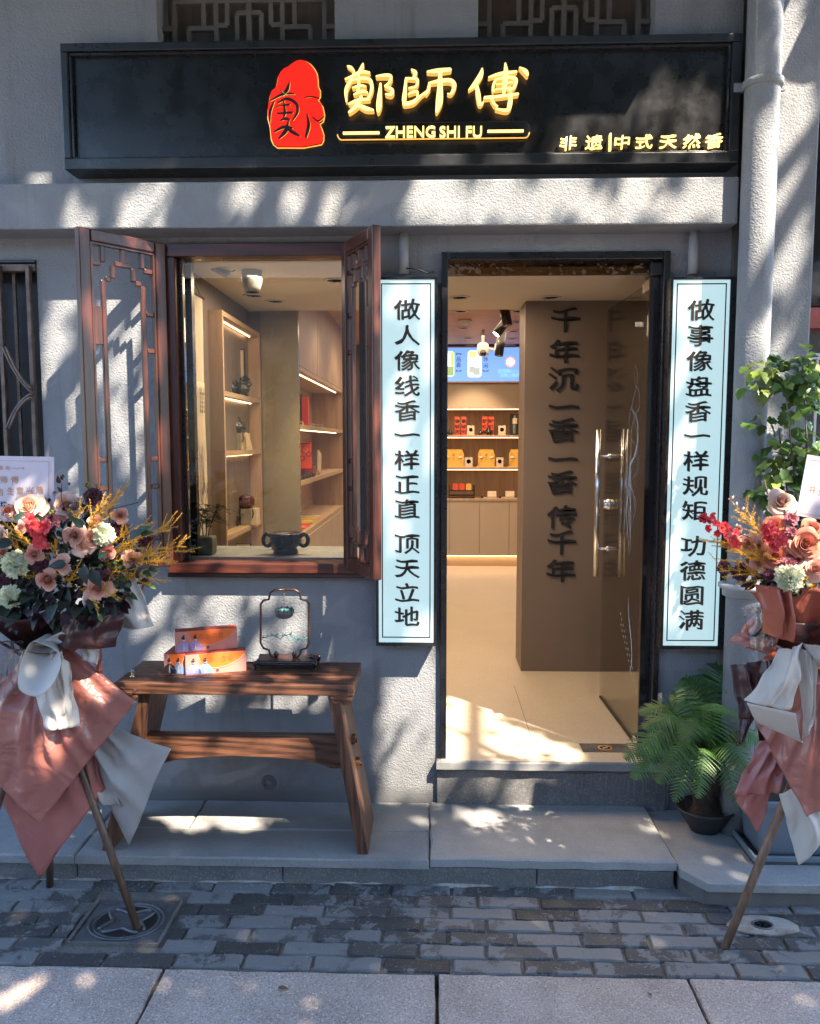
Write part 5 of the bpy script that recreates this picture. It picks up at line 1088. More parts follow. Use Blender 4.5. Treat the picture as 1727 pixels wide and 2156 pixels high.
# name plate
a=S(711,297,YPN); b=S(1115,258,YPN); zm=(a.z+b.z)/2; hh=abs(b.z-a.z)/2*.98
m=MB(); N=10; P=[]
for sgn,xc in ((1,b.x-hh*.6),(-1,a.x+hh*.6)):
    for i in range(N+1): t_=-math.pi/2+math.pi*i/N; P.append((xc+sgn*hh*.6*math.cos(t_)*1.0,zm+sgn*hh*math.sin(t_)))
m.prism([(x,YPN-.014,z) for x,z in P],(0,.013,0)); m.build('name_plate',K['sign_panel'],sg,bevel=.002)
m=MB(); m.tube([(x,YPN-.0142,z) for x,z in P+P[:1]],.0011,5); m.build('plate_outline',K['sign_frame'],sg)
m=MB(); m.tube([(x,YPN-.0145,z-.0015) for x,z in P[N+1:]+P[:N+1] if z<zm-hh*.2],.0026,5); m.build('plate_lit_edge',K['gold_edge'],sg)
YT=YPN-.024
for x0,x1,y_ in ((722,799,279),(1027,1103,275)):
    a=W(x0,y_-2,Y=YT); b=W(x1,y_+1.5,Y=YT); qbox('bar',(a.x,YT,b.z),(b.x,YPN-.0145,a.z),K['gold'],sg)
p=W(913.5,277,Y=YT)
_o=None
for wd0,cx0_ in (('ZHENG',865),('SHI',947.5),('FU',998)):
    p=W(cx0_,277,Y=YT); textobj(wd0,sg,'name_lettering',(p.x,YT,p.z),.057,K['gold'],.006,.12,None,1.0)
# tagline
for ch,px_,py_,w_ in zip('非遗|中式天然香',(1197,1252,1286,1311,1357,1408,1458,1505),(299,298,298,297,296.5,296,295,294.5),(1,)*8):
    p=W(px_,py_,Y=YT)
    if ch=='|': qbox('divider_bar',(p.x-.003,YT,p.z-.032),(p.x+.003,YPN-.002,p.z+.032),K['gold'],sg)
    else:
        glyph(ch,sg,'character',(p.x,YT+.006,p.z),.064,K['gold'],.002,.07,2)
# ================================================================ couplet light boxes
def couplet(lb,x0t,x1t,x0b,x1b,yt,yb,chars,pos,side=0):
    Y=-.085; a=W((x0t+x0b)/2,(yt+yb)/2,Y=Y).x; b=W((x1t+x1b)/2,(yt+yb)/2,Y=Y).x; zt=W((x0t+x1t)/2,yt,Y=Y).z; zb=W((x0b+x1b)/2,yb,Y=Y).z
    t=thing('couplet_light_box',lb,'light box',((a+b)/2,Y,zb),'pair of couplet light boxes beside the door')
    e=.011
    qbox('case',(a,Y+.012,zb),(b+side,-.002,zt),K['black_metal'],t,bevel=.002)
    qbox('lit_panel',(a+e,Y,zb+e+.004),(b-e,Y+.0115,zt-e),K['lightbox'],t)
    for p,q in (((a,Y-.003,zb),(a+e-.0008,Y+.0115,zt)),((b-e+.0008,Y-.003,zb),(b+side,Y+.0115,zt)),((a+e,Y-.003,zt-e+.001),(b-e,Y+.0115,zt)),((a+e,Y-.003,zb),(b-e,Y+.0115,zb+e+.003))): qbox('frame_rail',p,q,K['black_metal'],t)
    i=.024; A,B,ZA,ZB=a+i,b-i,zb+i+.010,zt-i; w_=.0045
    m=MB()
    for p,q in (((A,Y-.001,ZA),(A+w_,Y,ZB)),((B-w_,Y-.001,ZA),(B,Y,ZB)),((A+w_,Y-.001,ZB-w_),(B-w_,Y,ZB)),((A+w_,Y-.001,ZA),(B-w_,Y,ZA+w_))): m.box(p,q)
    m.build('border_line',K['ink'],t)
    if not side: m=MB(); m.box((A+.001,Y-.0012,ZB-.022),(B-.001,Y-.0002,ZB-.018)); 
    for ch,(px_,py_) in zip(chars,pos): 
        p=W(px_,py_,Y=Y-.002); glyph(ch,t,'character',(p.x,Y-.002,p.z),.099,K['inkbrown'],.005,.02,1,fat=.022)
    m=MB(); m.box(((a+b)/2-.02,Y+.02,zb-.008),((a+b)/2+.02,-.01,zb-.001)); m.build('cable_gland',K['grey_plastic'],t)
ys=(650,704,757,811,863,915,967,1018,1070,1143,1195,1246,1297)
couplet('pale lit couplet board left of the door, partly behind the window leaf',790,921,792,919,583,1360,'做人像线香一样正直顶天立地',[(857,y) for y in ys])
ys=(651,704,758,812,865,917,969,1021,1074,1148,1200,1252,1304)
couplet('pale lit couplet board right of the door, between the black frame and the drainpipe',1412,1548-8,1391,1529-8,583,1367,'做事像盘香一样规矩功德圆满',[(1476.5-21.5*(y-651)/653,y) for y in ys],.022)
# ================================================================ bench
ZT=W(500,1439,Y=-.60+.0).z
Yf=-.45; ZT=W(740,1443,Y=Yf).z+.0
bt=W(740,1394,Z=ZT).y
bx0=W(238,1432,Y=Yf).x; bx1=W(745,1443,Y=Yf).x
TT=.042
bn=thing('wooden_bench','dark charred wood altar bench with splayed plank legs and a curved stretcher, on the step','bench',((bx0+bx1)/2,(Yf+bt)/2,ZS))
nb_=3; pw=(bt-Yf)/nb_
m=MB(); m.box((bx0,Yf,ZT-TT),(bx1,bt,ZT)); m.build('tabletop',K['benchwood'],bn,bevel=.004)
gr_=random.Random(8)
m=MB()
for i in range(60):     # proud ridges of brushed grain along the front edge and top
    y=Yf+gr_.uniform(.01,(bt-Yf)-.01); x=gr_.uniform(bx0,bx1-.2); L=gr_.uniform(.08,.3); m.box((x,y,ZT+.0002),(min(x+L,bx1-.005),y+.0015,ZT+.0009))
m.build('grain_ridges',K['benchwood'],bn)
# legs : slabs splayed outwards
zl=ZT-TT
def slab(nm,xt,xb,y0,y1,yb0,yb1,th,mat,ins=0):
    m=MB(); a=xt; b=xb
    P=[(a,y0,zl-.001),(a+th,y0,zl-.001),(a+th,y1,zl-.001),(a,y1,zl-.001)]; Q=[(b,yb0,ZS+.0),(b+th,yb0,ZS+.0),(b+th,yb1,ZS+.0),(b,yb1,ZS+.0)]
    m.add(P+Q,[(0,1,2,3),(4,7,6,5),(0,4,5,1),(1,5,6,2),(2,6,7,3),(3,7,4,0)]); return m.build(nm,mat,bn,bevel=.004)
th=.042
xrt=W(690,1460,Y=Yf+.03).x; xrb=W(752,1798,Y=Yf+.01).x
zfb=W(765,1800,Z=ZS); zbb=W(790,1722,Z=ZS)
slab('leg',xrt,xrb,Yf+.025,bt-.02,zfb.y,zbb.y-.0,th,K['benchwood_z'])
xlt=W(298,1460,Y=Yf+.03).x; xlb=W(212,1795,Y=Yf+.01).x
slab('leg',xlt-.005,xlb,Yf+.025,bt-.02,zfb.y,zbb.y,th,K['benchwood_z'])
# carved cloud brackets below the top
def cloud(xc,mir):
    m=MB(); P=[(0,0),(.0,-.012),(.012,-.030),(.03,-.034),(.042,-.026),(.05,-.036),(.068,-.036),(.078,-.024),(.086,-.004),(.086,0)]
    P=[(xc+(x if not mir else -x),Yf+.004,zl-.0005+z) for x,z in P]; m.prism(P,(0,.028,0)); o=m.build('carved_bracket',K['benchwood'],bn,bevel=.003)
    m=MB()
    for cx_,cz_,r0 in ((.060,.002,.017),(.030,-.012,.012),(.012,.004,.009)):
        pts=[]
        for i in range(20): a=i*.5; r=r0*(1-i/24); pts.append((xc+(cx_ if not mir else -cx_)+r*math.cos(a),Yf-.0005,zl+.008+cz_+r*math.sin(a)))
        m.tube(pts,.0016,5)
    m.build('scroll_carving',K['benchwood'],bn)
cloud(bx1-.088,0); cloud(bx0+.088,1)
# stretcher
ys_=(Yf+bt)/2-.02
zst=W(500,1543,Y=ys_).z; zsb=W(690,1615,Y=ys_).z; zmid=W(520,1597,Y=ys_).z
f_=lambda z,xt,xb:xt+(xb-xt)*(zl-z)/(zl-ZS)
m=MB(); xl_=f_(zsb,xlt,xlb)+th; xr_=f_(zsb,xrt,xrb); xl2=f_(zst,xlt,xlb)+th; xr2=f_(zst,xrt,xrb)
P=[(xl2-.02,zst),(xr2+.01,zst),(xr_+.01,zsb),(xr_-.06,zsb)]
for i in range(13):
    u=i/12; x=(xr_-.085)+(xl_+.085-(xr_-.085))*u; P.append((x,zsb+.012+(zmid-zsb)*math.sin(math.pi*u)**.6))
P+=[(xl_+.06,zsb),(xl_-.02,zsb)]
m.prism([(x,ys_-.016,z) for x,z in P],(0,.032,0)); m.build('stretcher',K['benchwood'],bn,bevel=.004)
for k,zc in enumerate((zst-.02,zsb+.02)):
    x=f_(zc,xrt,xrb)+th
    qbox('tenon',(x-.006,ys_-.022,zc-.014),(x+.014,ys_+.024,zc+.014),K['benchwood'],bn,bevel=.003)
    m=MB(); m.tube([(x+.007,ys_-.010,zc),(x+.022,ys_-.010,zc)],.009,10); m.build('peg',K['dark_rosewood'],bn)
# ---- incense boxes on the bench
pink=M('salmon_carton',(.62,.24,.19),.5,0,.06,6); org=M('bright_orange_carton',(.90,.17,.03),.45,0,.06,6); edge=M('dark_red_edge',(.28,.04,.03),.5); lil=M('lilac_robe_print',(.32,.28,.55),.6); bl=M('blue_robe_print',(.20,.34,.62),.6); skin=M('pale_face_print',(.72,.45,.36),.6); hair=M('dark_hair_print',(.05,.03,.04),.6)
def ibox(lb,P0,P1,zb,H,Dp,figx,c1,c2,fullfig=True,txt=True):
    "front bottom left / right world points"
    P0=Vector(P0);P1=Vector(P1); d=(P1-P0); L=d.length; d/=L; n=Vector((d.y,-d.x,0)); n=-n if n.y>0 else n
    t=thing('incense_box',lb,'box',((P0.x+P1.x)/2,(P0.y+P1.y)/2,zb),'orange gift cartons on the bench')
    def q(s,z,k=0): return P0+d*s+Vector((0,0,zb-P0.z+z))+n*k
    m=MB(); m.prism([q(0,0),q(L,0),q(L,H),q(0,H)],-n*Dp); m.build('carton',pink,t,bevel=.0015)
    m=MB(); P=[]; N=12
    for i in range(N+1): u=i/N; P.append(q(L*(.22+.78*u),H*(1-.72*math.sin(math.pi*min(1,u*.62+.0))**.8) if u<1 else H*.99,.0008))
    P=[q(L*.20,H*.99,.0008)]+P[:-1]+[q(L*.99,H*.97,.0008)]
    pts=[(.20,.99),(.24,.62),(.32,.38),(.45,.27),(.6,.30),(.75,.42),(.88,.62),(.97,.85),(.985,.985)]
    m.prism([q(L*a,H*b,.0008) for a,b in pts],-n*.0006); m.build('orange_panel',org,t)
    m=MB(); m.tube([q(L*a,H*b,.0012) for a,b in pts[:-1]],.0009,4); m.build('gold_line',cream,t)
    m=MB(); m.prism([q(0.001,H+.0003),q(L-.001,H+.0003),q(L-.001,H+.0008),q(.001,H+.0008)],-n*(Dp-.001)); m.build('top_edge',edge,t)
    for fx,c_ in ((figx,c1),(figx+.145*(.30/L) if L>.12 else figx+.42,c2)):
        s=L*fx; hs=H; 
        m=MB(); m.prism([q(s-hs*.32,.004,.0016),q(s+hs*.34,.004,.0016),q(s+hs*.33,hs*.22,.0016),q(s+hs*.20,hs*.44,.0016),q(s+hs*.06,hs*.53,.0016),q(s-hs*.07,hs*.53,.0016),q(s-hs*.22,hs*.40,.0016),q(s-hs*.34,hs*.16,.0016)],-n*.0006); m.build('printed_robe',c_,t)
        m=MB(); m.lathe(q(s,hs*.60,.0012),[(0,.0008),(hs*.085,.0008),(hs*.085,0)],12,n); m.build('printed_face',skin,t)
        m=MB(); m.lathe(q(s-hs*.01,hs*.68,.0018),[(0,.0008),(hs*.09,.0008),(hs*.09,0)],10,n,sy=.7); m.lathe(q(s+hs*.01,hs*.78,.0020),[(0,.0008),(hs*.05,.0008),(hs*.05,0)],8,n); m.build('printed_hair',hair,t)
        m=MB(); m.prism([q(s-hs*.03,hs*.1,.0024),q(s+hs*.05,hs*.1,.0024),q(s+hs*.02,hs*.45,.0024),q(s-.001,hs*.45,.0024)],-n*.0004); m.build('printed_sash',cream,t)
    if txt:
        R_=Matrix((( d.x,-n.x,0),(d.y,-n.y,0),(0,0,1))).to_quaternion()
        o=textobj('沉香小盘香',t,'printed_title',q(L*.52,H*.70,.0016),H*.30,edge if False else M('dull_orange_print',(.55,.13,.03),.5) if 'dop' not in K else K['dop'],.0,.002,R_)
        o=textobj('香',t,'printed_mark',q(L*.52,H*.16,.0016),H*.16,hair,.01,.002,R_)
    return t
K['dop']=M('dull_orange_print2',(.60,.14,.03),.5)
zt_=ZT+.0008
p0=W(391,1424,Z=ZT); p1=W(519,1413,Z=ZT); HB=W(391,1380,Y=p0.y).z-ZT
Lb=(Vector(p1)-Vector(p0)).length
ibox('orange and pink carton lying long side out at the front right of the pile',p0,p1,zt_,HB,.055,.13,lil,bl)
q0=W(346,1421,Z=ZT); q1=W(391,1422,Z=ZT); dq=(Vector(q1)-Vector(q0)).normalized()
ibox('orange and pink carton shown end on at the left of the pile, dark robed figure',q0,Vector(q1)-dq*.002+Vector((0,.004,0)),zt_,HB,.12,.26,hair,bl,txt=False)
u0=W(370,1379,Y=p0.y+.022); u1=W(499,1369,Y=p1.y+.022)
ibox('orange and pink carton lying on top of the two others',(u0.x,p0.y+.022,0),(u1.x,p1.y+.03,0),zt_+HB+.0015,HB,.055,.13,lil,lil)
# ---- hanging burner stand
bz=thing('incense_stand','lobed bronze frame on a footed tray with a hanging lotus bowl','incense stand',(W(600,1405,Z=ZT).x,W(600,1405,Z=ZT).y,ZT))
a=W(533,1412,Z=ZT); b=W(667,1413,Z=ZT); yf=a.y; yk=yf+.125; zt2=W(600,1399,Y=yf).z; zt3=W(600,1389,Y=yf).z
DR=K['dark_rosewood']
qbox('tray_body',(a.x+.012,yf+.01,ZT+.014),(b.x-.012,yk-.01,ZT+.026),K['black_metal'],bz,bevel=.003)
qbox('tray_top',(a.x+.006,yf+.004,ZT+.0265),(b.x-.006,yk-.004,ZT+.034),DR,bz,bevel=.003)
m=MB(); 
qbox('tray_inlay',(a.x+.016,yf+.014,ZT+.0342),(b.x-.016,yk-.014,ZT+.0356),K['redwood_x'],bz)
for sx in (a.x+.012,b.x-.012):
    for sy in (yf+.010,yk-.012):
        m=MB(); m.tube(catmull([(sx,sy,ZT+.030),(sx+(.006 if sx>a.x+.1 else -.006),sy-.003,ZT+.024),(sx+(.002 if sx>a.x+.1 else -.002),sy,ZT+.012),(sx+(.007 if sx>a.x+.1 else -.007),sy-.003,ZT+.0)],4),[.009]*5+[.008]*4+[.005]*3+[.006],10); m.build('foot',K['black_metal'],bz)
yc=(yf+yk)/2
def F_(px_,py_): p=W(px_,py_,Y=yc); return Vector((p.x,yc,p.z))
P=[(600,1242),(622,1242),(631,1248),(634,1262),(645,1264),(651,1272),(651,1300),(651,1342),(651,1354),(645,1365),(634,1368),(630,1380),(620,1387),(600,1387)]
Pm=[(1200-x,y) for x,y in P[::-1]]
m=MB(); m.tube([F_(*p) for p in P+Pm[1:]],.0045,8); m.build('frame',M('brown_bronze',(.10,.05,.035),.35,.6,.3,20),bz)
for x_ in (582,620):
    p=F_(x_,1395); m=MB(); m.lathe((p.x,yc,ZT+.034),[(.009,0),(.006,.006),(.010,.013),(.010,.018),(.006,.024),(.004,.028)],14); m.build('pillar',K['black_metal'],bz)
pc=F_(599,1290); zch=F_(599,1244).z
m=MB(); k=0; z=zch
while z>pc.z+.022:
    c=Vector((pc.x,yc,z)); ax=Vector((1,0,0)) if k%2 else Vector((0,1,0)); m.tube([c+ax*.0028*math.cos(a*.785)+Vector((0,0,.0048*math.sin(a*.785))) for a in range(9)],.0009,4); z-=.0075; k+=1
m.build('chain',K['iron'],bz)
teal=M('verdigris',(.07,.22,.23),.6,.3,.5,40)
m=MB(); m.lathe((pc.x,yc,pc.z-.020),[(0,0),(.020,.0),(.030,.010),(.033,.022),(.031,.030),(.028,.030),(.026,.02),(0,.012)],24); m.build('bowl',teal,bz)
m=MB()
for lay in range(2):
    for i in range(9):
        a=(i+.5*lay)*2*math.pi/9; c=Vector((math.cos(a),math.sin(a),0)); s=Vector((-c.y,c.x,0)); o_=Vector((pc.x,yc,pc.z-.020))
        pr_=[(.017,-.001,.006),(.029,.008,.011),(.0345,.022,.011),(.034,.034-.004*lay,.006),(.030,.041-.006*lay,.0005)]
        vs=[]; 
        for r,z_,h in pr_: vs+=[o_+c*(r+.002*lay)+s*h+Vector((0,0,z_)),o_+c*(r+.003+.002*lay)+Vector((0,0,z_)),o_+c*(r+.002*lay)-s*h+Vector((0,0,z_))]
        m.add(vs,[(3*j+k_,3*j+1+k_,3*j+4+k_,3*j+3+k_) for j in range(4) for k_ in (0,1)])
m.build('lotus_petals',K['iron'],bz)
rb=random.Random(6); m=MB()
pts=[F_(x,y) for x,y in ((553,1344),(562,1341),(572,1338),(583,1340),(590,1346),(598,1338),(610,1336),(618,1344),(628,1346),(640,1347),(648,1342))]
m.tube(pts,.0022,6); m.tube([F_(x,y) for x,y in ((604,1340),(612,1350),(618,1346),(624,1352),(634,1350))],.0016,5)
for i in range(34):
    p=pts[rb.randrange(len(pts))].lerp(pts[rb.randrange(len(pts)-1)],.0)+Vector((rb.uniform(-.008,.008),rb.uniform(-.004,.004),rb.uniform(-.007,.008))); m.lathe(p,[(0,-.003),(.0035,0),(0,.003)],6,(rb.uniform(-1,1),rb.uniform(-1,1),.5))
m.build('dragon_branch',teal,bz)
m=MB(); m.tube([F_(553,1347),F_(600,1366),F_(640,1380),Vector((b.x-.03,yc,ZT+.036))],.0011,5); m.build('incense_stick',K['palewood'],bz)
m=MB(); m.lathe((b.x-.028,yc,ZT+.0356),[(.008,0),(.007,.006),(.003,.01),(.004,.014),(0,.016)],12); m.build('stick_holder',K['black_metal'],bz)
# ---- little silver flower
p=W(279,1425,Z=ZT); t=thing('silver_trinket','tiny silvery flower shaped trinket on the left end of the bench top','trinket',(p.x,p.y,ZT))
m=MB()
for k in range(6):
    a=k*1.047; m.lathe((p.x+.0065*math.cos(a),p.y,ZT+.020+.0065*math.sin(a)),[(0,-.002),(.0035,0),(0,.002)],8,(0,-1,0))
m.lathe((p.x,p.y,ZT+.020),[(0,-.004),(.004,0),(0,.004)],10,(0,-1,0)); m.build('flower',K['chrome'],t)
m=MB(); m.lathe((p.x,p.y,ZT),[(.009,0),(.010,.002),(.004,.006),(.003,.012),(.006,.014),(0,.015)],12); m.build('base',brass,t)
# ================================================================ plants
def leafmesh(name,mat,L=1,Wd=.6,fold=.12,curl=.15,lobes=0,n=6):
    "a single leaf, length L along +X, up +Z"
    m=MB(); prof=[math.sin(math.pi*min(1,(i/n)**.75))**.8*(1-.25*i/n) for i in range(n+1)]
    if lobes: prof=[0,.75,.95,.62,.80,.35,0][:n+1]
    vs=[]
    for i in range(n+1):
        x=L*i/n; h=Wd/2*prof[i]; z=-curl*L*(i/n)**2
        vs+=[(x,-h,z+fold*h*1.5),(x,0,z),(x,h,z+fold*h*1.5)]
    m.sm=True
    m.add(vs,[(3*i+k,3*i+3+k,3*i+4+k,3*i+1+k) for i in range(n) for k in (0,1)])
    o=m.build(name,mat,None,origin=(0,0,0),recalc=False); me=o.data; bpy.data.objects.remove(o); return me
def orient(d,up=(0,0,1),roll=0):
    d=Vector(d).normalized(); u=Vector(up); y=u.cross(d)
    if y.length<1e-3: y=Vector((0,1,0)).cross(d)
    y.normalize(); z=d.cross(y); return Matrix((d,y,z)).transposed().to_quaternion()@Quaternion((1,0,0),roll)
# ---- the street tree that throws the dappled shade (stands right of and behind the camera)
E1=SUN.cross(Vector((0,0,1))).normalized(); E2=E1.cross(SUN).normalized()
def uv(p): return (p.dot(E1),p.dot(E2))
PATCH=[]
def lit(px,py,rx,ry,ang=0,Y=0.0,Z=None):
    if Y==YB and px<800: rx*=.62; ry*=.72
    if Y==0.0 and px<345 and py<1180: rx*=.75; ry*=.85
    if Y==0.0 and Z is None and py>1180: rx*=1.3; ry*=1.2
    k=dict(Z=Z) if Z is not None else dict(Y=Y)
    c=Vector(uv(W(px,py,**k))); a=R(ang)
    A=Vector(uv(W(px+rx*math.cos(a),py+rx*math.sin(a),**k)))-c; B=Vector(uv(W(px-ry*math.sin(a),py+ry*math.cos(a),**k)))-c
    PATCH.append((c,A,B))
# lintel and sign
for a in ((275,445,30,18,-60),(330,420,22,42,20),(150,455,22,20,0),(110,270,12,26,0),(112,330,12,16,0),(510,410,14,34,25),(618,425,20,32,10),(700,440,26,36,15),(905,415,36,44,25),(975,440,28,30,0),(1050,410,40,44,20),(1125,440,34,34,0),(1190,400,34,28,20),(1250,440,34,30,0),(1330,410,40,44,30),(1410,445,34,28,0),(1480,405,36,34,20),(1535,440,20,40,0)): lit(*a,Y=YB)
for a in ((1310,210,26,70,15),(1235,225,16,60,22),(1400,190,24,60,20),(1480,240,44,80,10),(1190,290,20,30,10),(1050,345,20,14,0)): lit(*a,Y=YS)
for a in ((1620,90,46,190,0),(1690,120,56,210,0),(1610,330,34,90,0),(1680,300,50,90,0),(1700,430,34,70,10),(1590,480,24,50,10),(1655,500,30,60,20),(1690,500,24,50,0),(1600,660,14,40,10),(1575,760,12,30,20),(1680,700,14,40,10)): lit(*a,Y=YP-.05)
# wall left of the window and inside the leaf
for a in ((140,625,30,34,0),(120,705,24,30,-30),(108,760,10,60,0),(150,860,10,26,0),(160,930,14,34,20),(125,960,16,30,20),(258,590,30,34,20),(230,650,22,30,10),(285,690,18,40,20),(262,780,16,34,15),(315,800,14,40,10),(300,870,18,34,20),(250,905,14,34,10),(280,960,18,30,20),(322,980,12,24,0),(160,1060,14,34,0),(310,1040,12,30,15),(205,780,12,30,10)): lit(*a)
# below the window
for a in ((365,1262,22,58,48),(330,1300,14,40,45),(500,1232,14,34,30),(478,1262,10,26,35),(565,1225,16,30,20),(640,1222,16,24,20),(715,1235,26,34,30),(690,1278,20,30,20),(742,1385,26,62,8),(745,1480,20,26,0),(655,1465,22,12,0),(430,1466,30,12,0),(880,1430,28,44,15),(905,1500,18,34,10),(862,1590,22,62,25),(842,1650,18,34,20),(900,1400,14,30,0),(402,1330,10,28,30),(545,1390,12,26,15),(1420,1400,26,36,25),(862,530,20,22,0),(840,540,30,14,0),(890,560,20,12,0)): lit(*a)
for a in ((620,1320,14,26,30),(470,1340,18,30,40),(820,1500,12,30,15),(775,1445,14,34,20),(350,1395,24,30,40),(680,1350,12,24,30),(790,1590,12,30,20),(905,1580,10,34,20),(880,1660,22,18,0),(520,1520,16,12,0),(600,1480,14,14,0),(1380,560,10,14,0)): lit(*a)
# couplets
for a in ((868,620,46,30,-20),(890,740,26,70,15),(850,860,30,90,20),(895,940,22,50,10),(830,1000,18,50,10),(840,1100,14,40,10),(900,1330,18,30,0),(850,1330,20,20,0),(1470,640,50,44,20),(1450,800,26,80,18),(1438,900,20,60,8),(1500,560,30,30,0),(1415,1120,16,60,5),(1420,1240,20,60,5),(1520,700,14,40,0),(1410,1000,12,50,0)): lit(*a,Y=-.085)
# door floor and step
for a in ((1000,1530,70,50,15),(1080,1560,70,30,12),(965,1580,40,26,0),(1160,1580,60,16,12),(960,1500,30,40,0)): lit(*a,Z=ZF)
for a in ((1105,1655,22,34,25),(1060,1640,30,20,30),(970,1640,24,34,30),(1130,1685,22,16,0)): lit(*a,Y=-.03)
for a in ((1030,1728,46,18,10),(1090,1745,40,12,12),(395,1730,42,13,4),(500,1732,46,13,4),(955,1712,20,14,10),(870,1735,26,8,0),(1150,1770,26,8,10)): lit(*a,Z=ZS)
# bench and its things
for a in ((405,1590,26,34,-40),(500,1575,22,24,20),(600,1575,24,28,25),(660,1570,18,30,20),(698,1600,14,20,0)): lit(*a,Y=-.33)
for a in ((350,1447,36,12,0),(300,1440,22,10,0),(445,1447,30,12,0),(620,1449,24,10,0)): lit(*a,Y=Yf)
for a in ((430,1395,70,22,0),(500,1360,40,20,0),(700,1425,32,12,-20),(600,1425,26,8,0),(380,1415,30,14,0)): lit(*a,Y=Yf+.1)
for a in ((720,1540,16,50,15),(765,1640,16,40,15),(300,1560,12,40,0)): lit(*a,Y=-.4)
# window frame, leaves
for a in ((470,1196,34,16,0),(600,1196,34,14,0),(375,1180,14,30,0),(700,1196,26,12,0),(455,1115,20,50,10),(530,1160,26,40,0),(500,1190,30,30,0)): lit(*a,Y=-.04)
for a in ((790,620,16,60,0),(800,760,14,60,0),(795,900,12,40,0),(745,700,12,50,0),(200,700,14,50,0),(320,580,20,30,0),(215,1000,10,60,0),(800,1060,12,40,0)): lit(*a,Y=-.28)
# street
for a in ((1108,1985,7,48,42),(35,2092,3,50,62)): lit(*a,Z=0)
# the two flower stands and the shrub
for a in ((60,1070,40,34,0),(150,1140,40,30,0),(230,1170,30,34,0),(40,1200,34,34,0),(200,1440,26,40,40),(95,1620,16,40,20),(330,1195,40,26,0)): lit(*a,Y=-.75)
for a in ((1545,1120,60,36,25),(1630,1150,50,50,0),(1690,1110,44,50,0),(1620,1270,36,44,0),(1660,1330,30,40,0),(1650,1420,24,36,0),(1715,985,30,30,0)): lit(*a,Y=-.85)
for a in ((1650,800,70,50,0),(1600,760,40,30,0),(1640,980,60,50,0),(1690,900,50,40,0),(1650,1060,50,30,0)): lit(*a,Y=-.2)
for a in ((1500,1560,26,26,0),(1470,1650,20,20,0)): lit(*a,Y=-.35)
tr=thing('street_tree','broad leafy street tree whose dappled shade falls on the shop front','tree',(3.7,-4.6,0))
bark=stone('grey_bark',(.10,.08,.06),(.22,.18,.14),9,.4,.9,.8)
m=MB(); m.tube(catmull([(3.7,-4.6,-.05),(3.65,-4.5,1.5),(3.5,-4.3,3.0),(3.1,-3.9,4.2),(2.7,-3.3,5.3),(2.3,-2.9,6.4)],4),[.19-.006*i for i in range(21)],12); m.build('trunk',bark,tr)
tg=random.Random(31); NB=0
def branch(P,r0,r1): 
    m=MB(); q=catmull(P,4); m.tube(q,[r0+(r1-r0)*i/(len(q)-1) for i in range(len(q))],8); m.build('branch',bark,tr)
for k in range(9):
    a=R(95+k*14+tg.uniform(-6,6)); z=tg.uniform(4.0,5.6); b=Vector((2.9,-3.6,z)) ; L=tg.uniform(1.8,3.6); d=Vector((math.cos(a),math.sin(a)*.7,tg.uniform(.0,.35)))
    branch([b,b+d*L*.35+Vector((0,0,.15)),b+d*L*.7+Vector((.1,0,.1)),b+d*L],.05,.012)
# a bough whose shade crosses the pier
pa=W(1760,225,Y=YP)-SUN*4.6; pb=W(1570,452,Y=YP)-SUN*4.3; branch([Vector((2.7,-3.3,5.3)),pa+(pa-pb)*.5,pa,pa.lerp(pb,.5),pb],.045,.03)
import numpy as np
def blocked(U,V,pad):
    "which leaves would fall in a gap of the crown"
    r=np.zeros(len(U),bool)
    for c,A,B in PATCH:
        a=A*((A.length+pad)/A.length); b=B*((B.length+pad)/B.length); det=a.x*b.y-a.y*b.x
        x=U-c.x; y=V-c.y; p=(x*b.y-y*b.x)/det; q=(a.x*y-a.y*x)/det; r|=(p*p+q*q)<1
    return r
wc=[uv(Vector((x,y,z))) for x in (-2.7,2.3) for y,z in ((0,3.5),(0,0),(-2.6,0),(1.2,0.3))]
u0=min(c[0] for c in wc)-.1; u1=max(c[0] for c in wc)+.1; v0=min(c[1] for c in wc)-.1; v1=max(c[1] for c in wc)+.1
VG=uv(Vector((0,0,.4)))[1]; ng=np.random.default_rng(5); m=MB(); cnt=0
for N_,pad,s0_,s1_,near in ((98000,.040,.036,.056,False),(80000,.012,.016,.026,True)):
    U=ng.uniform(u0,u1,N_); V=ng.uniform(v0,v1,N_); bad=blocked(U,V,pad); 
    if near: keep=~bad & blocked(U,V,.10)
    else: keep=~bad
    keep|=bad & (ng.random(N_)<.008)
    for u,v in zip(U[keep].tolist(),V[keep].tolist()):
        if not near and noise.noise(Vector((u*3.1,v*3.1,5)))>.75 and v>VG: continue
        t_=tg.uniform(3.9,5.6)
        p=E1*u+E2*v; k=(0-p.y)/SUN.y; p=p+SUN*k
        if p.z<0: p=p-SUN*(p.z/SUN.z)
        if p.z<.05: t_+=.55
        p=p-SUN*t_
        if p.z<3.35 or (p.y>-1.0):
            p=p-SUN*.8
            if p.z<3.3 or p.y>-.95: continue
        n_=(-SUN+Vector((tg.uniform(-.6,.6),tg.uniform(-.6,.6),tg.uniform(-.6,.6)))).normalized(); a=n_.orthogonal().normalized(); a=Quaternion(n_,tg.uniform(0,6.28))@a; b=n_.cross(a)
        s=tg.uniform(s0_,s1_); m.add([p-a*s,p-a*s*.1+b*s*.62-n_*.008,p+a*s,p-a*s*.1-b*s*.62-n_*.008],[(0,3,2,1)]); cnt+=1
print('tree leaves',cnt)
o=m.build('crown',leafmat('tree_leaf',(.07,.11,.03),trans=.2),tr,recalc=False)
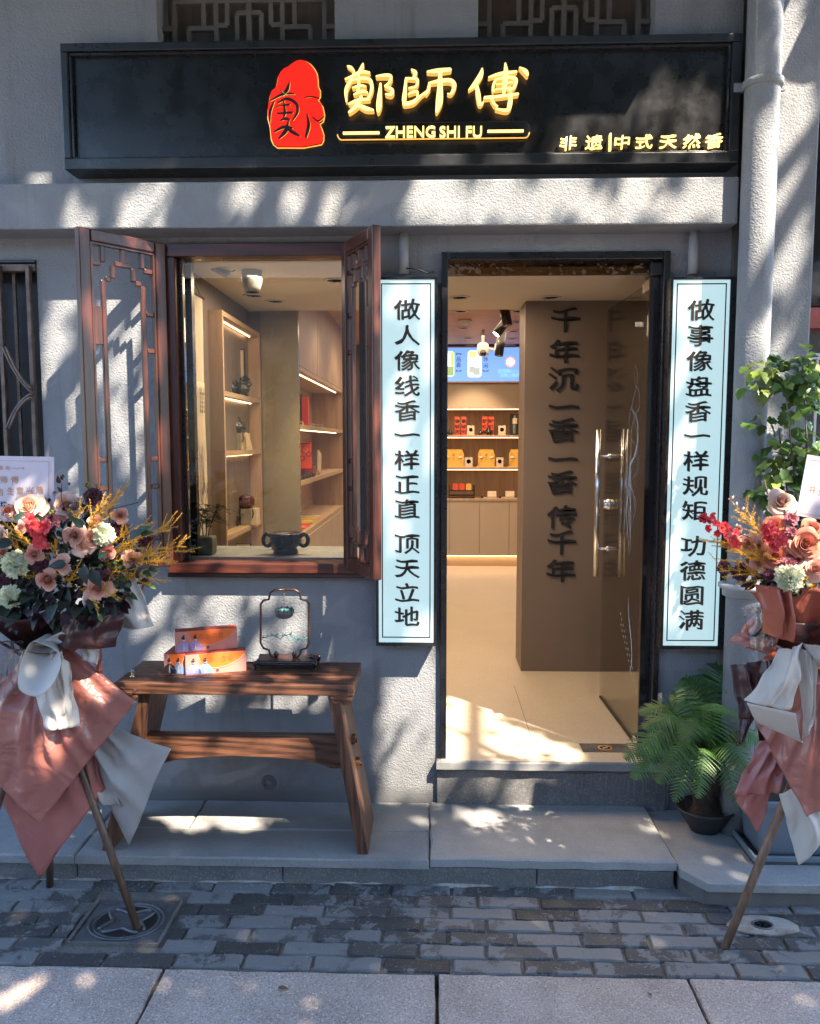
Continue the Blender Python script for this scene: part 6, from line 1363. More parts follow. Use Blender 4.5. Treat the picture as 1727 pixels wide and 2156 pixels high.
# ---- dark bowl with a tree fern
c=W(1497,1765,Z=ZR); bx,by=c.x,c.y+.07; 
t=thing('fern_bowl','tree fern with bright green arching fronds and hairy trunk in a wide dark bowl','potted plant',(bx,by,ZR))
m=MB(); 
prof=[(0,0),(.058,0),(.062,.010),(.085,.045),(.112,.085),(.120,.098),(.112,.098),(.08,.06),(0,.055)]
m.lathe((bx,by,ZR+.0005),prof,36,sx=1.0,sy=.85); bo=m.build('bowl',M('dark_ceramic_bowl',(.022,.021,.022),.5,0,.3,10),t)
m=MB(); m.lathe((bx,by,ZR+.056),[(0,.012),(.05,.01),(.082,.0)],20,sy=.85); m.build('soil',stone('potting_soil',(.02,.014,.01),(.05,.035,.02),20,.3,.95,.8),t)
fr=random.Random(21)
m=MB(); q=[(bx,by,ZR+.05),(bx+.0,by,ZR+.10),(bx-.01,by,ZR+.16),(bx-.0,by,ZR+.22),(bx+.0,by,ZR+.26)]; m.tube(catmull(q,4),[.068,.066,.062,.056,.050,.046,.045,.044,.044,.046,.048,.047,.046,.044,.040,.034,.026],14); tk=m.build('trunk',stone('hairy_fern_trunk',(.018,.011,.008),(.07,.04,.025),30,.4,.95,1.0),t)
m=MB()
for i in range(900):
    a=fr.uniform(0,6.28); z=fr.uniform(.04,.25); r=.046+.02*(z<.09); p=Vector((bx+r*math.cos(a),by+r*math.sin(a),ZR+z)); d=Vector((math.cos(a)+fr.uniform(-.6,.6),math.sin(a)+fr.uniform(-.6,.6),fr.uniform(-.3,.9))).normalized()*fr.uniform(.008,.020); s=d.orthogonal().normalized()*.0012
    m.add([p-s,p+s,p+d],[(0,1,2)])
m.build('trunk_fibre',bpy.data.materials['hairy_fern_trunk'],t,recalc=False)
K['fern']=leafmat('fern_green',(.075,.155,.040),.25,.45,trans=.3); K['fernlight']=leafmat('fern_lime',(.20,.26,.03),.2,.45,trans=.35)
def frond(P,pl,mat,nm='frond',seed=0):
    "rachis curve P, longest pinna pl; every pinna carries its pinnules"
    r=random.Random(seed); q=[Vector(p) for p in catmull([tuple(p) for p in P],8)]; n=len(q)
    m=MB(); m.tube(q,[.0035*(1-.8*i/n) for i in range(n)],5)
    tot=sum((q[i+1]-q[i]).length for i in range(n-1)); N=int(tot/.0145)
    side0=None
    for k in range(int(N*.16),N):
        f=k/N; i=min(n-2,int(f*(n-1))); p=q[i].lerp(q[i+1],f*(n-1)-i); d=(q[i+1]-q[i]).normalized()
        up=Vector((0,-.45,1)); s=d.cross(up).normalized()
        g=math.sin(math.pi*min(1,(f-.10)/.9)**.62)**.8 if f>.1 else 0
        L=pl*max(.06,g)*r.uniform(.86,1.06)
        for sg in (-1,1):
            dr=(s*sg+d*(.42+r.uniform(-.08,.08))+Vector((0,0,-.12+r.uniform(-.10,.08)))).normalized(); nn_=dr.cross(d*sg).normalized()
            M_=max(8,int(L/.0045)); M_+=M_%2; w0=.0050+.035*L; vs=[]
            for j in range(M_+1):
                ff=j/M_; c_=p+dr*L*ff+Vector((0,0,-.14*L*ff*ff)); h=w0*(1-ff)**.65*(1.0 if j%2 else .58)+.0003; e=(d+dr*.35).normalized(); e2=(-d+dr*.35).normalized()
                vs+=[c_+e*h+nn_*h*.25,c_,c_+e2*h+nn_*h*.25]
            m.add(vs,[(3*j+k_,3*j+1+k_,3*j+4+k_,3*j+3+k_) for j in range(M_) for k_ in (0,1)])
    return m.build(nm,mat,t,recalc=False,origin=q[0])
ct=Vector((bx,by,ZR+.25))
def fw(px,py,Y): return W(px,py,Y=Y)
FR=[((1540,1392),-.02,.085,0),((1434,1430),-.10,.075,0),((1410,1470),-.14,.07,0),((1316,1600),-.42,.085,0),((1355,1535),-.30,.075,0),((1385,1650),-.50,.07,0),((1470,1682),-.50,.06,0),((1580,1640),-.44,.07,0),((1600,1560),-.25,.075,0),((1400,1505),-.02,.06,1),((1470,1500),-.12,.05,1),((1575,1470),-.05,.075,0),((1555,1700),-.40,.06,0),((1350,1620),-.25,.06,0),((1520,1500),-.55,.07,0),((1330,1640),-.46,.075,0),((1420,1690),-.40,.06,0),((1345,1500),-.16,.07,0),((1480,1420),-.04,.07,0),((1600,1600),-.05,.06,0),((1440,1560),-.55,.06,0)]
for k,((px,py),Y,pl,li) in enumerate(FR):
    e=fw(px,py,Y); v=e-ct; md=ct+v*.5+Vector((0,0,.09+.10*v.length)); q1=ct+v*.18+Vector((0,0,.07+.05*v.length))
    frond([ct-Vector((0,0,.03)),q1,md,ct+v*.8+Vector((0,0,.06)),e],pl*1.35,K['fernlight'] if li else K['fern'],seed=k)
yl=MB(); c=fw(1540,1459,-.20); yl.grid(lambda u,v:c+Vector(((u-.5)*.042,.004*math.sin(u*3),(v-.5)*.052))*(1 if abs(u-.5)+abs(v-.5)<.8 else .999)+Vector((0,0,.0)),4,4)
m=MB(); m.prism([c+Vector((.021*math.cos(a)*(1+.15*math.sin(3*a)),.002*math.sin(a*2),.026*math.sin(a)*(1+.1*math.cos(2*a)))) for a in [i*.524 for i in range(12)]],(0,.001,0)); m.build('fallen_leaf',leafmat('yellowing_leaf',(.25,.27,.08),.1),None,label='round yellowing leaf caught on the fern below the right couplet board',cat='leaf')
# ---- blue grey planter with tray
a=W(1590,1815,Z=ZR); PYF=a.y
p0=a.x; yk=PYF+.30
t=thing('planter','blue grey rectangular plastic planter standing in a dark tray, right edge','planter',(p0+.3,PYF+.1,ZR))
BG=M('blue_grey_plastic',(.13,.165,.20),.55,0,.08,5)
m=MB(); zt=W(1600,1690,Y=PYF).z
zt=max(zt,ZR+.20)
P=[(p0+.03,PYF+.03),(p0+.62,PYF+.03),(p0+.62,yk-.03),(p0+.03,yk-.03)]; Q=[(p0+.005,PYF+.005),(p0+.65,PYF+.005),(p0+.65,yk-.005),(p0+.005,yk-.005)]
m.add([(x,y,ZR+.012) for x,y in P]+[(x,y,zt) for x,y in Q],[(0,3,2,1),(0,1,5,4),(1,2,6,5),(2,3,7,6),(3,0,4,7)]); m.build('body',BG,t,bevel=.008,solid=.005)
qbox('soil',(p0+.02,PYF+.02,zt-.04),(p0+.64,yk-.02,zt-.02),bpy.data.materials['potting_soil'],t)
m=MB(); m.box((p0-.015,PYF-.02,ZR+.0005),(p0+.68,yk+.01,ZR+.010)); m.build('tray',M('dark_tray',(.035,.04,.045),.5),t,bevel=.004)
m=MB(); 
for a_,b_ in (((p0-.015,PYF-.02),(p0+.68,PYF-.008)),((p0-.015,PYF-.007),(p0-.003,yk+.01))): m.box((*a_,ZR+.0105),(*b_,ZR+.032))
m.build('tray_rim',BG,t,bevel=.003)
m=MB(); m.box((p0-.012,PYF+.0045,zt-.02),(p0+.67,PYF-.008,zt+.004)); m.build('rim',BG,t,bevel=.003)
# ---- leafy shrub growing from it
sh=thing('leafy_shrub','tall shrub with lobed yellow green leaves rising from the blue grey planter','shrub',(p0+.25,PYF+.15,zt-.02))
K['ivy']=leafmat('shrub_leaf',(.085,.16,.035),.4,.38,trans=.3); K['ivy2']=leafmat('shrub_leaf_light',(.22,.30,.06),.3,.35,trans=.35)
L1=leafmesh('leaf',K['ivy'],1,1.0,.15,.2,lobes=1); L2=leafmesh('leaf',K['ivy2'],1,.9,.2,.25,lobes=1)
Ysh=-.28
bs=Vector((p0+.22,PYF+.14,zt-.03)); tops=[]
for px,py in ((1690,770),(1640,900),(1700,980),(1655,830),(1610,1010)):
    e=W(px,py,Y=Ysh+rnd.uniform(-.06,.06)); m=MB(); m.tube(catmull([bs+Vector((rnd.uniform(-.05,.1),0,0)),bs.lerp(e,.35)+Vector((.06,0,0)),bs.lerp(e,.7)+Vector((.04,.02,0)),e],5),[.007-.0003*i for i in range(16)],7); m.build('stem',bark,sh); tops.append(e)
lr=random.Random(77); nl=0
def blob(px,py,rx,ry,Y,ry3,n,lightp=.15,s0=.030,s1=.05):
    global nl
    for i in range(n):
        while True:
            a,b,c_=lr.uniform(-1,1),lr.uniform(-1,1),lr.uniform(-1,1)
            if a*a+b*b+c_*c_<1: break
        p=W(px+rx*a,py+ry*b,Y=Y+ry3*c_); out_=Vector((a,-.6-c_*.3,-b*.5+.3)); d=(Vector((a*1.0,-.5+lr.uniform(-.5,.5),-.35-b*.5))+Vector((lr.uniform(-.6,.6),lr.uniform(-.6,.6),lr.uniform(-.5,.4)))).normalized()
        q=orient(d,out_+Vector((lr.uniform(-.4,.4),0,lr.uniform(-.4,.6))))
        inst('leaf',L2 if lr.random()<lightp else L1,sh,p,q,lr.uniform(s0,s1)*1.2); nl+=1
blob(1665,790,62,42,Ysh,.07,66,.35); blob(1710,800,40,70,Ysh,.10,44,.2); blob(1605,775,40,26,Ysh-.02,.05,14,.45); blob(1600,815,34,14,Ysh-.02,.04,8,.3)
blob(1600,890,28,16,Ysh,.04,8,.1); blob(1650,975,58,46,Ysh,.08,56,.3); blob(1700,960,40,60,Ysh,.1,36,.25); blob(1640,1030,60,40,Ysh,.08,40,.2); blob(1690,870,40,40,Ysh,.06,20,.15); blob(1680,1060,50,30,Ysh,.08,24,.1)
# ================================================================ flowers: meshes shared by both stands
def petal(m,c,ax,out,w,h,cup,curl,tw=0,nu=5,nv=4,ruff=0,ph=0):
    "a cupped petal rising from c along ax, leaning to out"
    s=ax.cross(out).normalized()
    def fn(u,v):
        a=(u-.5)*2; ww=w*(math.sin(math.pi*(.18+.62*v))**.7)*(1-.0*v)
        x=a*ww*.5; lift=h*v*(1-.16*a*a*v)
        o_=cup*math.sin(v*math.pi*.62)+curl*max(0,v-.6)**1.5*4-(.5*abs(a)**2*ww*.55)*(1-.35*v)
        if ruff: o_+=ruff*math.sin(a*9+ph)*v*v; lift+=ruff*.7*math.sin(a*13+ph*2)*v
        return c+ax*lift+out*o_+s*(x+tw*v)
    m.grid(fn,nu,nv)
def rose_mesh(seed,mat,openness=1.0):
    "petals as wrapped shells: tight spiral heart, wide reflexed outer ones"
    r=random.Random(seed); m=MB(); ang=r.uniform(0,6); NP=27
    for k in range(NP):
        f=k/(NP-1); ang+=2.05+r.uniform(-.25,.25); R1=.07+.80*f**1.05*(.82+.25*openness); Rb=R1*(.62-.22*f); zr=.46-.66*f**1.6+(.05 if k%2 else -.05)*(.3+f); zb=-.38
        hw=(1.75-1.05*f)*(.9+.2*r.random()); cu=(.04+.16*f**1.3)*openness; ph=r.uniform(0,6)
        def fn(u,v,ang=ang,R1=R1,Rb=Rb,zr=zr,hw=hw,cu=cu,ph=ph,f=f):
            a=(u-.5)*2; th=ang+a*hw; e=1-.45*abs(a)**3*(.4+.6*f)
            rr=Rb+(R1-Rb)*math.sin(v*math.pi*.5)**.9+ (cu*max(0,v-.72)/.28)*(1-.3*abs(a)) - .04*abs(a)**2*R1
            if f<.22: rr*=1-.75*(1-f/.22)*v
            rr*=1+.05*math.sin(a*4+ph)*v; z=zb+(zr-zb)*v*e-cu*.55*max(0,v-.8)/.2
            # pointed tip on outer petals
            rr+=.10*f*f*max(0,1-abs(a)*2.2)*max(0,v-.6)
            return Vector((rr*math.cos(th),rr*math.sin(th),z))
        m.grid(fn,9,6)
    m.lathe((0,0,-.25),[(0,-.15),(.12,-.08),(.3,.10),(.1,.5),(0,.5)],10)
    o=m.build('rose',mat,None,origin=(0,0,0),recalc=False); me=o.data; bpy.data.objects.remove(o); return me
def carn_mesh(seed,mat,n=60,flat=.55):
    r=random.Random(seed); m=MB(); ax=Vector((0,0,1))
    for k in range(n):
        f=(k+.5)/n; a=k*2.399+r.uniform(-.2,.2); out=Vector((math.cos(a),math.sin(a),0)); tilt=f**.8*1.55
        a2=(ax*math.cos(tilt)+out*math.sin(tilt)).normalized(); o2=(out*math.cos(tilt)-ax*math.sin(tilt)).normalized()
        petal(m,Vector((0,0,-.25)),a2,o2,.50+.12*r.random(),(.80+.18*r.random())*(1-.12*(1-f)),.03,.10,r.uniform(-.06,.06),6,3,.085,r.uniform(0,6))
    o=m.build('carnation',mat,None,origin=(0,0,0),recalc=False); me=o.data; bpy.data.objects.remove(o); return me
def bud_mesh(mat):
    m=MB(); 
    for k in range(7):
        a=k*2.4; out=Vector((math.cos(a),math.sin(a),0)); petal(m,out*.08+Vector((0,0,-.5)),(Vector((0,0,1))+out*.06*k/3).normalized(),out,.62,1.0,.22,-.12+.03*k,.06,4,4)
    o=m.build('bud',mat,None,origin=(0,0,0),recalc=False); me=o.data; bpy.data.objects.remove(o); return me
def petmat(name,c,c2,rand=.12,heart=None):
    m,n,l,b=newmat(name); v=coords(n,l,1,'Object'); oi=n.new('ShaderNodeObjectInfo')
    f=noise_n(n,l,v,2.2,3,.6); col=mixc(n,l,ramp(n,l,f,[(.35,(0,)*3),(.65,(1,)*3)]),c,c2)
    if heart:   # deeper heart colour of roses, with shade between petals painted in for depth
        sp_=n.new('ShaderNodeVectorMath'); sp_.operation='MULTIPLY'; sp_.inputs[1].default_value=(1,1,0); l.new(v,sp_.inputs[0]); ln=n.new('ShaderNodeVectorMath'); ln.operation='LENGTH'; l.new(sp_.outputs[0],ln.inputs[0])
        col=mixc(n,l,ramp(n,l,ln.outputs['Value'],[(.05,(1,)*3),(.55,(0,)*3)]),col,heart)
    hs=n.new('ShaderNodeHueSaturation'); mr=n.new('ShaderNodeMapRange'); l.new(oi.outputs['Random'],mr.inputs[0]); mr.inputs[3].default_value=1-rand; mr.inputs[4].default_value=1+rand
    l.new(mr.outputs[0],hs.inputs['Value']); l.new(col,hs.inputs['Color']); l.new(hs.outputs[0],b.inputs['Base Color']); b.inputs['Roughness'].default_value=.6
    b.inputs['Sheen Weight'].default_value=.15
    tl=n.new('ShaderNodeBsdfTranslucent'); l.new(hs.outputs[0],tl.inputs[0]); mx=n.new('ShaderNodeMixShader'); mx.inputs[0].default_value=.22
    l.new(b.outputs[0],mx.inputs[1]); l.new(tl.outputs[0],mx.inputs[2]); l.new(mx.outputs[0],n['Material Output'].inputs[0]); return m
pR=petmat('dusty_peach_petal',(.66,.35,.26),(.80,.50,.39),heart=(.55,.20,.12)); pR2=petmat('pale_peach_petal',(.76,.48,.36),(.84,.62,.48),heart=(.66,.30,.18)); pR3=petmat('terracotta_petal',(.55,.18,.11),(.68,.30,.20),heart=(.42,.08,.04)); pD=petmat('rosy_petal',(.62,.26,.20),(.70,.36,.28),heart=(.45,.10,.07))
pW=petmat('creamy_green_petal',(.74,.78,.50),(.88,.88,.68)); pP=petmat('plum_petal',(.075,.014,.03),(.20,.05,.09)); pG=petmat('lime_bud',(.26,.36,.05),(.42,.50,.12)); pO=petmat('crimson_orchid',(.50,.015,.025),(.75,.06,.07)); pGO=petmat('olive_bud',(.18,.20,.06),(.30,.32,.10)); pMv=petmat('mauve_petal',(.36,.10,.14),(.48,.18,.22))
RO=[rose_mesh(i,pR,[.7,1,.5][i%3]) for i in range(3)]; RO2=[rose_mesh(10+i,pR2,1.2) for i in range(2)]; RO3=[rose_mesh(20+i,pR3,.9) for i in range(2)]; RO4=[rose_mesh(30,pD,.5)]
CW=[carn_mesh(i,pW,78) for i in range(2)]; CP=[carn_mesh(5+i,pP,40) for i in range(2)]; CM=[carn_mesh(9,pMv,40)]
BU=bud_mesh(pG); BU2=bud_mesh(pGO)
needle=leafmat('golden_fern',(.68,.38,.04),.2,.6,trans=.3)
DK=leafmat('dark_glossy_leaf',(.014,.022,.010),.3,.5,trans=.08); DG=leafmat('deep_green_leaf',(.045,.095,.030),.3,.45,trans=.2); DB=leafmat('burgundy_leaf',(.03,.010,.016),.3,.35,trans=.05)
LD=leafmesh('leaf',DK,1,.62,.2,.25); LG=leafmesh('leaf',DG,1,.55,.25,.3); LB=leafmesh('leaf',DB,1,.6,.2,.2)
def sprig(parent,a,b,seed,w=.024,mat=needle,nm='golden_sprig'):
    r=random.Random(seed); a=Vector(a); b=Vector(b); d=b-a; L=d.length; m=MB(); N=max(8,int(L/.0075))
    dn=d.normalized(); P=[a.lerp(b,i/8)+Vector((0,0,.05*L*math.sin(i/8*math.pi))) for i in range(9)]
    m.tube(P,.0010,4)
    subs=[(P,w)]
    for k in range(max(2,int(L/.03))):
        f=.25+.7*r.random(); i=int(f*8); p=P[min(i,8)]; dd_=(dn+Vector((r.uniform(-1,1),r.uniform(-.7,.7),r.uniform(-1,1)))*.8).normalized()*r.uniform(.02,.05)*min(1.4,L/.12+.4); Q=[p+dd_*j/4+Vector((0,0,.004*j)) for j in range(5)]; m.tube(Q,.0006,3); subs.append((Q,w*.6))
    for Q,ww in subs:
        LL_=(Q[-1]-Q[0]).length
        for k in range(int(LL_/.0016)):
            f=(k/(LL_/.0016)); 
            if Q is P and f<.2: continue
            i=min(len(Q)-2,int(f*(len(Q)-1))); p=Q[i].lerp(Q[i+1],f*(len(Q)-1)-i); t_=(Q[i+1]-Q[i]).normalized()
            s=(t_*.9+Vector((r.uniform(-1,1),r.uniform(-1,1),r.uniform(-1,1)))).normalized()*ww*r.uniform(.35,.65)*(1.1-f*.5); o_=s.orthogonal().normalized()*.0009
            m.add([p-o_,p+o_,p+s],[(0,1,2)])
    return m.build(nm,mat,parent,recalc=False)
def flower(parent,me,px,py,r_px,Y,c,tilt=None,roll=None,name=None):
    p=W(px,py,Y=Y); s=1.08*r_px/F*(Y-CAM.y)
    d=tilt or (Vector((p.x-c.x,(p.y-c.y)*1.0-.22,(p.z-c.z)*.9+.03))).normalized()
    d=(Vector(d)+Vector((0,-.55,.05))).normalized()
    q=Vector((0,0,1)).rotation_difference(d)@Quaternion((0,0,1),rnd.uniform(0,6.28) if roll is None else roll)
    return inst(name or me.name.split('.')[0],me,parent,p,q,s)
def orchid(parent,pts,Y,seed,s_px=9):
    r=random.Random(seed)
    for px,py in pts:
        p=W(px,py,Y=Y+r.uniform(-.02,.02)); s=s_px/F*(Y-CAM.y)*r.uniform(.8,1.3); m=MB()
        q=Vector((0,0,1)).rotation_difference(Vector((r.uniform(-.6,.6),-1,r.uniform(-.4,.6))).normalized())
        for k in range(5):
            a=k*1.257+r.uniform(-.2,.2); d=q@Vector((math.cos(a),math.sin(a),0)); n_=q@Vector((0,0,1)); petal(m,p,(d+n_*.15).normalized(),(n_-d*.1).normalized(),s*1.05,s*1.15,s*.18,s*.1,0,3,3)
        petal(m,p,(q@Vector((0,-.3,1))).normalized(),(q@Vector((0,1,.2))).normalized(),s*.5,s*.6,s*.2,s*.1,0,3,3)
        m.build('orchid_floret',pO,parent,recalc=False,origin=p)
def patch(parent,nm,mat,C4,Ys,folds=(),nu=26,nv=26,bow=(0,0),cr=.004,seed=0,thick=.0006,warp=0):
    "sheet of wrap from four corners (pixel pos + plane) with folds running from edge p0-p1 to p3-p2"
    P=[W(x,y,Y=yy) for (x,y),yy in zip(C4,Ys)]
    def fn(u,v):
        uu=u+warp*math.sin(v*2.5+seed)*.05
        p=P[0].lerp(P[1],u).lerp(P[3].lerp(P[2],u),v)
        y=bow[0]*math.sin(math.pi*u)+bow[1]*math.sin(math.pi*v)
        for (c_,w_,a_) in folds: 
            cc=c_+.12*math.sin(seed+c_*9)*(v-.5); z=(u-cc)/w_*(1.0/(.35+.65*v)); y+=a_*math.exp(-z*z)*(1-.65*v*v)
        y+=cr*noise.noise(Vector((u*3+seed,v*3,seed)))*4+cr*.5*abs(noise.noise(Vector((u*7+seed,v*5,seed+3))))*3
        e=min(v,1)*min(1,4*(u+.02))*min(1,4*(1.02-u))
        x=.010*noise.noise(Vector((u*2+seed,v*2,9)))*v
        return p+Vector((x,-y,0))
    m=MB(); m.grid(fn,nu,nv); return m.build(nm,mat,parent,solid=thick,recalc=False)
PK=paper('salmon_wrap',(.37,.135,.105),.33,.12,.6); PKd=paper('deep_salmon_wrap',(.36,.12,.10),.33,.08,.4); MR=paper('maroon_wrap',(.050,.017,.017),.38,.04,.45); WH=paper('ivory_wrap',(.60,.56,.51),.55,.25,.2); WG=paper('grey_ivory_wrap',(.44,.41,.38),.6,.25,.25); CLR=glass('clear_cellophane',(.90,.84,.82),.8,.2); TC=paper('terracotta_wrap',(.42,.11,.07),.32,.2,.4)
POLE=wood('brown_pole_wood',(.05,.028,.018),(.15,.09,.06),2,.45,8,.4,.2)
def roll_sheet(parent,nm,mat,fn,nu=30,nv=16,thick=.0006): m=MB(); m.grid(fn,nu,nv); return m.build(nm,mat,parent,solid=thick,recalc=False)
def foliage(parent,px,py,rx,ry,Y,n,mes,s0,s1,seed,c,depth=.06):
    r=random.Random(seed)
    for i in range(n):
        a=r.uniform(0,6.28); q_=math.sqrt(r.random()); x=px+rx*q_*math.cos(a); y=py+ry*q_*math.sin(a); bul=.10*(1-q_*q_)
        p=W(x,y,Y=Y-bul+r.uniform(-.01,depth)); d=(p-c+Vector((r.uniform(-.15,.15),-.15,r.uniform(-.12,.12)))).normalized()
        inst('leaf',r.choice(mes),parent,p,orient(d,Vector((r.uniform(-1,1),-1.2,.8))),r.uniform(s0,s1))
def backing(parent,px,py,rx,ry,Y,n,seed,c,s0=.022,s1=.042):
    "small dark leaves packed behind the blooms, joined: nobody could count them"
    r=random.Random(seed); m=MB()
    for i in range(n):
        a=r.uniform(0,6.28); q_=math.sqrt(r.random()); x=px+rx*q_*math.cos(a); y=py+ry*q_*math.sin(a)
        p=W(x,y,Y=Y-.07*(1-q_*q_)+r.uniform(-.01,.07)); d=(p-c+Vector((r.uniform(-.2,.2),-.1,r.uniform(-.15,.2)))).normalized(); s=r.uniform(s0,s1); w_=d.cross(Vector((r.uniform(-.4,.4),-1,.5))).normalized()*s*.3; nn_=w_.cross(d).normalized()*s*.08
        m.add([p,p+d*s*.35-w_+nn_,p+d*s*.8-w_*.6+nn_,p+d*s,p+d*s*.8+w_*.6+nn_,p+d*s*.35+w_+nn_,p+d*s*.5],[(0,6,1),(1,6,2),(2,6,3),(3,6,4),(4,6,5),(5,6,0)])
    return m.build('backing_foliage',DK,parent,recalc=False,kind='stuff')
# ================================================================ left stand
YL=-.70; f0=W(290,1955,Z=0.0)
cL=W(110,1190,Y=YL+.05)
lf_=thing('flower_stand','left flower stand of peach roses and golden sprigs in salmon paper','flower stand',(cL.x,YL,0))
top=W(118,1330,Y=YL+.02)
for foot,tp in ((Vector((f0.x,f0.y,.0)),W(128,1500,Y=YL+.0)),(W(105,1865,Z=0),W(100,1500,Y=YL+.05)),(W(-105,1990,Z=0),W(60,1500,Y=YL+.02))):
    m=MB(); d=(tp-foot); m.tube([foot,foot+d*.5,tp,tp+d*.12],.0135,14); m.build('leg',POLE,lf_,bevel=0)
C4=lambda *a:[(a[i],a[i+1]) for i in range(0,8,2)]
patch(lf_,'wrap_sheet',PKd,C4(-60,1560,150,1440,222,1660,84,1850),(YL+.03,YL+.02,YL+.0,YL-.02),((.4,.1,.02),(.7,.08,.015)),seed=3,bow=(.03,0))
patch(lf_,'wrap_sheet',WG,C4(176,1560,244,1530,361,1576,272,1782),(YL+.03,YL+.04,YL+.0,YL+.02),((.35,.12,.03),(.7,.10,.012)),seed=5,bow=(.02,.01))
patch(lf_,'wrap_sheet',WG,C4(160,1590,215,1590,256,1700,190,1682),(YL+.025,YL+.03,YL+.0,YL+.0),((.5,.2,.02),),seed=6)
patch(lf_,'wrap_sheet',PK,C4(150,1540,185,1500,216,1660,190,1690),(YL,YL,YL-.01,YL-.0),((.5,.15,.02),),seed=8,nu=12)
# big diamond in front
P_=[W(110,1330,Y=YL-.01),W(288,1476,Y=YL-.05),W(82,1735,Y=YL-.09),W(-110,1540,Y=YL-.06)]
def big(u,v):
    p=P_[0].lerp(P_[1],u).lerp(P_[3].lerp(P_[2],u),v); y=.05*math.sin(math.pi*u)*math.sin(math.pi*v)
    tx=Vector((p.x-P_[0].x,0,p.z-P_[0].z)); a=math.atan2(tx.x,-tx.z); r=tx.length
    for c_,w_,am in ((-.55,.10,.018),(-.22,.05,.022),(-.10,.035,.014),(.04,.05,.026),(.20,.035,.02),(.34,.06,.022),(.62,.09,.016),(.85,.06,.012)): y+=am*math.exp(-((a-c_-.25*(r-.2))/w_)**2)*min(1,r*4)*max(0,1-(r/.62)**3)
    y+=.010*noise.noise(Vector((p.x*9,p.z*9,2)))+.012*abs(noise.noise(Vector((p.x*14,p.z*11,7))))*min(1,r*3)
    return p+Vector((0,-y,0))
m=MB(); m.grid(big,60,60); m.build('wrap_sheet',PK,lf_,solid=.0006,recalc=False)
# maroon collar around the bouquet
def collar(parent,mat,cx,cy,R0,R1,z0,z1,Y0,ph,seed,th0=-.2,th1=3.34,dr=0,nu=70):
    c=W(cx,cy,Y=Y0)
    def fn(u,v):
        a=th0+(th1-th0)*u; rr=R0+(R1-R0)*v+ (.035*math.sin(a*3.3+seed)+.022*math.sin(a*7.1+seed*2))*v
        z=z0+(z1-z0)*v+(.030*math.sin(a*2.6+seed*1.7)+.016*math.sin(a*6+seed))*v-dr*v*v
        return c+Vector((rr*math.cos(a),-rr*.62*math.sin(a)+.01*math.sin(v*5+a*4),z))
    m=MB(); m.grid(fn,nu,14); return m.build('wrap_collar',mat,parent,solid=.0006,recalc=False)
collar(lf_,MR,95,1352,.05,.255,-.03,.135,YL+.03,0,1.3)
collar(lf_,MR,95,1362,.04,.245,-.05,.075,YL+.01,0,4.1,dr=.02)
patch(lf_,'wrap_sheet',WH,C4(230,1290,288,1215,326,1318,262,1322),(YL+.10,YL+.06,YL+.02,YL+.03),((.5,.2,.03),(.75,.1,.015)),seed=11,bow=(.03,0))
patch(lf_,'wrap_sheet',PK,C4(286,1270,322,1205,300,1225,288,1262),(YL+.08,YL+.07,YL+.06,YL+.06),((.5,.2,.01),),seed=12,nu=10,nv=10)
patch(lf_,'wrap_sheet',MR,C4(140,1300,268,1288,243,1362,120,1360),(YL-.13,YL-.06,YL-.07,YL-.12),((.3,.15,.03),(.65,.12,.02)),seed=13,bow=(.03,.01))
patch(lf_,'wrap_sheet',WH,C4(60,1362,130,1330,217,1360,160,1352),(YL-.12,YL-.14,YL-.10,YL-.11),((.5,.15,.01),),seed=15,nu=16,nv=10)
patch(lf_,'wrap_sheet',WH,C4(170,1366,210,1352,206,1400,172,1388),(YL-.08,YL-.07,YL-.07,YL-.08),((.5,.2,.01),),seed=16,nu=10,nv=10)
patch(lf_,'wrap_sheet',PK,C4(205,1352,214,1362,216,1420,200,1410),(YL-.05,YL-.05,YL-.04,YL-.05),(),seed=17,nu=8,nv=8)
# ivory loop and tails
lc=W(89,1402,Y=YL-.16); sx=W(136,1402,Y=YL-.16).x-lc.x
lt=W(98,1345,Y=YL-.10)
def loop(u,v):   # cone of paper opening towards us
    a=2*math.pi*u+2.2; ex=sx*1.0; ez=sx*1.08
    sa=math.sin(a); rim=lc+Vector((ex*.92*math.cos(a)*(1-.45*max(0,sa)**2)+.010*math.sin(2*a+1),-.035*(1+math.sin(a)*-.9)+.008*math.sin(3*a),ez*sa*(1.12 if sa>0 else 1.0)+.005*math.sin(3*a+1)-.004)); 
    return rim.lerp(lt+Vector((.02*math.cos(a),.02+.03*math.sin(a)*0,.012*math.sin(a))),1-v)
roll_sheet(lf_,'ivory_loop',WH,loop,40,12)
patch(lf_,'ivory_tail',WH,C4(66,1430,128,1350,169,1528,96,1536),(YL-.115,YL-.11,YL-.115,YL-.13),((.45,.10,.02),(.8,.1,.012)),seed=21,bow=(.015,0))
patch(lf_,'ivory_tail',WH,C4(124,1370,148,1400,157,1490,118,1520),(YL-.13,YL-.12,YL-.12,YL-.13),((.5,.2,.01),),seed=22,nu=12)
# clear film at the far left
patch(lf_,'clear_film',CLR,C4(-60,1345,50,1350,36,1460,-50,1500),(YL-.13,YL-.15,YL-.12,YL-.12),((.3,.1,.02),(.6,.08,.03),(.8,.05,.02)),seed=23)
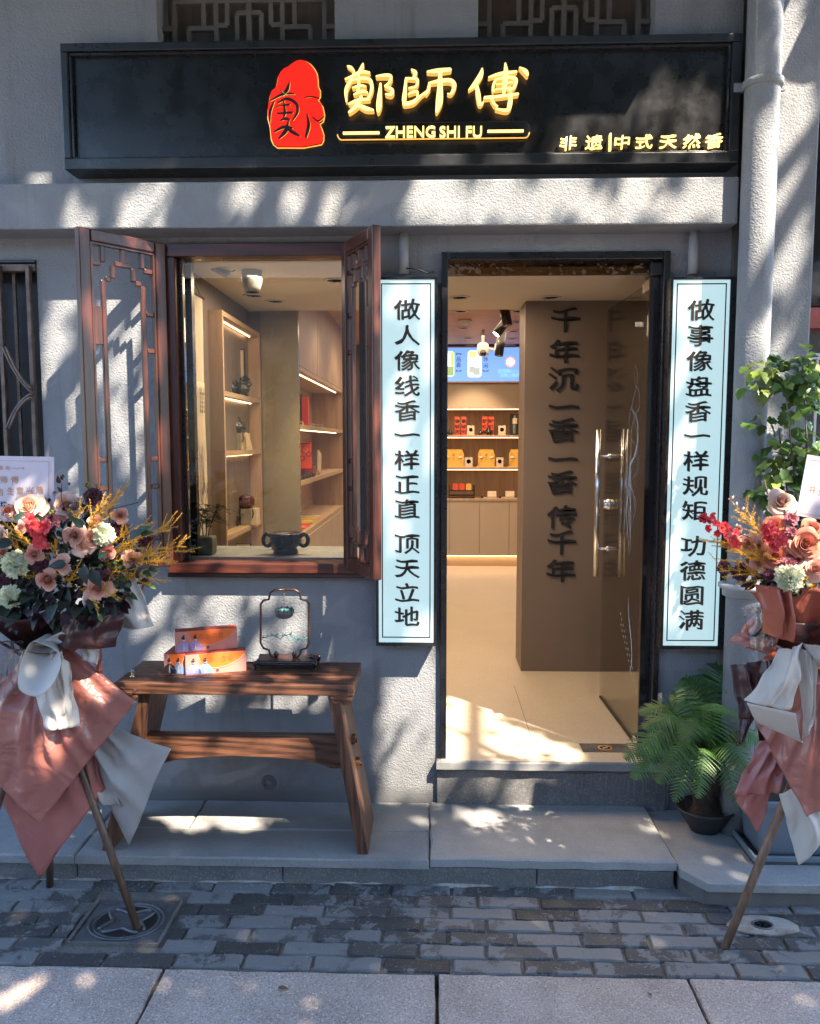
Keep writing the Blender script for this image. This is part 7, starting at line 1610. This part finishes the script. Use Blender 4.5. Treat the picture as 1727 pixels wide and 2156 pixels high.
# foliage and blooms (positions measured from the photograph)
X5=lambda x:x*.2503; Y5=lambda y:935.4+.2503*y
foliage(lf_,95,1215,160,85,YL-.01,170,[LD,LD,LB,LD,LG],.035,.065,1,cL,.10)
foliage(lf_,110,1275,150,38,YL-.07,90,[LD,LB],.04,.07,2,cL,.06)
foliage(lf_,130,1120,120,60,YL+.0,36,[LD,LG,LB],.03,.05,3,cL,.06)
foliage(lf_,255,1195,60,60,YL-.0,26,[LD,LG],.03,.05,4,cL,.05)
backing(lf_,112,1185,165,112,YL+.02,900,5,cL)
def yb(x,y,extra=0): 
    r=math.hypot((x-110)/190,(y-1200)/130); return YL-.10*max(0,1-r*r)-.04-extra
def FL(me,x,y,r,ex=0,**k): px,py=X5(x),Y5(y); return flower(lf_,me,px,py,r*.2503,yb(px,py,ex),cL+Vector((0,.12,-.05)),**k)
for i,(x,y,r) in enumerate(((1010,595,75),(620,765,95),(775,790,100),(280,925,90),(505,1010,85),(385,1140,108),(1115,970,92),(815,1215,118),(20,910,60),(795,645,65),(1290,1000,0))):
    if r: FL(RO[i%3],x,y,r*.98,.02)
FL(RO2[0],230,520,125,.0,tilt=Vector((0,-1,.55))); FL(RO2[1],555,510,112,.0,tilt=Vector((.1,-1,.5))); FL(RO4[0],905,905,75,.0); FL(RO2[0],690,850,90,.0); FL(RO[1],170,700,50,0); FL(RO3[0],60,560,60,-.02); FL(RO2[1],-30,760,80,0)
for i,(x,y,r) in enumerate(((115,1005,128),(70,1285,112),(865,755,108))): FL(CW[i%2],x,y,r,.03)
for i,(x,y,r) in enumerate(((785,440,88),(1010,720,85),(435,650,75),(335,1015,78),(885,1115,75),(1235,805,72),(40,1150,75),(255,1020,50))): FL(CP[i%2],x,y,r,.0)
for x,y,r in ((740,350,52),(815,350,30),(980,1165,46)): FL(BU2,x,y,r,.0,tilt=Vector((0,-.3,1)))
for x,y,r in ((440,570,36),(385,955,24),(850,1020,38),(1220,700,30)): FL(BU,x,y,r,.04)
FL(BU,860,1470,28,.06,tilt=Vector((.6,0,-.8)))
orchid(lf_,[(X5(x),Y5(y)) for x,y in ((250,630),(280,660),(310,690),(260,710),(340,700),(380,690),(300,740),(350,750),(320,790),(360,810),(390,840),(340,830),(400,700),(240,660))],YL-.16,5,11)
m=MB(); m.tube([W(X5(150),Y5(540),Y=YL-.1),W(X5(230),Y5(560),Y=YL-.14),W(X5(330),Y5(640),Y=YL-.16),W(X5(380),Y5(820),Y=YL-.16)],.0015,5); m.build('orchid_stem',DB,lf_)
base_=cL+Vector((.03,0,-.03))
for k,(x,y) in enumerate(((1080,340),(1030,420),(930,420),(680,530),(870,620),(1500,690),(1430,720),(1310,650),(1640,900),(1560,860),(1450,990),(1480,1000),(1280,1190),(1400,1160),(990,1310),(640,1110),(700,1080),(600,1200),(230,1130),(60,690),(150,800),(430,830),(1200,870),(1340,940),(1180,1100),(830,1380),(-20,800))):
    e=W(X5(x),Y5(y),Y=YL-.10-.02*(k%3)-(.05 if x<1000 else 0)); v=e-base_; a=e-v*min(.62,.10/ max(.08,v.length)+.35); sprig(lf_,a,e,100+k,.027)
for k,(x0,y0,x1,y1) in enumerate(((590,660,1160,490),(870,650,850,330),(720,620,760,470),(700,640,750,400),(600,640,520,330),(520,740,515,620))):
    m=MB(); a=W(X5(x0),Y5(y0),Y=YL-.05); b=W(X5(x1),Y5(y1),Y=YL-.07); c_=(a+b)/2+Vector((-.015,0,.0)); m.tube(catmull([a,c_,b],5),.0014,5); m.build('stem',DG if k%2 else DB,lf_)
for x,y,s in ((500,330,.028),(530,300,.018),(540,280,.014),(470,395,.022),(580,345,.016),(520,400,.022),(545,560,.022),(580,520,.018),(560,640,.03),(1150,1090,.032),(1170,1130,.026),(1080,1150,.034),(1060,1210,.034),(1110,1190,.034),(1040,1180,.03)):
    p=W(X5(x),Y5(y),Y=YL-.10); inst('leaf',LD if x>600 else LB,lf_,p,orient(Vector((rnd.uniform(-.6,.6),-.4,rnd.uniform(-.2,.8))),Vector((rnd.uniform(-.3,.3),-1,.3))),s)
for x,y,s,dx,dz in ((700,700,.05,-.3,.5),(560,1010,.055,-1,0),(760,1060,.065,.6,-.7),(700,1020,.06,.2,-.8),(1090,790,.055,.8,.6),(1150,740,.05,.9,.5),(1180,760,.045,1,.3),(830,960,.04,.6,.5),(110,830,.07,-.6,0),(130,660,.05,.6,.8),(830,1420,.03,.4,-.8)):
    p=W(X5(x),Y5(y),Y=YL-.17); inst('leaf',LG if s<.055 else LD,lf_,p,orient(Vector((dx,-.35,dz)),Vector((rnd.uniform(-.3,.3),-1,.6))),s)
# card
cdm=M('pinkish_white_card',(.60,.55,.62),.5,0,.03); gp_=M('copper_print',(.52,.27,.16),.45,.3,.1)
def cardsheet(c4,Y,lb,lf=True):
    P=[W(x,y,Y=Y) for x,y in c4]; t=thing('greeting_card',lb,'card',((P[0]+P[2])/2).to_tuple() if False else tuple((P[3]+P[2])/2))
    m=MB(); m.prism(P,(0,.004,0)); m.build('panel',cdm,t)
    u=(P[1]-P[0]); v=(P[3]-P[0]); q=lambda a,b,o=.0012:P[0]+u*a+v*b-Vector((0,o,0))
    return t,q,u,v
Yc=YL-.0
t,q,u,v=cardsheet([(-150,957),(113,962),(113,1100),(-150,1095)],Yc,'pale lilac congratulation card with copper print rising behind the left flowers')
m=MB()
for a,b in (((.03,.07),(.965,.07)),((.965,.07),(.965,.95)),((.03,.07),(.03,.95))): m.bar(q(*a),q(*b),.0008,.0006,(0,1,0))
m.build('border_print',gp_,t)
def put(ch,px,py,s,mat,b=.0): p=W(px,py,Y=Yc-.0015); glyph(ch,t,'character',tuple(p),s/F*(Yc-CAM.y),mat,b,.004)
for ch,px in zip('恭祝',(2,16)): put(ch,px,985,10,gp_)
for ch,px in zip('郑师傅',(-12,8,31)): put(ch,px,1010,17,gp_,.006)
for ch,px in zip('开业大吉',(-60,-40,-20,0)): put(ch,px,1036,17,gp_,.006)
for ch,px in zip('生意兴隆',(22,42,63,84)): put(ch,px,1034-.15*(px-22)*.3,17,gp_,.006)
put('坊',7,1062,14,K['ink'],.03)
m=MB(); pts=[(23,987),(30,985),(36,988),(40,984),(44,986),(50,984),(49,988),(45,987)]; m.tube([W(x,y,Y=Yc-.0015) for x,y in pts],.0006,4); m.build('flourish',gp_,t)
m=MB(); p=W(18,1064,Y=Yc-.001); m.box((p.x-.003,p.y-.0005,p.z-.005),(p.x+.003,p.y,p.z+.005)); m.build('small_seal',K['ink'],t)
m=MB(); m.tube([W(18,1095,Y=Yc-.05),W(22,1080,Y=Yc-.05),W(10,1082,Y=Yc-.05),W(8,1090,Y=Yc-.05),W(20,1100,Y=Yc-.05)],.0012,5); m.build('wire_clip',K['chrome'],t)
# ================================================================ right stand
YR=-.82; f1=W(1527,1995,Z=0); cR=W(1720,1200,Y=YR+.05)
rt=thing('flower_stand','right flower stand with scarlet orchids and coral roses in terracotta paper','flower stand',(cR.x,YR,0),None)
for foot,tp in ((f1,W(1705,1560,Y=YR+.04)),(W(1790,2010,Z=0),W(1715,1560,Y=YR+.02))):
    m=MB(); d=tp-foot; m.tube([foot,foot+d*.5,tp,tp+d*.1],.0135,14); m.build('leg',wood('light_pole_wood',(.12,.07,.045),(.26,.16,.11),2,.45,8,.4,.2) if foot is f1 else POLE,rt)
X7=lambda x:1277+.292*x; Y7=lambda y:701.5+.292*y; Y8=lambda y:1259+.292*y
patch(rt,'wrap_sheet',MR,C4(1538,1400,1640,1384,1640,1500,1556,1514),(YR+.10,YR+.07,YR+.04,YR+.06),((.3,.15,.02),(.7,.15,.02)),seed=31)
patch(rt,'wrap_sheet',MR,C4(1590,1480,1700,1400,1680,1640,1600,1600),(YR+.08,YR+.05,YR+.05,YR+.06),((.4,.2,.02),),seed=32)
patch(rt,'wrap_sheet',MR,C4(1562,1500,1592,1500,1568,1560,1550,1570),(YR+.06,YR+.06,YR+.05,YR+.05),((.5,.3,.01),),seed=33,nu=10,nv=14)
patch(rt,'wrap_sheet',PKd,C4(1600,1560,1680,1540,1640,1672,1545,1672),(YR+.04,YR+.03,YR+.0,YR+.02),((.3,.1,.02),(.6,.1,.02)),seed=34)
patch(rt,'wrap_sheet',PKd,C4(1606,1570,1650,1600,1594,1755,1546,1672),(YR+.04,YR+.02,YR+.02,YR+.03),((.5,.1,.02),),seed=44)
P2=[W(1590,1522,Y=YR-.0),W(1727,1400,Y=YR-.06),W(1850,1640,Y=YR-.05),W(1697,1718,Y=YR-.08)]
def big2(u,v):
    p=P2[0].lerp(P2[1],u).lerp(P2[3].lerp(P2[2],u),v); y=.03*math.sin(math.pi*u)*math.sin(math.pi*v)
    o_=W(1720,1380,Y=YR); tx=Vector((p.x-o_.x,0,p.z-o_.z)); a=math.atan2(tx.x,-tx.z); r=tx.length
    for c_,w_,am in ((-.55,.05,.014),(-.35,.04,.018),(-.2,.05,.02),(-.05,.04,.018),(.15,.05,.018),(.4,.08,.02)): y+=am*math.exp(-((a-c_-.2*(r-.2))/w_)**2)*min(1,r*4)*max(0,1-(r/.62)**3)
    y+=.010*noise.noise(Vector((p.x*9,p.z*9,5)))+.010*abs(noise.noise(Vector((p.x*14,p.z*11,1))))
    return p+Vector((0,-y,0))
m=MB(); m.grid(big2,50,50); m.build('wrap_sheet',PK,rt,solid=.0006,recalc=False)
patch(rt,'wrap_sheet',WH,C4(1640,1672,1700,1600,1760,1700,1682,1822),(YR+.0,YR+.01,YR-.0,YR+.0),((.4,.12,.03),(.7,.1,.02)),seed=36,bow=(.03,0))
collar(rt,TC,1700,1330,.045,.155,-.03,.13,YR+.02,0,2.3,dr=.0); collar(rt,MR,1700,1345,.04,.15,-.05,.08,YR+.0,0,5.0,dr=.03)
collar(rt,TC,1690,1370,.03,.165,-.03,.03,YR-.01,0,7.6,dr=.05)
patch(rt,'wrap_sheet',PK,C4(1534,1350,1586,1297,1640,1345,1626,1380),(YR+.05,YR+.05,YR-.05,YR-.03),((.4,.15,.02),),seed=37,nu=18,nv=14)
patch(rt,'wrap_sheet',CLR,C4(1565,1300,1625,1250,1632,1360,1586,1372),(YR+.03,YR+.0,YR-.08,YR-.02),((.5,.2,.03),(.8,.1,.02)),seed=38,nu=18,nv=14)
patch(rt,'wrap_sheet',TC,C4(1590,1230,1660,1225,1670,1350,1604,1330),(YR-.06,YR-.12,YR-.16,YR-.08),((.35,.2,.05),(.8,.15,.03)),seed=39,bow=(.03,.02))
# ivory bow
o0=W(1690,1362,Y=YR-.12)
def tail(c4,seed,ys,nm='ivory_tail',folds=((.4,.15,.02),)): patch(rt,nm,WH,c4,ys,folds,seed=seed,bow=(.02,.015))
tail(C4(1640,1366,1690,1352,1666,1494,1566,1474),41,(YR-.13,YR-.13,YR-.17,YR-.14))
def curl(u,v):
    a=W(1566,1474,Y=YR-.14).lerp(W(1668,1496,Y=YR-.17),u); b=W(1600,1520,Y=YR-.10).lerp(W(1690,1561,Y=YR-.11),u); t_=v*math.pi*.5
    return a.lerp(b,math.sin(t_))+Vector((-.006*math.sin(v*math.pi),-.02*math.cos(t_)-.004,-.008*math.sin(v*math.pi)))
roll_sheet(rt,'ivory_tail',WH,curl,20,14)
tail(C4(1672,1360,1722,1372,1705,1500,1689,1560),42,(YR-.12,YR-.11,YR-.12,YR-.115),folds=((.3,.12,.03),(.7,.1,.02)))
tail(C4(1690,1355,1760,1350,1770,1420,1716,1402),43,(YR-.13,YR-.12,YR-.10,YR-.12))
foliage(rt,1700,1180,110,70,YR+.02,80,[LD,LB,LG],.03,.055,11,cR,.08); foliage(rt,1660,1225,90,26,YR-.02,36,[LD,LB],.03,.05,12,cR,.06)
backing(rt,1712,1185,125,90,YR+.03,700,6,cR)
def yr(x,y,ex=0): r=math.hypot((x-1715)/170,(y-1190)/120); return YR-.10*max(0,1-r*r)-.03-ex
def FR_(me,x,y,r,ex=0,**k): px,py=X7(x),Y7(y); return flower(rt,me,px,py,r*.292,yr(px,py,ex),cR+Vector((0,.12,-.05)),**k)
FR_(RO2[0],1270,1215,95,.0,tilt=Vector((0,-.8,.7))); FR_(RO3[0],1440,1520,115,.03); FR_(RO3[1],1225,1390,80,.0); FR_(RO[0],1025,1515,80,.02); FR_(RO3[0],1215,1610,100,.01); FR_(RO3[1],1480,1410,75); FR_(RO[1],1510,1700,90,.03); FR_(RO[2],955,1410,30)
FR_(CW[0],1325,1765,110,.05); FR_(RO[0],1110,1660,70,.0); FR_(RO3[0],1380,1640,80,.0); FR_(RO[2],1100,1530,55,.0); FR_(RO3[1],1330,1560,60,0)
for x,y,r in ((965,1720,72),(850,1690,55),(1190,1745,55)): FR_(CP[0],x,y,r,.02)
for x,y,r in ((1335,1340,55),(1340,1445,55),(1315,1665,65)): FR_(CM[0],x,y,r,.02)
FR_(BU,890,1680,32,.06)
orchid(rt,[(X7(x),Y7(y)) for x,y in ((700,1330),(740,1350),(730,1410),(790,1370),(830,1400),(870,1410),(800,1440),(860,1460),(910,1480),(890,1520),(930,1440),(760,1320),(850,1380),(940,1520))],YR-.12,6,9)
orchid(rt,[(X7(x),Y7(y)) for x,y in ((1130,1400),(1170,1430),(1210,1440),(1250,1470),(1180,1480),(1230,1510),(1270,1500),(1210,1540),(1150,1450),(1260,1440),(1190,1400))],YR-.17,7,11)
m=MB(); m.tube(catmull([W(X7(590),Y7(1280),Y=YR-.11),W(X7(680),Y7(1330),Y=YR-.11),W(X7(850),Y7(1400),Y=YR-.12),W(X7(1050),Y7(1480),Y=YR-.08)],5),.0016,5); m.build('orchid_stem',DB,rt)
m=MB(); m.tube(catmull([W(X7(905),Y7(1165),Y=YR-.05),W(X7(970),Y7(1190),Y=YR-.05),W(X7(1060),Y7(1280),Y=YR-.05),W(X7(1120),Y7(1380),Y=YR-.05)],5),.0012,5); m.build('stem',DB,rt)
for x,y in ((915,1170),(940,1215),(990,1250),(1310,1190),(1295,1270),(1040,1330),(940,1370)): inst('leaf',LB,rt,W(X7(x),Y7(y),Y=YR-.10),orient(Vector((rnd.uniform(-.6,.6),-.4,-.6)),Vector((0,-1,.3))),.02)
bR=cR+Vector((-.03,0,-.03))
for k,(x,y) in enumerate(((930,1270),(960,1310),(1010,1360),(1040,1420),(660,1480),(760,1530),(800,1500),(860,1570),(990,1570),(1050,1560),(1080,1610),(1170,1620),(830,1640),(810,1720),(840,1760),(930,1820),(1060,1700),(1000,1620),(1420,1650),(1440,1790),(1500,1860),(1130,1560),(1540,1600))):
    e=W(X7(x),Y7(y),Y=YR-.12-.02*(k%3)); v_=e-bR; a=e-v_*min(.6,.10/max(.08,v_.length)+.3); sprig(rt,a,e,300+k,.024)
t,q,u,v=cardsheet([(1701,957),(1800,972),(1778,1102),(1677,1085)],YR+.02,'tilted pale pink congratulation card cut off by the right edge')
m=MB()
for a,b in (((.08,.07),(.95,.07)),((.08,.07),(.08,.95)),((.08,.95),(.95,.95))): m.bar(q(*a),q(*b),.0007,.0006,(0,1,0))
m.build('border_print',gp_,t); p=W(1712,1031,Y=YR+.0185); glyph('开',t,'character',tuple(p),17/F*2.53,gp_,.0,.004); p=W(1732,1034,Y=YR+.0185); glyph('业',t,'character',tuple(p),17/F*2.53,gp_,.0,.004)
# a dry leaf and small grit on the paving
for i,(px,py,s_) in enumerate(((584,2083,.035),(1372,2100,.02),(730,1890,.022),(1640,1925,.025))):
    p=W(px,py,Z=.002); o=inst('dry_leaf',leafmesh('dry_leaf',leafmat('dry_leaf_brown_%d'%i if False else 'dry_leaf_brown',(.14,.07,.035),.3,.7,trans=.1),1,.5,.3,.1),None,p+Vector((0,0,.004)),orient(Vector((math.cos(i*2),math.sin(i*2),0))),s_,label=['curled brown leaf on the granite slab under the bench','small brown leaf on the granite slab at right','small dry leaf on the bricks in front of the bench','dry leaf by the round drain in the bricks'][i],cat='leaf')
gr=random.Random(3); m=MB()
for i in range(900):
    x=gr.uniform(-1.7,1.8); y=gr.uniform(GY-.5,SY+.1) if i%3 else SY-.02-abs(gr.gauss(0,.03)); r=gr.uniform(.0008,.0026); z=.001
    m.lathe((x,y,z),[(r,0),(r*.6,r*.8),(0,r)],5)
m.build('grit',K['lime'],None,kind='stuff',label='pale grit and dust scattered over the bricks and granite',cat='grit')
